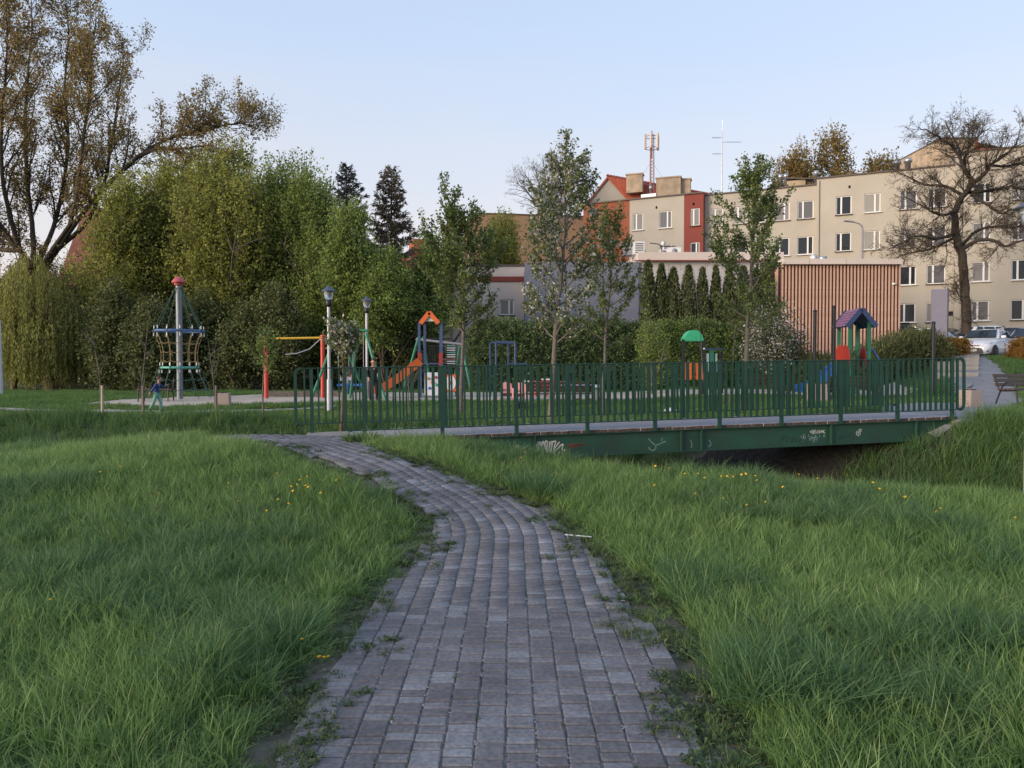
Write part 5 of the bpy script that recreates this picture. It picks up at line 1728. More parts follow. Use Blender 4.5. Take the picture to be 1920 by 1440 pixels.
def sapling(seed, label, px, Y, ytop, n, stake, stake_m):
    rng = np.random.default_rng(seed); b_ = gx(px, Y); base = np.array(b_); Ht = P(px, ytop, Y).z - b_.z
    tr, tw = Wood(), Wood(); lead = wander(rng, base, (.02, 0, 1), Ht, 8, .04, .05); tr.add(lead, np.linspace(.022, .006, 9), 6); lp, ld = [], []
    for i in range(n):
        p, d = along(lead, rng.uniform(.3, .95)); q = wander(rng, p, side_dir(rng, d, R(rng.uniform(30, 65))), rng.uniform(.3, .9), 5, .08, .06)
        tw.add(q, np.linspace(.009, .004, 6), 3); a, e = sleeve(rng, q, 9, .05, .3); lp.append(a); ld.append(e)
    t = plant('sapling', label, 'sapling', base, tr, tw, [leaf_quads(rng, np.concatenate(lp), np.concatenate(ld), .045, .6, .7)], bark_g, lf_bud, 'staked saplings along the footpath', rng=rng)
    if stake:
        s = thing('tree_stake', stake, 'stake', tuple(gx(px + 2, Y - .12)), 0, 'stakes of the saplings')
        mb = MB(); mb.tube([(0, 0, -.1), (0, 0, .92)], .035, 8); mb.build('post', stake_m, s)
        mb = MB(); mb.tube([(.05 * math.cos(k * .785), .05 * math.sin(k * .785) + .06, .72) for k in range(8)], .012, 4, closed=True); mb.build('tie', black_m, s)
    return t


pale_wood = mat('pale_wood', (.46, .38, .29), .8, var=.15, scale=10)
grey_wood = mat('grey_wood', (.15, .125, .105), .85, var=.25, scale=10)
sapling(301, 'bare sapling tied to a pale wooden stake beside the footpath', 189, 21.2, 610, 10, 'pale wooden stake of the bare sapling by the willow', pale_wood)
sapling(302, 'thin bare sapling standing left of the walking child', 266, 20.6, 590, 9, 'dark wooden stake right beside the walking child', grey_wood)
sapling(303, 'short bare sapling between the child and the concrete bin', 403, 20.6, 640, 6, 'dark wooden stake near the concrete bin', grey_wood)
sapling(304, 'spindly bare sapling seen through the railing before the slide tower', 766, 20.5, 700, 6, None, None)
sapling(305, 'multi stemmed bare sapling beside the tall green young tree', 1368, 22.5, 520, 12, None, None)
sapling(306, 'thin leaning sapling in front of the conifer row', 1322, 23, 500, 8, None, None)


# ---- hedges
def hedge(name, seed, label, pts, Y, hts, thick, leafm, n, leaf=.10, cat='hedge', up=.25, spike=.3, group=None, asp=.5):
    """body of shoots along a line of ground columns px with heights (metres), round a solid core in the leaf colour"""
    rng = np.random.default_rng(seed)
    g = [gx(p, Y if not isinstance(Y, (list, tuple)) else Y[i]) for i, p in enumerate(pts)]
    base = g[len(g) // 2]; t = thing(name, label, cat, tuple(base), 0, group)
    gp = np.array([tuple(q) for q in g]); hts = np.array(hts, float)
    core = MB(); m = len(g)
    for i in range(m - 1):
        for k in range(6):
            f0, f1 = k / 6, (k + 1) / 6
            a = gp[i] * (1 - f0) + gp[i + 1] * f0; b = gp[i] * (1 - f1) + gp[i + 1] * f1
            h0 = (hts[i] * (1 - f0) + hts[i + 1] * f0) * .80; h1 = (hts[i] * (1 - f1) + hts[i + 1] * f1) * .80
            th = thick * .33
            prof = [(-th, 0), (-th, .75), (-th * .5, 1), (th * .5, 1), (th, .75), (th, 0)]
            va = [(a[0] - base.x, a[1] - base.y + y, a[2] - base.z + z * h0) for y, z in prof]; vb = [(b[0] - base.x, b[1] - base.y + y, b[2] - base.z + z * h1) for y, z in prof]
            core.add(va + vb, [(j, j + 1, 7 + j, 6 + j) for j in range(5)] + [(0, 1, 2, 3, 4, 5), (6, 7, 8, 9, 10, 11)])
    core.build('stems', leafm, t)  # solid inner body in leaf material, closes the view through the hedge
    s = rng.uniform(0, m - 1, n); i = np.minimum(s.astype(int), m - 2); f = (s - i)[:, None]
    p = gp[i] * (1 - f) + gp[i + 1] * f; h = hts[i] * (1 - f[:, 0]) + hts[i + 1] * f[:, 0]
    h = h * (1 + spike * .5 * (vnoise(p[:, 0], p[:, 1], 1.3, seed) - .5))
    a = rng.uniform(0, np.pi, n)                                  # round the cross-section
    y = -np.cos(a) * thick * .5 * (1 + .2 * rng.normal(size=n)); z = np.clip(np.sin(a) * 1.25, 0, 1) ** .7 * h * rng.uniform(.80, 1.03, n)
    z *= np.where(rng.uniform(size=n) < .35, rng.uniform(.2, 1, n), 1)
    o = p + np.stack([rng.normal(0, .1, n), y, z], 1)
    d = nrm(np.stack([rng.normal(size=n) * .5, -np.cos(a), np.sin(a) * .6 + up], 1))
    L = spike * rng.uniform(.5, 1.3, n)
    per = 8
    tt = rng.uniform(0, 1, (n, per))
    lp = (o[:, None, :] + d[:, None, :] * (L[:, None] * tt)[:, :, None] + rng.normal(size=(n, per, 3)) * leaf * .5).reshape(-1, 3)
    ld = np.repeat(d, per, axis=0)
    v, f = leaf_quads(rng, lp, ld, leaf, asp, .6 if asp > .3 else .4, -.1)
    link_mesh('foliage', np_mesh('foliage', v - np.array(base), f, leafm, tone=np.repeat(rng.uniform(0, 1, len(f)), 4)), t)
    return t


hedge('tall_hedge', 401, 'tall dark green hedge behind the black climbing frame', [876, 930, 985, 1040, 1095, 1150, 1200], 36.5, [3.1, 3.5, 3.3, 3.5, 3.3, 3.4, 3.2], 2.0, lf_hed, 7200, .12)
hedge('clipped_hedge', 402, 'fresh green topped hedge in front of the conifers and the slatted pavilion', [1195, 1250, 1310, 1370, 1430, 1480], 36.0, [2.9, 3.0, 3.1, 3.1, 2.9, 2.3], 1.8, lf_lhe, 6200, .11)
hedge('juniper_hedge', 403, 'spreading dark juniper hedge between the play tower and the car park', [1480, 1520, 1565, 1610, 1655, 1700, 1738], [31, 31, 31, 31, 31.2, 31.4, 31.6], [.9, 1.1, .95, 1.0, 1.1, 1.05, .8], 2.4, lf_jun, 12000, .17, spike=.6, up=.45, asp=.2)
hedge('orange_hedge', 404, 'clipped orange hedge end beside the juniper and the white hatchback', [1776, 1790, 1803], 32.5, [.75, .8, .75], 1.0, lf_ora, 1200, .07, spike=.12)
hedge('golden_hedge', 405, 'rounded golden orange hedge at the edge of the ramp by the parked cars', [1909, 1925, 1955, 1995], 30.5, [.75, .85, .9, .9], 1.1, lf_ora, 2600, .07, spike=.14)
crown_tree('flowering_shrub', 410, 'shrub full of white blossom in front of the slatted pavilion', 1450, 30, 590, 690, 52, lf_whi, bark_m, n=330, leaf=.10, per=16, lobes=4, gap=.25, up=.3, slen=(.4, .9), cat='shrub', trunk_r=.04)
crown_tree('flowering_shrub', 411, 'lower part of a white flowering bush reaching towards the juniper', 1490, 30.5, 628, 695, 32, lf_whi, bark_m, n=150, leaf=.09, per=15, lobes=3, gap=.25, up=.2, slen=(.4, .8), cat='shrub', trunk_r=.03)
crown_tree('bright_shrub', 412, 'bright yellow green bush standing before the hedge', 1222, 31, 606, 730, 32, lf_yel, bark_g, n=300, leaf=.09, per=15, lobes=4, gap=.25, up=1.0, slen=(.4, .9), cat='shrub', trunk_r=.03)

# conifers in a row
def thuja(seed, label, px, Y, ytop, hpx):
    rng = np.random.default_rng(seed); b_ = gx(px, Y); base = np.array(b_); Ht = P(px, ytop, Y).z - b_.z; hw = hpx / F * Y
    t = thing('thuja', label, 'conifer', tuple(base), 0, 'row of conifers by the shop')
    def prof(u): return np.clip(1.0 - u ** 3.2, 0, 1) ** .8 * (.82 + .18 * np.sin(u * 3 + seed))
    mb = MB(); mb.lathe([(hw * .8 * float(prof(np.array(u))) + .01, Ht * u * .97) for u in np.linspace(0, 1, 10)], (0, 0, 0), 10); mb.build('trunk', lf_thu, t)  # solid inner cone in leaf material, fills the crown behind the sprays
    n = 2300; u = rng.uniform(0, 1, n) ** .8; a = rng.uniform(0, 6.283, n)
    r_ = hw * prof(u) * (1 + .10 * vnoise(a * 3, u * 9, 1, seed)) * rng.uniform(.84, 1.02, n) + .02
    p = np.stack([r_ * np.cos(a), r_ * np.sin(a), Ht * u], 1)
    d = nrm(np.stack([np.cos(a) * .5, np.sin(a) * .5, np.full(n, 1.0)], 1))
    v, f = leaf_quads(rng, p, d, .20, .42, .30, 0)
    link_mesh('crown', np_mesh('crown', v, f, lf_thu, tone=np.repeat(rng.uniform(0, 1, n), 4)), t)


for i, (px, yt, hp, lb) in enumerate(((1214, 492, 16, 'broad conifer at the left end of the row by the pale shop wall'), (1239, 498, 11, 'narrow conifer, second of the row, leaning on the first'), (1261, 505, 13, 'free standing conifer with pale wall on both sides'),
                                      (1290, 501, 14, 'fourth conifer of the row, wide and blunt topped'), (1316, 506, 13, 'conifer behind the thin leaning sapling'), (1341, 502, 13, 'conifer left of the tall green young tree'),
                                      (1366, 505, 14, 'conifer partly covered by the tall young tree'), (1392, 503, 13, 'conifer straight behind the trunk of the tall young tree'), (1416, 507, 13, 'conifer to the right of that young trunk'), (1438, 512, 12, 'last conifer of the row beside the slatted pavilion'))):
    thuja(500 + i, lb, px, 41.5 - .04 * i, yt, hp * 1.32)
# ------------------------------------------------------------------ playground, street furniture, cars, people
red_p = mat('red_paint', (.50, .055, .035), .4, var=.08)
orange_p = mat('orange_plastic', (.62, .13, .03), .4, var=.06)
yellow_p = mat('yellow_paint', (.62, .38, .03), .4, var=.06)
blue_p = mat('blue_plastic', (.045, .16, .50), .38, var=.06)
teal_p = mat('teal_paint', (.10, .38, .30), .45, var=.08)
mast_p = mat('blue_grey_pole', (.20, .23, .27), .45, metal=.3, var=.08)
ringblue_p = mat('blue_ring', (.06, .13, .28), .45, var=.08)
playg_p = mat('green_play_paint', (.035, .20, .11), .45, var=.12)
dome_p = mat('bright_green_plastic', (.04, .42, .21), .4, var=.04)
purple_p = mat('purple_shingle', (.25, .115, .19), .7, var=.2, scale=9)
navy_p = mat('navy_board', (.045, .075, .17), .5, var=.1)
dred_p = mat('dark_red_plastic', (.30, .035, .035), .45, var=.08)
pinkp = mat('pink_plastic', (.62, .29, .31), .45, var=.05)
whiteb = mat('white_board', (.62, .64, .68), .45, var=.03)
rope_g = mat('green_rope', (.035, .085, .07), .85, var=.1)
rope_y = mat('tan_rope', (.22, .16, .075), .85, var=.15)
lampm = mat('lamp_hood', (.10, .12, .16), .45, metal=.4, var=.08)
polew = mat('pale_lamp_pole', (.50, .50, .54), .45, metal=.25, var=.06)
bench_w = mat('brown_bench_slat', (.075, .042, .035), .6, var=.2, scale=10)
binc = mat('pinkish_exposed_concrete', (.40, .32, .28), .95, var=.25, scale=40, bump=.6, bscale=70)
clear_m, nt, b = new_mat('lamp_glass')
b.inputs['Base Color'].default_value = (.7, .72, .75, 1); b.inputs['Roughness'].default_value = .15; b.inputs['Transmission Weight'].default_value = .75
rub_m = mat('black_rubber', (.015, .015, .016), .8, var=.1)


def at(px, Y): return tuple(gx(px, Y))


# ---- rope climbing mast
t = thing('climbing_net', 'rope climbing mast with a red cap, blue and green rings and hanging nets', 'climbing frame', at(337, 27.6), .2)
hp = 226 / F * 27.6
mb = MB(); mb.tube([(0, 0, -.2), (0, 0, hp - .2)], .115, 14); mb.build('pole', mast_p, t)
mb = MB(); mb.lathe([(.27, hp - .16), (.26, hp - .12), (.12, hp + .06), (.02, hp + .09)], (0, 0, 0), 14); mb.lathe([(.17, hp - .27), (.17, hp - .17)], (0, 0, 0), 14)
mb.build('cap', mat('faded_red_cap', (.42, .09, .08), .5), t)
zr1, zr2 = hp - 98 / F * 27.6, hp - 166 / F * 27.6; R1, R2 = 44 / F * 27.6, 33 / F * 27.6
def ring(r, z, rr, m, n=8):
    mb = MB(); mb.tube([(r * math.cos(2 * math.pi * k / n), r * math.sin(2 * math.pi * k / n), z) for k in range(n)], rr, 6, closed=True); return mb.build('ring', m, t)
ring(R1, zr1, .055, ringblue_p); ring(R2, zr2, .05, teal_p)
NS = 12
mb = MB(); mw = MB()
for k in range(NS):
    a = 2 * math.pi * (k + .5) / NS; c, s_ = math.cos(a), math.sin(a)
    mb.tube([(.12 * c, .12 * s_, hp - .35), (R1 * c, R1 * s_, zr1)], .0125, 4)
    for z, r in ((zr1 + .14, R1 * .955), (zr1 - .14, R1 * .97), (zr2 + .14, R2 * 1.0), (zr2 - .14, R2 * 1.04)): mw.tube([(r * c, r * s_, z - .06), (r * c, r * s_, z + .06)], .018, 5)
mb.build('upper_rope', rope_g, t); o = mw.build('rope_clamp', white_m, t); o['kind'] = 'stuff'
mb = MB()
for k in range(NS):
    a = 2 * math.pi * (k + .5) / NS
    pts = [(((R1 * (1 - u) + R2 * u) - .14 * math.sin(math.pi * u)) * math.cos(a), ((R1 * (1 - u) + R2 * u) - .14 * math.sin(math.pi * u)) * math.sin(a), zr1 + (zr2 - zr1) * u) for u in np.linspace(0, 1, 6)]
    mb.tube(pts, .0125, 4)
for u in (.3, .55, .8):
    r = (R1 * (1 - u) + R2 * u) - .14 * math.sin(math.pi * u); z = zr1 + (zr2 - zr1) * u
    pts = []
    for k in range(NS * 4):
        a = 2 * math.pi * (k + 2) / (NS * 4); pts.append((r * math.cos(a), r * math.sin(a), z - .07 * abs(math.sin(math.pi * k / 4))))
    mb.tube(pts, .0125, 4, closed=True)
mb.build('net', rope_y, t)
mb = MB(); R3 = 1.25
for k in range(NS):
    a = 2 * math.pi * (k + .5) / NS
    mb.tube([((R2 * (1 - u) + R3 * u) * math.cos(a), (R2 * (1 - u) + R3 * u) * math.sin(a), zr2 * (1 - u) + .05) for u in np.linspace(0, 1, 4)], .0125, 4)
for u in (.38, .7):
    r = R2 * (1 - u) + R3 * u; z = zr2 * (1 - u) + .05
    mb.tube([(r * math.cos(2 * math.pi * (k + 2) / 48), r * math.sin(2 * math.pi * (k + 2) / 48), z - .09 * abs(math.sin(math.pi * k / 4))) for k in range(48)], .0125, 4, closed=True)
mb.build('lower_net', rope_g, t)


# ---- benches
def bench(name, label, loc, rz, L=1.7, back=True, group='park benches'):
    t = thing(name, label, 'bench', loc, rz, group)
    for sx in (-1, 1):
        x = sx * L * .42; mb = MB()
        mb.tube([(x, -.27, 0), (x, -.24, .40), (x, -.20, .56), (x, -.10, .66), (x, .02, .64), (x, .12, .52), (x, .17, .40), (x, .30, 0)], .022, 7)
        mb.tube([(x, -.22, .42), (x, .18, .40), (x, .26, .62), (x, .33, .86)], .02, 7)
        mb.build('side_frame', black_m, t)
    for i in range(4):
        mb = MB(); mb.box((0, -.20 + i * .115, .445), (L, .095, .035), None, 0, .006); mb.build('seat_slat', bench_w, t)
    if back:
        for i in range(3):
            mb = MB(); mb.box((0, .225 + i * .035, .57 + i * .12), (L, .03, .095), (R(-17), 0, 0), 0, .006); mb.build('back_slat', bench_w, t)
    return t


bench('park_bench', 'backless bench with curved metal ends behind the walking child', at(292, 26.2), R(5), 1.25, False)
bench('park_bench', 'brown slatted bench with curved arms at the edge of the asphalt path', at(1916, 19.4), R(28), 1.7)
bench('park_bench', 'dark bench behind the railing in front of the blue slide', at(1590, 22.5), R(186), 1.7)
bench('park_bench', 'dark bench on the lawn facing the pink and red play furniture', at(1050, 24.2), R(184), 2.3)
bench('park_bench', 'dark bench behind the railing left of the concrete bin', at(1432, 25.5), R(178), 1.6)


def concrete_bin(label, loc, w=.48, h=.62, rz=0.0):
    t = thing('litter_bin', label, 'litter bin', loc, rz, 'concrete litter bins')
    mb = MB(); mb.prism([(-w * .42, 0), (w * .42, 0), (w * .5, h * .06), (w * .44, h), (-w * .44, h), (-w * .5, h * .06)], -w * .45, w * .45, 'xz'); mb.build('casing', binc, t)
    mb = MB(); mb.lathe([(w * .30, h - .02), (w * .33, h + .02), (w * .27, h + .02), (w * .26, h - .1)], (0, 0, 0), 14); mb.build('insert', black_m, t)
    return t


concrete_bin('squat concrete bin between the saplings and the sand', at(417, 24.0), .50, .48, .2)
concrete_bin('concrete bin with a pigeon on it beside the end of the railing', at(1820, 17.4), .40, .44, .3)
concrete_bin('concrete bin behind the railing below the blue slide', at(1531, 22.0), .50, .62, .1)
# the pigeon
b_ = Vector(at(1818, 17.4)) + Vector((0, -.02, .46)); t = thing('pigeon', 'grey pigeon resting on the concrete bin', 'pigeon', tuple(b_), .5)
prof = [(-.15, .05, .006), (-.09, .06, .028), (-.03, .075, .05), (.03, .09, .055), (.075, .115, .04), (.095, .145, .027), (.108, .165, .027), (.13, .172, .014), (.15, .168, .004)]
mb = MB(); mb.tube([(x, 0, z) for x, z, r in prof], [r for x, z, r in prof], 9); mb.build('body', mat('pigeon_feather', (.16, .17, .20), .7, var=.3, scale=30), t)
mb = MB(); mb.tube([(.01, .02, .05), (.015, .02, 0)], .006, 5); mb.tube([(.01, -.02, .05), (.015, -.02, 0)], .006, 5); mb.build('leg', pinkp, t)


# ---- lamps
def park_lamp(label, loc, h=4.0):
    t = thing('park_lamp', label, 'park lamp', loc, 0, 'lamps along the park paths')
    mb = MB(); mb.tube([(0, 0, -.2), (0, 0, 1.0)], .075, 12); mb.tube([(0, 0, .99), (0, 0, h - .62)], .05, 12); mb.build('pole', polew, t)
    mb = MB(); mb.lathe([(.045, h - .66), (.09, h - .60), (.10, h - .48), (.075, h - .44)], (0, 0, 0), 14); mb.build('socket', black_m, t)
    mb = MB(); mb.lathe([(.08, h - .45), (.13, h - .36), (.155, h - .2), (.16, h - .15)], (0, 0, 0), 16); mb.build('globe', clear_m, t)
    mb = MB(); mb.lathe([(.245, h - .16), (.235, h - .145), (.12, h - .07), (.07, h - .03), (.05, h + .02), (.01, h + .03)], (0, 0, 0), 20); mb.build('hood', lampm, t)
    return t


park_lamp('taller looking park lamp rising behind the small round headed tree', at(617, 22.6), 3.95)
park_lamp('slightly smaller park lamp in front of the dark garage opening', at(688, 28.6), 4.05)
park_lamp('park lamp whose hood shows at the edge of the view over the bare tree', tuple(Vector(at(1930, 10.6))), P(1930, 372, 10.6).z - hz(7.73, 10.6))
t = thing('white_post', 'white painted post at the left edge in front of the willow', 'post', at(-3, 31), 0)
mb = MB(); mb.tube([(0, 0, -.1), (0, 0, 3.3)], [.17, .12], 12); mb.build('post', whiteb, t)

# ---- red and yellow swing frame
t = thing('pull_up_frame', 'red posts with a yellow bar and a hanging chain beside the light sapling', 'play frame', at(553, 28.2), .06)
k = 28.2 / F
xl, xr = -53 * k, 50 * k; hh = 2.45
for x, y, h_ in ((xl, 0, hh), (xr, .15, hh + .02)):
    mb = MB(); mb.tube([(x, y, -.1), (x, y, h_)], .085, 12); p_ = mb.build('post', red_p, t)
    mb = MB(); mb.lathe([(.10, h_ - .02), (.10, h_ + .03), (.02, h_ + .05)], (x, y, 0), 12); mb.build('post_cap', orange_p, p_)
mb = MB(); mb.tube([(xl, 0, hh - .10), (xr - .08, .15, hh - .05)], .045, 8); mb.build('bar', yellow_p, t)
mb = MB(); mb.tube([(xr - .1, .14, hh - .12 - 0), (xr - .5, .1, hh - .5), (xr - 1.0, .08, hh - .68), (xr - 1.45, .05, hh - .72)], .025, 6); mb.build('chain', steel_m, t)
mb = MB(); mb.box(((xl + xr) / 2, 1.2, .1), (xr - xl + 1.0, .12, .26)); mb.build('sand_border', grey_wood, t)

# ---- green swing with its seats
t = thing('swing_set', 'green A frame swing behind the small round headed tree', 'swing', at(690, 27.2), .05)
k = 27.2 / F
def qx(px): return (px - 690) * k
def qz(py): return EYE - (py - HOR) * k - t.location.z
mb = MB()
ztop = qz(620)
for xa in (qx(655), qx(686)): pass
for (xt, xb, y) in ((qx(632), qx(592), -.9), (qx(640), qx(682), .9), (qx(686), qx(729), -.9), (qx(672), qx(648), .9)):
    mb = MB(); mb.tube([(xt, 0, ztop - .1), (xb, y, -.05)], .055, 8); mb.build('leg', playg_p, t)
mb = MB(); mb.tube([(qx(628), 0, ztop), (qx(690), 0, ztop)], .06, 8); mb.build('beam', playg_p, t)
for xs in (qx(645), qx(672)):
    mb = MB(); mb.box((xs, 0, qz(722)), (.46, .3, .10), None, 0, .03); s_ = mb.build('seat', blue_p, t)
    for sx in (-.2, .2):
        mb = MB(); mb.tube([(xs + sx, 0, qz(720)), (xs + sx, 0, ztop)], .012, 4); mb.build('chain', steel_m, s_)

t = thing('swing_set', 'green A frame swing with tyre ropes behind the orange slide tower', 'swing', at(786, 31.5), 0)
k = 31.5 / F
def qx(px): return (px - 786) * k
def qz(py): return EYE - (py - HOR) * k - t.location.z
for (p1, y1, p0, y0, y) in ((785, 632, 760, 722, -.8), (793, 632, 806, 722, .8), (866, 650, 886, 722, -.8), (862, 650, 846, 722, .8)):
    mb = MB(); mb.tube([(qx(p1), 0, qz(y1)), (qx(p0), y, qz(y0) - .3)], .055, 8); mb.build('leg', playg_p, t)
mb = MB(); mb.tube([(qx(780), 0, qz(636)), (qx(868), 0, qz(646))], .055, 8); mb.build('beam', grey_m, t)

# ---- orange slide tower
t = thing('slide_tower', 'slide tower with an orange slide, orange gable and white climbing board', 'play tower', at(808, 29.0), 0)
k = 29.0 / F
def qx(px): return (px - 808) * k
def qz(py): return EYE - (py - HOR) * k - t.location.z
for px, y in ((789, -.45), (830, -.45), (794, .5), (824, .5)):
    mb = MB(); mb.box((qx(px), y, qz(606) / 2), (.10, .10, qz(606)), None, 0, .01); p_ = mb.build('post', navy_p, t)
for px in (790, 829):
    mb = MB(); mb.box((qx(px), -.52, (qz(662) + qz(690)) / 2), (.16, .03, qz(662) - qz(690))); mb.build('side_board', dred_p, t)
    mb = MB(); mb.box((qx(px + 1.5), -.49, qz(700) / 2), (.10, .1, qz(655) * .9), None, 0, .01); mb.build('post', navy_p, t)
gz = MB(); gz.prism([(qx(800), qz(604)), (qx(818), qz(604)), (qx(814), qz(596)), (qx(809), qz(592)), (qx(804), qz(596))], -.5, -.46, 'xz'); gz.build('gable', whiteb, t)
for a, b_ in (((792, 608), (808, 588)), ((808, 588), (825, 608))):
    mb = MB(); mb.bar((qx(a[0]), -.56, qz(a[1])), (qx(b_[0]), -.56, qz(b_[1])), .17, .05, (0, 1, 0)); mb.bar((qx(a[0]), 0, qz(a[1]) + .05), (qx(b_[0]), 0, qz(b_[1]) + .05), .03, 1.1, (0, 1, 0)); mb.build('roof_board', orange_p, t)
mb = MB(); mb.box((0, 0, qz(682)), (1.0, 1.0, .06)); mb.build('platform', navy_p, t)
mb = MB()
for y in (-.45,):
    mb.tube([(qx(792), .5, qz(634)), (qx(846), .5, qz(634))], .03, 6); mb.tube([(qx(795), .5, qz(648)), (qx(828), .5, qz(648))], .02, 5)
    for i in range(9): mb.tube([(qx(800 + i * 3), .5, qz(648)), (qx(800 + i * 3), .5, qz(680))], .012, 4)
mb.build('guard_rail', black_m, t)
mb = MB(); mb.box(((qx(799) + qx(826)) / 2, -.5, (qz(698) + qz(741)) / 2), (qx(826) - qx(799), .04, qz(698) - qz(741)), (R(-6), 0, 0), 0, .02); cb = mb.build('climbing_board', whiteb, t)
for px, py, m in ((805, 709, yellow_p), (820, 707, red_p), (808, 727, blue_p), (821, 721, dome_p), (813, 716, orange_p)):
    mb = MB(); mb.sphere((qx(px), -.56, qz(py)), .06, 8, 5); mb.build('climbing_hold', m, cb)
# ring panel
mb = MB(); mb.prism([(qx(834), qz(702)), (qx(860), qz(702)), (qx(860), qz(733)), (qx(834), qz(733))], -.5, -.46, 'xz'); mb.build('ring_panel', orange_p, t)
mb = MB(); mb.prism([((qx(847) + .21 * math.cos(a * .524)), (qz(717.5) + .30 * math.sin(a * .524))) for a in range(12)], -.52, -.49, 'xz'); mb.build('ring_panel_disc', whiteb, t)
mb = MB(); mb.prism([((qx(847) + .07 * math.cos(a * .785)), (qz(717.5) + .07 * math.sin(a * .785))) for a in range(8)], -.535, -.515, 'xz'); mb.build('ring_panel_knob', red_p, t)
mb = MB(); mb.box((qx(848), -.3, qz(674)), (.7, .7, .06)); mb.build('shelf', bench_w, t)
for i in range(9):
    mb = MB(); mb.tube([(qx(836), .45, qz(648 + i * 4.2)), (qx(852), .45, qz(648 + i * 4.2))], .022, 5); mb.build('rung', teal_p if i % 3 == 0 else whiteb, t)
for px in (835, 853):
    mb = MB(); mb.tube([(qx(px), .45, qz(644)), (qx(px), .45, 0)], .03, 6); mb.build('ladder_rail', black_m, t)
# slide: trough with two cheeks
a, b_ = Vector((qx(789), -.3, qz(684))), Vector((qx(716), -.75, qz(738)))
mb = MB()
mid = [a, a.lerp(b_, .5) + Vector((0, 0, -.05)), a.lerp(b_, .9) + Vector((0, 0, -.02)), b_ + Vector((-.25, -.05, .03))]
d = (b_ - a); side = Vector((-d.y, d.x, 0)).normalized() * .24
for sgn in (-1, 1):
    for p, q in zip(mid[:-1], mid[1:]): mb.bar(p + side * sgn + Vector((0, 0, .14)), q + side * sgn + Vector((0, 0, .14)), .04, .30, (0, 0, 1))
for p, q in zip(mid[:-1], mid[1:]): mb.bar(p, q, .46, .03, (0, 0, 1))
sl = mb.build('slide', orange_p, t)
for f in (.38, .72):
    p = a.lerp(b_, f); mb = MB(); mb.box(tuple(p - side * 1.1 + Vector((0, -.0, .14))), (.30, .02, .22), (0, R(-36), math.atan2(d.y, d.x) + math.pi)); mb.build('slide_print', whiteb, sl)

# ---- black exercise frame
t = thing('exercise_frame', 'dark blue grey tubular frame in front of the tall hedge', 'exercise frame', at(947, 30), 0)
k = 30 / F
def qx(px): return (px - 947) * k
def qz(py): return EYE - (py - HOR) * k - t.location.z
for p0, y in ((930, 0), (966, 0), (918, 1.0), (953, 1.0)):
    mb = MB(); mb.tube([(qx(p0), y, -.05), (qx(p0), y, qz(642))], .045, 8); mb.build('post', navy_p, t)
mb = MB()
for y in (0, 1.0):
    o_ = 0 if y == 0 else -12; mb.tube([(qx(930 + o_), y, qz(642)), (qx(960 + o_), y, qz(642)), (qx(966 + o_), y, qz(645))], .045, 8)
mb.tube([(qx(930), 0, qz(642)), (qx(918), 1, qz(642))], .045, 8); mb.tube([(qx(966), 0, qz(643)), (qx(954), 1, qz(643))], .045, 8)
mb.build('top_bar', navy_p, t)
mb = MB(); mb.tube([(qx(953), 1, qz(682)), (qx(988), 1, qz(682)), (qx(988), 1, qz(676))], .035, 7); mb.tube([(qx(988), 1, qz(682)), (qx(988), 1, 0)], .035, 7); mb.build('side_bar', navy_p, t)


# ---- pink seats, red seesaw table
def spring_seat(label, px, Y, w, h, rz):
    t = thing('pink_chair', label, 'play seat', at(px, Y), rz, 'pink play seats')
    mb = MB(); mb.prism([(-w * .5, .10), (-w * .5, h * .55), (-w * .42, h * .9), (-w * .2, h), (w * .2, h), (w * .42, h * .9), (w * .5, h * .55), (w * .5, .10)], .12, .18, 'xz'); mb.build('backrest', pinkp, t)
    mb = MB(); mb.box((0, -.06, .27), (w * .96, .36, .06), None, 0, .02); mb.build('seat', pinkp, t)
    for sx in (-1, 1):
        mb = MB(); mb.prism([(-.22, .05), (.16, .05), (.16, h * .62), (-.05, h * .66), (-.22, h * .45)], sx * w * .5 - .03, sx * w * .5 + .03, 'yz'); mb.build('side_panel', pinkp, t)
    return t


spring_seat('pink play seat facing the railing, left one of the pair', 951, 27.5, .42, .66, .1)
spring_seat('pink play seat standing beside the black bag', 975, 27.3, .50, .66, -.15)
t = thing('bag', 'black bag lying on the lawn in front of the pink seats', 'bag', at(977, 23.2), .3)
mb = MB(); mb.box((0, 0, .15), (.26, .16, .28), None, 0, .06); mb.build('body', rub_m, t)
mb = MB(); mb.tube([(-.09, 0, .27), (-.06, 0, .38), (.06, 0, .38), (.09, 0, .27)], .012, 5); mb.build('strap', rub_m, t)
t = thing('seesaw', 'red seesaw with white topped seats behind the lawn bench', 'seesaw', at(1022, 29.5), .05)
mb = MB(); mb.tube([(-.45, 0, .62), (1.0, 0, .62)], .045, 8); mb.build('beam', red_p, t)
for x in (-.40, .05, .9):
    mb = MB(); mb.tube([(x, 0, 0), (x, 0, .62)], .05, 8); mb.build('post', red_p, t)
for x in (.12,):
    mb = MB(); mb.box((x, 0, .52), (.5, .3, .36), None, 0, .03); mb.build('panel', dred_p, t); mb = MB(); mb.box((x, -.01, .74), (.54, .34, .06), None, 0, .02); mb.build('panel_top', whiteb, t)
for x in (-.75, -.4, .9):
    mb = MB(); mb.box((x, 0, .66), (.28, .3, .05), None, 0, .015); mb.build('seat', red_p if x > -.7 else whiteb, t)
t = thing('table_tennis_table', 'pale outdoor table on grey legs behind the railing', 'table', at(1092, 26.3), .05)
mb = MB(); mb.box((0, 0, .58), (1.5, .9, .09), None, 0, .01); mb.build('tabletop', mat('pale_table', (.50, .50, .52), .6), t)
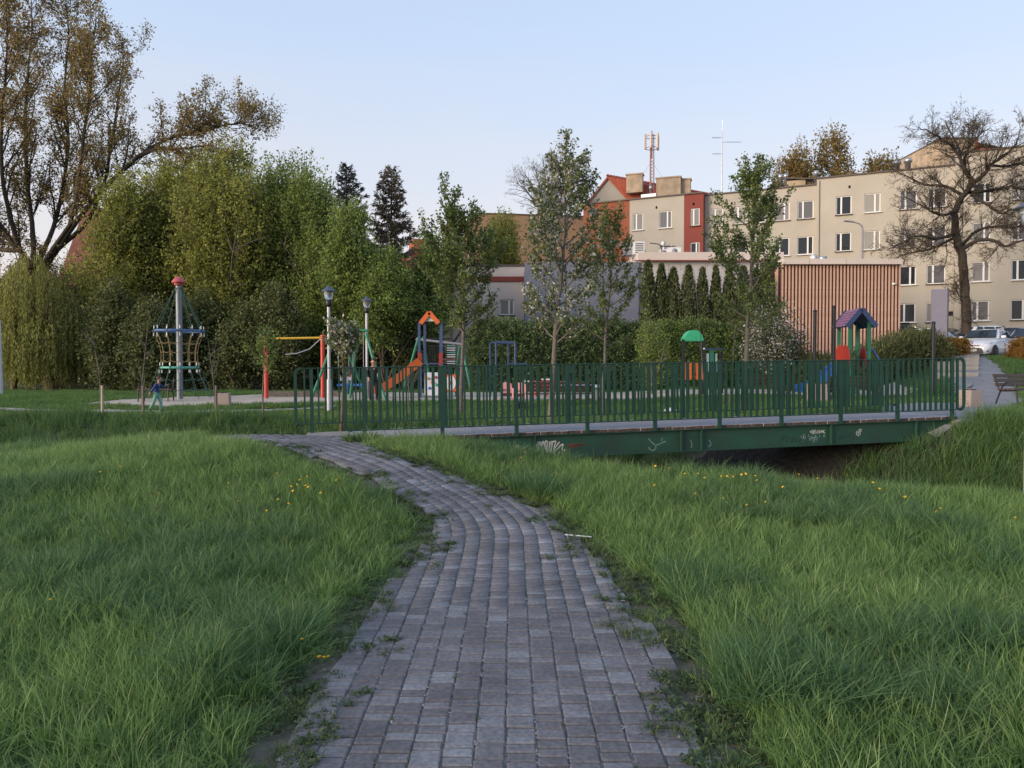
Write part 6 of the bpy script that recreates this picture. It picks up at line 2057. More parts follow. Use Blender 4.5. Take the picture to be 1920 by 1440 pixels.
for x in (-.5, .5):
    mb = MB(); mb.box((x, 0, .26), (.16, .6, .54)); mb.build('leg', grey_m, t)
t = thing('toy_figure', 'blue and white toy sitting on the pale outdoor table', 'toy', tuple(Vector(at(1062, 26.3)) + Vector((0, 0, .62))), 0)
mb = MB(); mb.lathe([(.08, 0), (.10, .05), (.07, .16), (.03, .19)], (0, 0, 0), 10); mb.build('body', blue_p, t); mb = MB(); mb.sphere((0, 0, .23), .06, 8, 6); mb.build('head', whiteb, t)

# ---- panel unit with the green dome
t = thing('toy_house', 'small play house front with a green dome and orange slats', 'play house', at(1300, 28.0), 0)
k = 28 / F
def qx(px): return (px - 1300) * k
def qz(py): return EYE - (py - HOR) * k - t.location.z
for px in (1281, 1319):
    mb = MB(); mb.box((qx(px), 0, qz(636) / 2), (.11, .11, qz(636)), None, 0, .012); mb.build('post', navy_p if False else black_m, t)
mb = MB(); mb.prism([(qx(1282), qz(638)), (qx(1284), qz(631)), (qx(1290), qz(623)), (qx(1295), qz(619.5)), (qx(1306), qz(619.5)), (qx(1311), qz(623)), (qx(1316), qz(631)), (qx(1318), qz(638)), (qx(1316), qz(639.5)), (qx(1284), qz(639.5))], -.09, .55, 'xz'); mb.build('dome', dome_p, t)
for i in range(5):
    mb = MB(); mb.box((qx(1286.5 + i * 6.9), -.06, (qz(680) + qz(712)) / 2), (.105, .03, qz(680) - qz(712)), None, 0, .008); mb.build('slat', orange_p, t)
mb = MB(); mb.box((0, -.03, qz(682)), (qx(1318) - qx(1283), .03, .08)); mb.box((0, -.03, qz(706)), (qx(1318) - qx(1283), .03, .08)); mb.build('rail', orange_p, t)
mb = MB(); mb.sphere((qx(1319), -.08, qz(654)), .04, 8, 5); mb.build('knob', whiteb, t)
t = thing('balance_frame', 'green post frame with pale blue side bars beside the green domed panel', 'play frame', at(1334, 28.6), 0)
mb = MB(); mb.box((0, 0, .9), (.16, .16, 1.8), None, 0, .02); mb.build('post', playg_p, t)
for sx in (-1, 1):
    mb = MB(); mb.box((sx * .17, -.05, 1.25), (.07, .05, .75)); mb.build('side_bar', mat('pale_blue_bar', (.38, .50, .60), .5), t)
mb = MB(); mb.box((.1, 0, 1.80), (.66, .2, .06)); mb.build('top', navy_p, t)
mb = MB(); mb.box((.42, 0, .85), (.09, .09, 1.7)); mb.build('post', black_m, t)

# ---- roofed play tower with the blue slide
t = thing('roofed_play_tower', 'play tower with a purple shingled roof, red panels and a blue slide', 'play tower', at(1600, 26.5), R(-4))
k = 26.5 / F
gz_ = t.location.z
def qz(py): return EYE - (py - HOR) * k - gz_
w2, d2 = .34, .52
ze, zr = qz(612), qz(581)
for sx in (-1, 1):
    for sy in (-1, 1):
        mb = MB(); mb.box((sx * w2, sy * d2, (ze + .12) / 2), (.105, .105, ze + .12), None, 0, .012); mb.build('post', playg_p, t)
for sgn in (-1, 1):
    a, b_ = Vector((0, 0, zr)), Vector((sgn * .52, 0, ze - .03)); dd = (b_ - a)
    for i in range(6):                                   # rows of shingles
        p, q = a + dd * (i / 6), a + dd * ((i + 1.12) / 6)
        nrm_ = Vector((-dd.z * sgn, 0, dd.x * sgn)).normalized()
        mb = MB()
        for j in range(7): mb.bar(p + nrm_ * .012 + Vector((0, -.66 + (j + .5) * .1886 + (.06 if i % 2 else 0), 0)), q + nrm_ * .034 + Vector((0, -.66 + (j + .5) * .1886 + (.06 if i % 2 else 0), 0)), .014, .18, (0, 1, 0))
        mb.build('shingle_row', purple_p, t)
    for y in (-.70, .70):
        mb = MB(); mb.bar(a + Vector((0, y, -.02)), b_ + Vector((0, y, -.02)), .17, .035, (0, 1, 0)); mb.build('barge_board', navy_p, t)
    mb = MB(); mb.bar(a + Vector((0, 0, -.03)), b_ + Vector((0, 0, -.03)), .02, 1.36, (0, 1, 0)); mb.build('roof_board', navy_p, t)
zf = qz(690)
mb = MB(); mb.box((0, 0, zf), (.95, 1.05, .07)); mb.build('platform', bench_w, t)
def panel(pts, y0, y1, plane, m):
    mb = MB(); mb.prism(pts, y0, y1, plane); return mb.build('panel', m, t)
pan = [(-.52, 0), (-.52, .36), (-.44, .62), (-.3, .74), (-.18, .80), (-.1, .74), (.1, .74), (.18, .80), (.3, .74), (.44, .62), (.52, .36), (.52, 0), (.3, -.12), (.2, -.30), (.1, -.05), (-.1, -.05), (-.2, -.30), (-.3, -.12)]
panel([(x * 1.35, zf + .08 + z) for x, z in pan], -w2 - .09, -w2 - .055, 'yz', red_p)
panel([(x * .55, zf + .08 + z * .85) for x, z in pan if z >= 0], w2 - .02, w2 + .015, 'yz', dred_p)
# blue slide towards the left
a, b_ = Vector((-.5, -.1, zf + .05)), Vector((-1.75, -.35, .22)); mb = MB()
mid = [a, a.lerp(b_, .5), a.lerp(b_, .92), b_ + Vector((-.35, -.07, -.03))]; d = b_ - a; side = Vector((-d.y, d.x, 0)).normalized() * .25
for sgn in (-1, 1):
    for p, q in zip(mid[:-1], mid[1:]): mb.bar(p + side * sgn + Vector((0, 0, .13)), q + side * sgn + Vector((0, 0, .13)), .04, .28, (0, 0, 1))
for p, q in zip(mid[:-1], mid[1:]): mb.bar(p, q, .48, .03, (0, 0, 1))
mb.build('slide', blue_p, t)
for y in (-.36, .36):                                    # ladder handrails on the other side
    mb = MB(); mb.tube([(w2 + .05, y, zf + .72), (w2 + .18, y, zf + .70), (w2 + .55, y, zf + .12), (w2 + .58, y, zf - .6)], .03, 7); mb.build('handrail', blue_p, t)
for i in range(5):
    mb = MB(); mb.box((w2 + .14 + i * .10, 0, zf - .12 - i * .20), (.12, .66, .05)); mb.build('step', bench_w, t)

for px, yt, lb in ((1527, 583, 'shorter dark post left of the roofed play tower'), (1563, 575, 'taller dark post touching the left side of the roofed play tower'), (1749, 605, 'dark post in front of the grey advertising pillar')):
    b_ = at(px, 24.6 if px < 1700 else 24.0); Yq = b_[1]
    t = thing('dark_post', lb, 'post', b_, 0, 'tall dark posts of the play area')
    h_ = EYE - (yt - HOR) / F * Yq - b_[2]
    mb = MB(); mb.tube([(0, 0, -.1), (0, 0, h_)], .058, 12); mb.build('post', black_m, t); mb = MB(); mb.lathe([(.066, h_ - .03), (.06, h_ + .03), (.01, h_ + .04)], (0, 0, 0), 12); mb.build('post_cap', black_m, t)

b_ = at(1759, 38); t = thing('advertising_pillar', 'tall flat grey pillar standing behind the juniper hedge', 'pillar', b_, R(-12))
h_ = EYE - (543 - HOR) / F * 38 - b_[2]
mb = MB(); mb.box((0, 0, h_ / 2), (.74, .16, h_), None, 0, .01); mb.build('panel', mat('lilac_grey_panel', (.22, .21, .26), .5, var=.05), t)
mb = MB(); mb.box((.40, .0, h_ / 2), (.06, .2, h_ + .04)); mb.build('edge_strip', mat('dark_edge', (.07, .07, .10), .5), t)

# street lamp in front of the cream block
b_ = at(1614, 50); t = thing('street_lamp', 'street lamp with a bent arm in front of the cream apartment block', 'street lamp', b_, 0)
h_ = EYE - (432 - HOR) / F * 50 - b_[2]
mb = MB(); mb.tube([(0, 0, -.2), (0, 0, h_), (-.05, 0, h_ + .25), (-.25, 0, h_ + .42), (-.7, 0, h_ + .55)], [.09, .07, .06, .05, .045], 8); mb.build('pole', grey_m, t)
mb = MB(); mb.box((-1.0, 0, h_ + .58), (.62, .22, .09), (0, R(6), 0), 0, .03); mb.build('lamp_head', grey_m, t)

# ---- small litter
t = thing('plastic_bag', 'crumpled white plastic bag on the lawn behind the railing', 'litter', at(1258, 21.5), .3)
mb = MB(); mb.sphere((0, 0, .09), .17, 9, 6, 0, (1.3, 1, .55)); mb.sphere((.15, .03, .07), .10, 8, 5, 0, (1.2, 1, .6)); mb.build('bag', whiteb, t)
p0, p1 = G(1060, 1013), G(1110, 1017)
t = thing('paper_straw', 'thin white stick lying across the paved path', 'litter', tuple(p0 + Vector((0, 0, .045))), 0)
mb = MB(); mb.tube([(0, 0, 0), tuple(p1 - p0)], .006, 6); mb.build('stick', whiteb, t)

# ---- steps and ramp edge
b_ = gx(1812, 25); t = thing('steps', 'short flight of concrete steps between juniper and asphalt ramp', 'steps', tuple(gx(1800, 27.0)), R(-31))
for i in range(7):
    q = gx(1800 + i * 1.3, 27 + i * 1.0); mb = MB(); mb.box((0, 0, -.10), (1.45, .42, .30), None, 0, .01)
    o = mb.build('step', conc_m, t); o.location = Matrix.Rotation(R(31), 4, 'Z') @ (Vector(q) - t.location) + Vector((-.15, 0, .10))


# ---- cars
car_white = mat('white_car_paint', (.66, .67, .71), .22, var=.01, spec=.6)
car_dark = mat('dark_car_paint', (.035, .04, .05), .2, var=.02, spec=.6)
car_silver = mat('silver_car_paint', (.40, .42, .46), .25, metal=.3, var=.02)
car_glass = mat('car_glass', (.020, .028, .034), .05, var=.05, spec=.6)
head_m = mat('headlight_glass', (.50, .53, .55), .1, var=.15, scale=30, spec=.7)
plate_m = mat('number_plate', (.62, .62, .58), .5, var=.03)
chrome_m = mat('chrome', (.55, .55, .57), .12, metal=1, var=.05)
tail_m = mat('tail_light', (.30, .02, .02), .2)


def loft(mb, secs, m=0, caps=True):
    n = len(secs[0]); o = len(mb.v); vs = [p for s in secs for p in s]; fs = []
    for i in range(len(secs) - 1):
        for k in range(n):
            l = (k + 1) % n; fs.append((i * n + k, i * n + l, (i + 1) * n + l, (i + 1) * n + k))
    if caps: fs += [tuple(range(n - 1, -1, -1)), tuple((len(secs) - 1) * n + k for k in range(n))]
    mb.add(vs, fs, m, True)


def car(name, label, loc, rz, paint, tall=0.0, length=3.95, width=1.72, plate='', rack=False):
    """front faces local -y"""
    t = thing(name, label, 'car', loc, rz, 'cars on the car park')
    W = width / 2; Lh = length / 2; T = tall
    #      y     half width bottom / belt, z bottom, z shoulder
    st = [(-1.00, .58, .62, .26, .50), (-.97, .76, .80, .20, .62), (-.88, .86, .88, .18, .72), (-.70, .91, .93, .18, .82), (-.45, .93, .95, .18, .92), (-.2, .94, .97, .18, .95),
          (.2, .95, .98, .18, .98), (.6, .95, .98, .18, 1.01), (.82, .92, .95, .2, 1.02), (.93, .86, .9, .24, 1.0), (1.0, .74, .8, .32, .92)]
    def sec(y, wb, wt, zb, zs):
        zs = zs + T * .35
        pts = [(-wb * .9, zb), (-wb, zb + .10), (-wt, zb + (zs - zb) * .55), (-wt * .985, zs - .10), (-wt * .90, zs), (-wt * .4, zs + .035), (0, zs + .045)]
        pts = pts + [(-x, z) for x, z in pts[-2::-1]]
        return [(x * W, y * Lh, z) for x, z in pts]
    mb = MB(); loft(mb, [sec(*s) for s in st]); body = mb.build('body', paint, t)
    zr = 1.46 + T
    gh = [(-.36, .84, .95, .97 + T * .35, 1.00 + T * .35), (-.20, .84, .85, 1.0 + T * .35, 1.22 + T * .7), (-.06, .83, .74, 1.0 + T * .35, zr - .06), (.10, .83, .70, 1.0 + T * .35, zr), (.50, .83, .69, 1.02 + T * .35, zr - .02), (.76, .82, .68, 1.03 + T * .35, zr - .09), (.93, .78, .72, 1.03 + T * .35, 1.08 + T * .4)]
    def gsec(y, wb, wt, zb, zt):
        pts = [(-wb, zb - .06), (-wb * .99, zb), (-wt, zt - .04), (-wt * .85, zt), (0, zt + .03)]
        pts = pts + [(-x, z) for x, z in pts[-2::-1]]
        return [(x * W, y * Lh, z) for x, z in pts]
    mb = MB(); loft(mb, [gsec(*s) for s in gh]); mb.build('cabin', paint, t)

    def glass(q, name, off):
        q = [Vector(p) for p in q]; n_ = (q[1] - q[0]).cross(q[3] - q[0]).normalized()
        c = sum(q, Vector()) / 4
        mb = MB(); mb.add([p + n_ * off for p in q] + [p - n_ * .02 for p in q], [(0, 1, 2, 3), (0, 4, 5, 1), (1, 5, 6, 2), (2, 6, 7, 3), (3, 7, 4, 0)]); return mb.build(name, car_glass, t)
    zb = .99 + T * .35
    glass([(-.80 * W, -.375 * Lh, zb + .025), (.80 * W, -.375 * Lh, zb + .025), (.66 * W, -.095 * Lh, zr - .075), (-.66 * W, -.095 * Lh, zr - .075)], 'windscreen', .055)
    glass([(.70 * W, .955 * Lh, zb + .10), (-.70 * W, .955 * Lh, zb + .10), (-.60 * W, .80 * Lh, zr - .14), (.60 * W, .80 * Lh, zr - .14)], 'rear_window', .05)
    for sx in (-1, 1):
        for (y0, y1, y2, y3) in ((-.24, .16, .16, -.02), (.20, .52, .50, .20), (.56, .82, .70, .55)):
            q = [(sx * .835 * W, y0 * Lh, zb + .05), (sx * .835 * W, y1 * Lh, zb + .05), (sx * .705 * W, y2 * Lh, zr - .09), (sx * .705 * W, y3 * Lh, zr - .09)]
            glass(q if sx > 0 else q[::-1], 'side_window', .02)
        mb = MB(); mb.box((sx * (W + .07), -.24 * Lh, zb + .06), (.20, .12, .15), None, 0, .04); mb.build('mirror', paint, t)
        # swept headlight
        q = [(-.46, -.955, .60), (-.80, -.90, .66), (-.86, -.76, .79), (-.72, -.77, .81), (-.50, -.90, .68)]
        q = [Vector((-sx * x * W, y * Lh, z + T * .3)) for x, y, z in q]
        mb = MB(); f = Vector((sx * .025, -.03, .022)); mb.add([p + f for p in q] + [p - f * 1.5 for p in q], [(0, 1, 2, 3, 4), (9, 8, 7, 6, 5)] + [(i, (i + 1) % 5, 5 + (i + 1) % 5, 5 + i) for i in range(5)]); mb.build('headlight', head_m, t)
        mb = MB(); mb.lathe([(.065, -.02), (.07, .015), (.01, .02)], (0, 0, 0), 12); mb.build('fog_lamp', black_m, t, (sx * .74 * W, -.965 * Lh, .36), (R(90), 0, sx * .35))
        for y in (-.64, .64):
            w = MB(); w.lathe([(.20, -.10), (.29, -.10), (.305, -.07), (.305, .07), (.29, .10), (.20, .10)], (0, 0, 0), 20); wh = w.build('wheel', rub_m, t, (sx * (W - .10), y * Lh, .30), (0, R(90), 0))
            r_ = MB(); r_.lathe([(.2, -.09), (.2, .09), (.06, .075)], (0, 0, 0), 16)
            for k in range(6): r_.box((.12 * math.cos(k * 1.047), .12 * math.sin(k * 1.047), sx * .09), (.17, .04, .02), (0, 0, k * 1.047))
            r_.build('rim', steel_m, wh)
        for y in (-.64, .64):
            mb = MB(); mb.prism([(y * Lh + .35 * math.cos(a), .30 + .35 * math.sin(a)) for a in np.linspace(0, math.pi, 9)] + [(y * Lh - .35, .16), (y * Lh + .35, .16)], sx * (W - .30), sx * (W * .955 + .004), 'yz'); mb.build('wheel_arch', rub_m, t)
    # grille, upper slot with badge, plate
    q = [(-.60, .27), (-.52, .46), (-.40, .50), (.40, .50), (.52, .46), (.60, .27), (.50, .24), (-.50, .24)]
    mb = MB(); mb.prism([(x * W, z) for x, z in q], -.995 * Lh - .06, -.90 * Lh, 'xz'); mb.build('grille', black_m, t)
    mb = MB(); mb.prism([(-.40 * W, .625), (.40 * W, .625), (.30 * W, .595), (-.30 * W, .595)], -1.0 * Lh - .035, -.9 * Lh, 'xz'); mb.build('upper_grille', dred_p if paint is car_white and T == 0 else black_m, t)
    mb = MB(); mb.lathe([(.075, -.01), (.08, .005), (.01, .012)], (0, 0, 0), 14)
    o = mb.build('badge', mat('badge_blue', (.05, .10, .30), .2), t, (0, -1.0 * Lh - .045, .615), (R(90), 0, 0)); o.scale = (1.2, .55, 1)
    mb = MB(); mb.box((0, -1.0 * Lh - .075, .375), (.50, .02, .11), None, 0, .004); pl = mb.build('number_plate', plate_m, t)
    mb = MB(); mb.box((-.225, -1.0 * Lh - .0865, .375), (.045, .002, .10)); mb.build('plate_band', blue_p, pl)
    if plate:
        cu = bpy.data.curves.new('plate_text', 'FONT'); cu.body = plate; cu.size = .105; cu.align_x = 'CENTER'; cu.align_y = 'CENTER'; cu.extrude = .001
        cu.materials.append(black_m); o = bpy.data.objects.new('plate_text', cu); COL.objects.link(o)
        me = bpy.data.meshes.new_from_object(o.evaluated_get(bpy.context.evaluated_depsgraph_get())); bpy.data.objects.remove(o)
        link_mesh('plate_text', me, pl, (.02, -1.0 * Lh - .0875, .375), (R(90), 0, 0))
    if rack:
        for sx in (-1, 1):
            mb = MB(); mb.tube([(sx * .6 * W, -.05 * Lh, zr + .06), (sx * .6 * W, .7 * Lh, zr + .04)], .02, 6); mb.build('roof_rail', black_m, t)
        for i in range(3):
            mb = MB(); mb.box((-.3 + .3 * i, .3 * Lh, zr + .14), (.08, 1.2, .08), None, 0, .02); mb.build('roof_carrier', black_m, t)
    return t


car('parked_car', 'small white hatchback facing the ramp between the two orange hedges', at(1846, 36.0), R(-50), car_white, 0, 3.95, 1.72, 'ST 0000U')
car('parked_car', 'white car cut by the right edge behind the golden hedge', at(1932, 36.4), R(-46), car_white, .12, 4.2, 1.78)
car('parked_car', 'white estate car half hidden by the grey pillar', at(1772, 39.5), R(38), car_white, .16, 4.3, 1.8)
car('parked_car', 'dark car with a loaded roof rack behind the juniper hedge', at(1705, 42.5), R(60), car_dark, .1, 4.2, 1.75, '', True)
car('parked_car', 'low white car behind the small white hatchback', at(1860, 43.5), R(95), car_white, .0, 4.2, 1.75)
car('parked_car', 'silver car between the two white cars at the right', at(1898, 42.0), R(-10), car_silver, .05, 4.1, 1.75)
# ------------------------------------------------------------------ people
skin_m = mat('skin', (.45, .27, .19), .55, var=.05)
hair_m = mat('dark_hair', (.022, .015, .012), .6, var=.2)


def person(name, label, loc, rz, J, mats, hgt, hair=True, shoe=None):
    """one continuous skinned body; J: joint positions for a figure of height 1; mats: torso, legs"""
    S = hgt
    t = thing(name, label, 'person', loc, rz)
    E = [('pelvis', 'belly'), ('belly', 'chest'), ('chest', 'neck'), ('neck', 'head0'), ('head0', 'head1'), ('head1', 'head2')]
    for s in 'LR':
        E += [('chest', 'sh' + s), ('sh' + s, 'el' + s), ('el' + s, 'wr' + s), ('wr' + s, 'ha' + s), ('pelvis', 'hip' + s), ('hip' + s, 'kn' + s), ('kn' + s, 'an' + s), ('an' + s, 'to' + s)]
        for k in range(4): E.append(('ha' + s, 'fi%d%s' % (k, s)))
        E.append(('wr' + s, 'th' + s))
    rad = dict(pelvis=.082, belly=.078, chest=.092, neck=.034, head0=.045, head1=.064, head2=.052, sh=.046, el=.034, wr=.024, ha=.022, hip=.064, kn=.044, an=.030, to=.026, fi=.0085, th=.009)
    for s in 'LR':
        w, h = Vector(J['wr' + s]), Vector(J['ha' + s]); d = (h - w).normalized(); q = d.cross(Vector((1, 0, 0))).normalized() if abs(d.x) < .9 else Vector((0, 0, 1))
        for k in range(4): J['fi%d%s' % (k, s)] = tuple(h + d * (.034 + .008 * (k in (1, 2))) + q * (-.02 + .0135 * k))
        J['th' + s] = tuple(w + d * .02 + q * .035)
    names = [n for n in J if n != 'face']; idx = {n: i for i, n in enumerate(names)}
    me = bpy.data.meshes.new('body'); me.from_pydata([tuple(Vector(J[n]) * S) for n in names], [(idx[a], idx[b]) for a, b in E], [])
    o = bpy.data.objects.new('body', me); COL.objects.link(o)
    md = o.modifiers.new('skin', 'SKIN'); sv = me.skin_vertices[0].data
    for n in names:
        r = rad.get(n) or rad.get(n[:2]) or rad.get(n[:3]); sv[idx[n]].radius = (r * S, r * S * (.8 if n in ('pelvis', 'belly', 'chest') else 1)); sv[idx[n]].use_root = (n == 'pelvis')
    md.branch_smoothing = .6
    ss = o.modifiers.new('sub', 'SUBSURF'); ss.levels = 2; ss.render_levels = 2
    dg = bpy.context.evaluated_depsgraph_get(); nm = bpy.data.meshes.new_from_object(o.evaluated_get(dg))
    bpy.data.objects.remove(o)
    nm.name = 'body'; nm.materials.clear()
    for m in (mats[0], mats[1], skin_m, shoe or black_m): nm.materials.append(m)
    segs = []
    for a, b in E:
        k = 0 if a in ('pelvis', 'belly', 'chest') and not b.startswith(('hip', 'neck')) else 2
        if b.startswith('hip') or a.startswith('hip') or a.startswith('kn'): k = 1
        if a.startswith('sh') or a.startswith('el'): k = 0
        if a.startswith('an'): k = 3
        segs.append((np.array(J[a]) * S, np.array(J[b]) * S, k))
    ctr = np.array([p.center[:] for p in nm.polygons]); best = np.full(len(ctr), 1e9); kind = np.zeros(len(ctr), int)
    for a, b, k in segs:
        d = b - a; tt = np.clip(((ctr - a) @ d) / (d @ d + 1e-9), 0, 1); ds = np.linalg.norm(ctr - a - tt[:, None] * d, axis=1)
        u = ds < best; best[u] = ds[u]; kind[u] = k
    nm.polygons.foreach_set('material_index', kind.astype(np.int32)); nm.polygons.foreach_set('use_smooth', np.ones(len(ctr), bool))
    link_mesh('body', nm, t)
    h1 = Vector(J['head1']) * S; fwd = Vector(J.get('face', (0, -1, 0))).normalized() if 'face' in J else Vector((0, -1, 0))
    rt = fwd.cross(Vector((0, 0, 1))).normalized()
    mb = MB(); mb.sphere(tuple(h1 - fwd * .022 * S + Vector((0, 0, .020 * S))), .069 * S, 12, 8, 0, (1, 1, .92)); mb.build('hair', mats[2] if len(mats) > 2 else hair_m, t)
    mb = MB()
    for sx in (-1, 1): mb.sphere(tuple(h1 + fwd * .062 * S + rt * sx * .024 * S + Vector((0, 0, .0))), .007 * S, 6, 4)
    mb.build('eye', hair_m, t)
    mb = MB(); mb.sphere(tuple(h1 + fwd * .070 * S + Vector((0, 0, -.016 * S))), .011 * S, 6, 5); mb.build('nose', skin_m, t)
    for sx in (-1, 1):
        mb = MB(); mb.sphere(tuple(h1 + rt * sx * .064 * S - Vector((0, 0, .01 * S))), .016 * S, 6, 5, 0, (.6, .8, 1.2)); mb.build('ear', skin_m, t)
    mb = MB(); mb.box(tuple(h1 + fwd * .063 * S - Vector((0, 0, .036 * S))), (.026 * S, .008 * S, .005 * S), (0, 0, math.atan2(fwd.y, fwd.x) + math.pi / 2)); mb.build('mouth', dred_p, t)
    return t


# child walking to the right (local +x), leaning a little forward, a stick in the trailing hand
child = dict(pelvis=(0, 0, .50), belly=(.015, 0, .60), chest=(.04, 0, .70), neck=(.06, 0, .79), head0=(.072, 0, .835), head1=(.085, 0, .895), head2=(.085, 0, .945),
             shL=(.045, .105, .745), elL=(.13, .13, .64), wrL=(.20, .10, .70), haL=(.235, .09, .725), shR=(.035, -.105, .745), elR=(-.03, -.14, .62), wrR=(-.10, -.13, .53), haR=(-.125, -.125, .495),
             hipL=(0, .055, .46), knL=(.09, .06, .27), anL=(.075, .06, .05), toL=(.16, .06, .022), hipR=(0, -.055, .46), knR=(-.045, -.06, .265), anR=(-.165, -.06, .085), toR=(-.10, -.06, .022), face=(1, -.1, -.05))
navyc = mat('dark_blue_jacket', (.022, .050, .19), .75, var=.15, scale=12)
mint = mat('mint_trousers', (.17, .37, .30), .8, var=.12, scale=12)
bc = gx(293, 22.1)
t = person('person', 'child in a dark blue jacket and mint trousers walking along the footpath', tuple(bc + Vector((0, 0, .02))), R(4), child, (navyc, mint, mat('brown_hair', (.05, .028, .018), .7)), 1.17)
s = thing('stick', 'thin stick hanging from the hand of the walking child', 'stick', tuple(bc + Vector((-.15, -.15, .62))), 0)
mb = MB(); mb.tube([(.02, 0, .02), (-.10, -.02, -.10), (-.16, -.02, -.22)], .008, 5); mb.build('twig', bark_d, s)

stand = dict(pelvis=(0, 0, .52), belly=(0, -.01, .61), chest=(0, -.02, .71), neck=(0, -.03, .81), head0=(0, -.04, .85), head1=(0, -.05, .905), head2=(0, -.045, .955),
             shL=(.115, -.02, .765), elL=(.14, .0, .62), wrL=(.11, -.12, .60), haL=(.09, -.155, .61), shR=(-.115, -.02, .765), elR=(-.14, .0, .62), wrR=(-.12, -.09, .53), haR=(-.12, -.105, .49),
             hipL=(.06, 0, .48), knL=(.075, -.03, .28), anL=(.08, .02, .05), toL=(.085, -.06, .02), hipR=(-.06, 0, .48), knR=(-.065, -.02, .27), anR=(-.07, .03, .05), toR=(-.075, -.05, .02), face=(-.55, -.8, -.25))
blackc = mat('black_clothes', (.012, .012, .015), .8, var=.2)
person('person', 'person all in black standing beside the swing and looking down', tuple(gx(700, 26.4) + Vector((0, 0, .02))), R(20), dict(stand), (blackc, blackc), 1.62)
sit = dict(pelvis=(0, 0, .36), belly=(0, .0, .45), chest=(0, -.01, .55), neck=(0, -.02, .645), head0=(0, -.025, .69), head1=(0, -.03, .745), head2=(0, -.03, .795),
           shL=(.11, -.01, .60), elL=(.15, -.04, .50), wrL=(.16, -.06, .60), haL=(.16, -.06, .64), shR=(-.11, -.01, .60), elR=(-.15, -.04, .50), wrR=(-.16, -.06, .60), haR=(-.16, -.06, .64),
           hipL=(.06, -.02, .35), knL=(.07, -.23, .35), anL=(.07, -.26, .13), toL=(.07, -.34, .10), hipR=(-.06, -.02, .35), knR=(-.07, -.23, .35), anR=(-.07, -.26, .13), toR=(-.07, -.34, .10), face=(.3, -.95, 0))
lilac = mat('pale_lilac_top', (.45, .42, .52), .8, var=.1)
sw = gx(649, 27.15)
person('person', 'dark haired child in a pale top sitting on the swing', tuple(sw + Vector((0, .0, .12))), R(10), sit, (lilac, navyc), 1.25)

# ---- dandelions standing in the grass (single flowers), yellow specks on the far lawn
yel = mat('dandelion_yellow', (.62, .40, .015), .7, var=.15, scale=40)
stem_m = mat('flower_stem', (.10, .17, .045), .7)
fm = MB()
for k in range(14):
    a = k * 2.4; r = .004 + .0011 * k; fm.add([(r * .3 * math.cos(a), r * .3 * math.sin(a), .004), (r * math.cos(a - .3), r * math.sin(a - .3), .010 - .0003 * k), (r * 1.25 * math.cos(a), r * 1.25 * math.sin(a), .008 - .0004 * k), (r * math.cos(a + .3), r * math.sin(a + .3), .010 - .0003 * k)], [(0, 1, 2, 3)])
fm.lathe([(.004, -.006), (.014, .0), (.017, .005), (.010, .010)], (0, 0, 0), 9)
flower = fm.mesh('flower', yel)
sm2 = MB(); sm2.tube([(0, 0, 0), (.006, .003, .5), (0, 0, 1)], .0022, 5); stem = sm2.mesh('stem', stem_m)
drng = random.Random(4)
spots = [(88, 1160, .20), (296, 945, .22), (445, 962, .22), (518, 912, .24), (545, 930, .23), (556, 925, .25), (548, 940, .22), (561, 918, .25), (575, 915, .26), (572, 930, .25), (577, 932, .24), (520, 955, .23), (540, 965, .22),
         (225, 888, .22), (163, 862, .22), (630, 925, .25), (600, 940, .24), (498, 985, .2), (186, 900, .2), (595, 1248, .05), (604, 1249, .05), (612, 1247, .05), (563, 1233, .16), (427, 925, .22),
         (1180, 974, .05), (1285, 910, .25), (1310, 902, .26), (1322, 908, .25), (1354, 915, .24), (1365, 905, .25), (1376, 910, .25), (1392, 908, .26), (1400, 912, .26), (1418, 905, .27), (1421, 913, .25), (1255, 900, .27), (1230, 895, .27),
         (1305, 945, .22), (1358, 958, .22), (1402, 962, .22), (1437, 957, .22), (1535, 918, .24), (1640, 926, .24), (1652, 930, .24), (1700, 950, .22), (1759, 978, .22), (1767, 972, .24), (1742, 978, .2), (1908, 990, .2), (1054, 915, .2),
         (1044, 905, .2), (1470, 935, .22), (1228, 930, .22), (1500, 905, .26), (1590, 900, .26), (1100, 855, .28), (985, 858, .28), (978, 868, .28), (1206, 1015, .06), (1208, 1070, .05)]
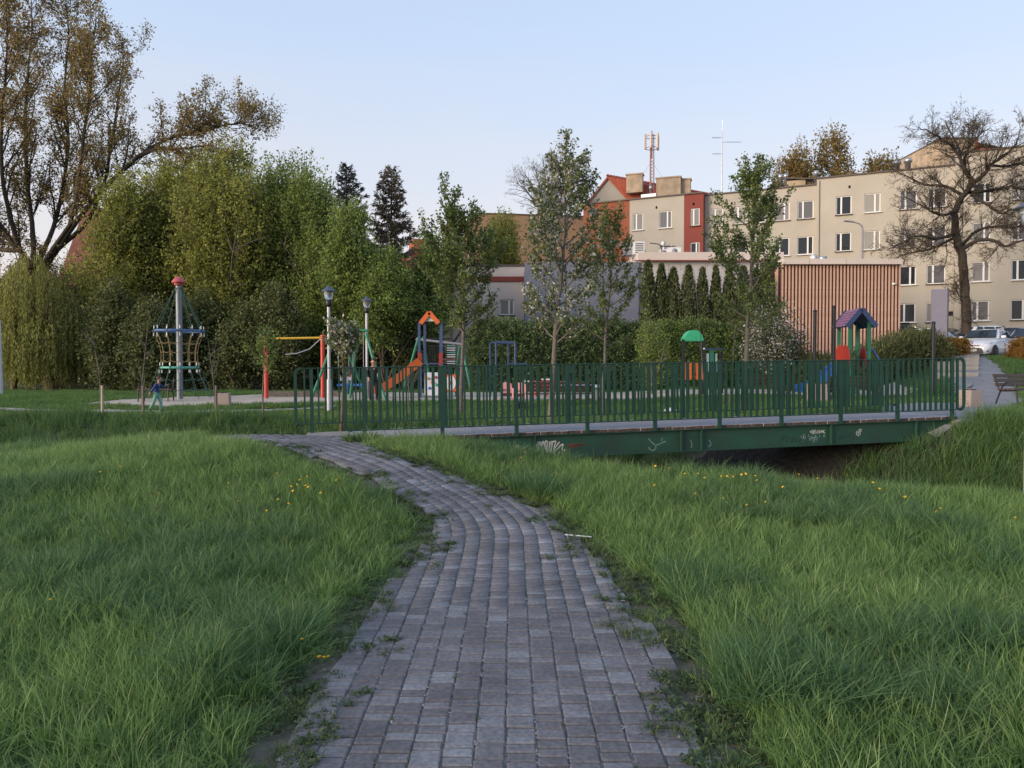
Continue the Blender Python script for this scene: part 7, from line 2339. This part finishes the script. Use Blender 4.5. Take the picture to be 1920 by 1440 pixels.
for i, (px, py, h) in enumerate(spots):
    q = G(px, py + h * .55 * F / 9); hh_ = h * drng.uniform(.8, 1.1)
    f = link_mesh('dandelion', flower, None, (q.x, q.y, q.z + hh_), (drng.gauss(0, .35), drng.gauss(0, .35), drng.uniform(0, 6)))
    sc_ = drng.uniform(.65, 1.05); f.scale = (sc_, sc_, sc_)
    lb = ('yellow dandelion at the left edge of the paved path' if px > 560 and py > 1200 else 'yellow dandelion standing alone low in the left meadow' if py > 1100 and px < 400 else
          'yellow dandelion in the cluster left of the path bend' if px > 490 and px < 660 and py < 990 else 'yellow dandelion scattered in the far left meadow' if px < 490 else
          'yellow dandelion in the grass at the near end of the bridge girder' if px < 1110 and py < 880 else 'yellow dandelion close to the right edge of the paved path' if px < 1215 and py > 900 else
          'yellow dandelion in the row along the crest of the right meadow' if py < 932 else 'yellow dandelion in the middle of the right meadow')
    setp(f, lb, 'dandelion', 'dandelions: ' + lb[17:])
    so = link_mesh('stem', stem, f); so.scale = (1, 1, hh_ / sc_); so.location = (0, 0, -hh_ / sc_)
specks = source_coll('far_flower', [flower])
x, y = rand_pts(2600, -18, 20, 14.5, 25)
v = ditch_v(x, y)
keep = (v > 2.8) & ~in_poly(x, y, SAND) & ~in_poly(x, y, AP) & (vnoise(x, y, .6, 31) > .45) & (np.abs(x) < .75 * y)
x, y = x[keep], y[keep]; n = len(x)
scatter('lawn_flowers', np.stack([x, y, H(x, y) + grng.uniform(.05, .11, n)], -1), grng.normal(0, .4, (n, 3)), np.repeat(grng.uniform(.6, 1.0, n)[:, None], 3, 1), specks, 'yellow flowers dotted over the far lawn behind the railing', 'flowers')

# clump of dark weeds where the deck begins
wc = thing('weed_clump', 'dark clump of weeds at the near left corner of the bridge deck', 'weeds', tuple(gx(664, 10.75)), 0)
wm = tuft_mesh(grng, 130, .16, .06, .20, .016, .9, bank_m, 3); wm.name = 'leaves'
link_mesh('leaves', wm, wc, (0, 0, .02)); link_mesh('leaves', wm, wc, (.2, .04, .02), (0, 0, 1.5))
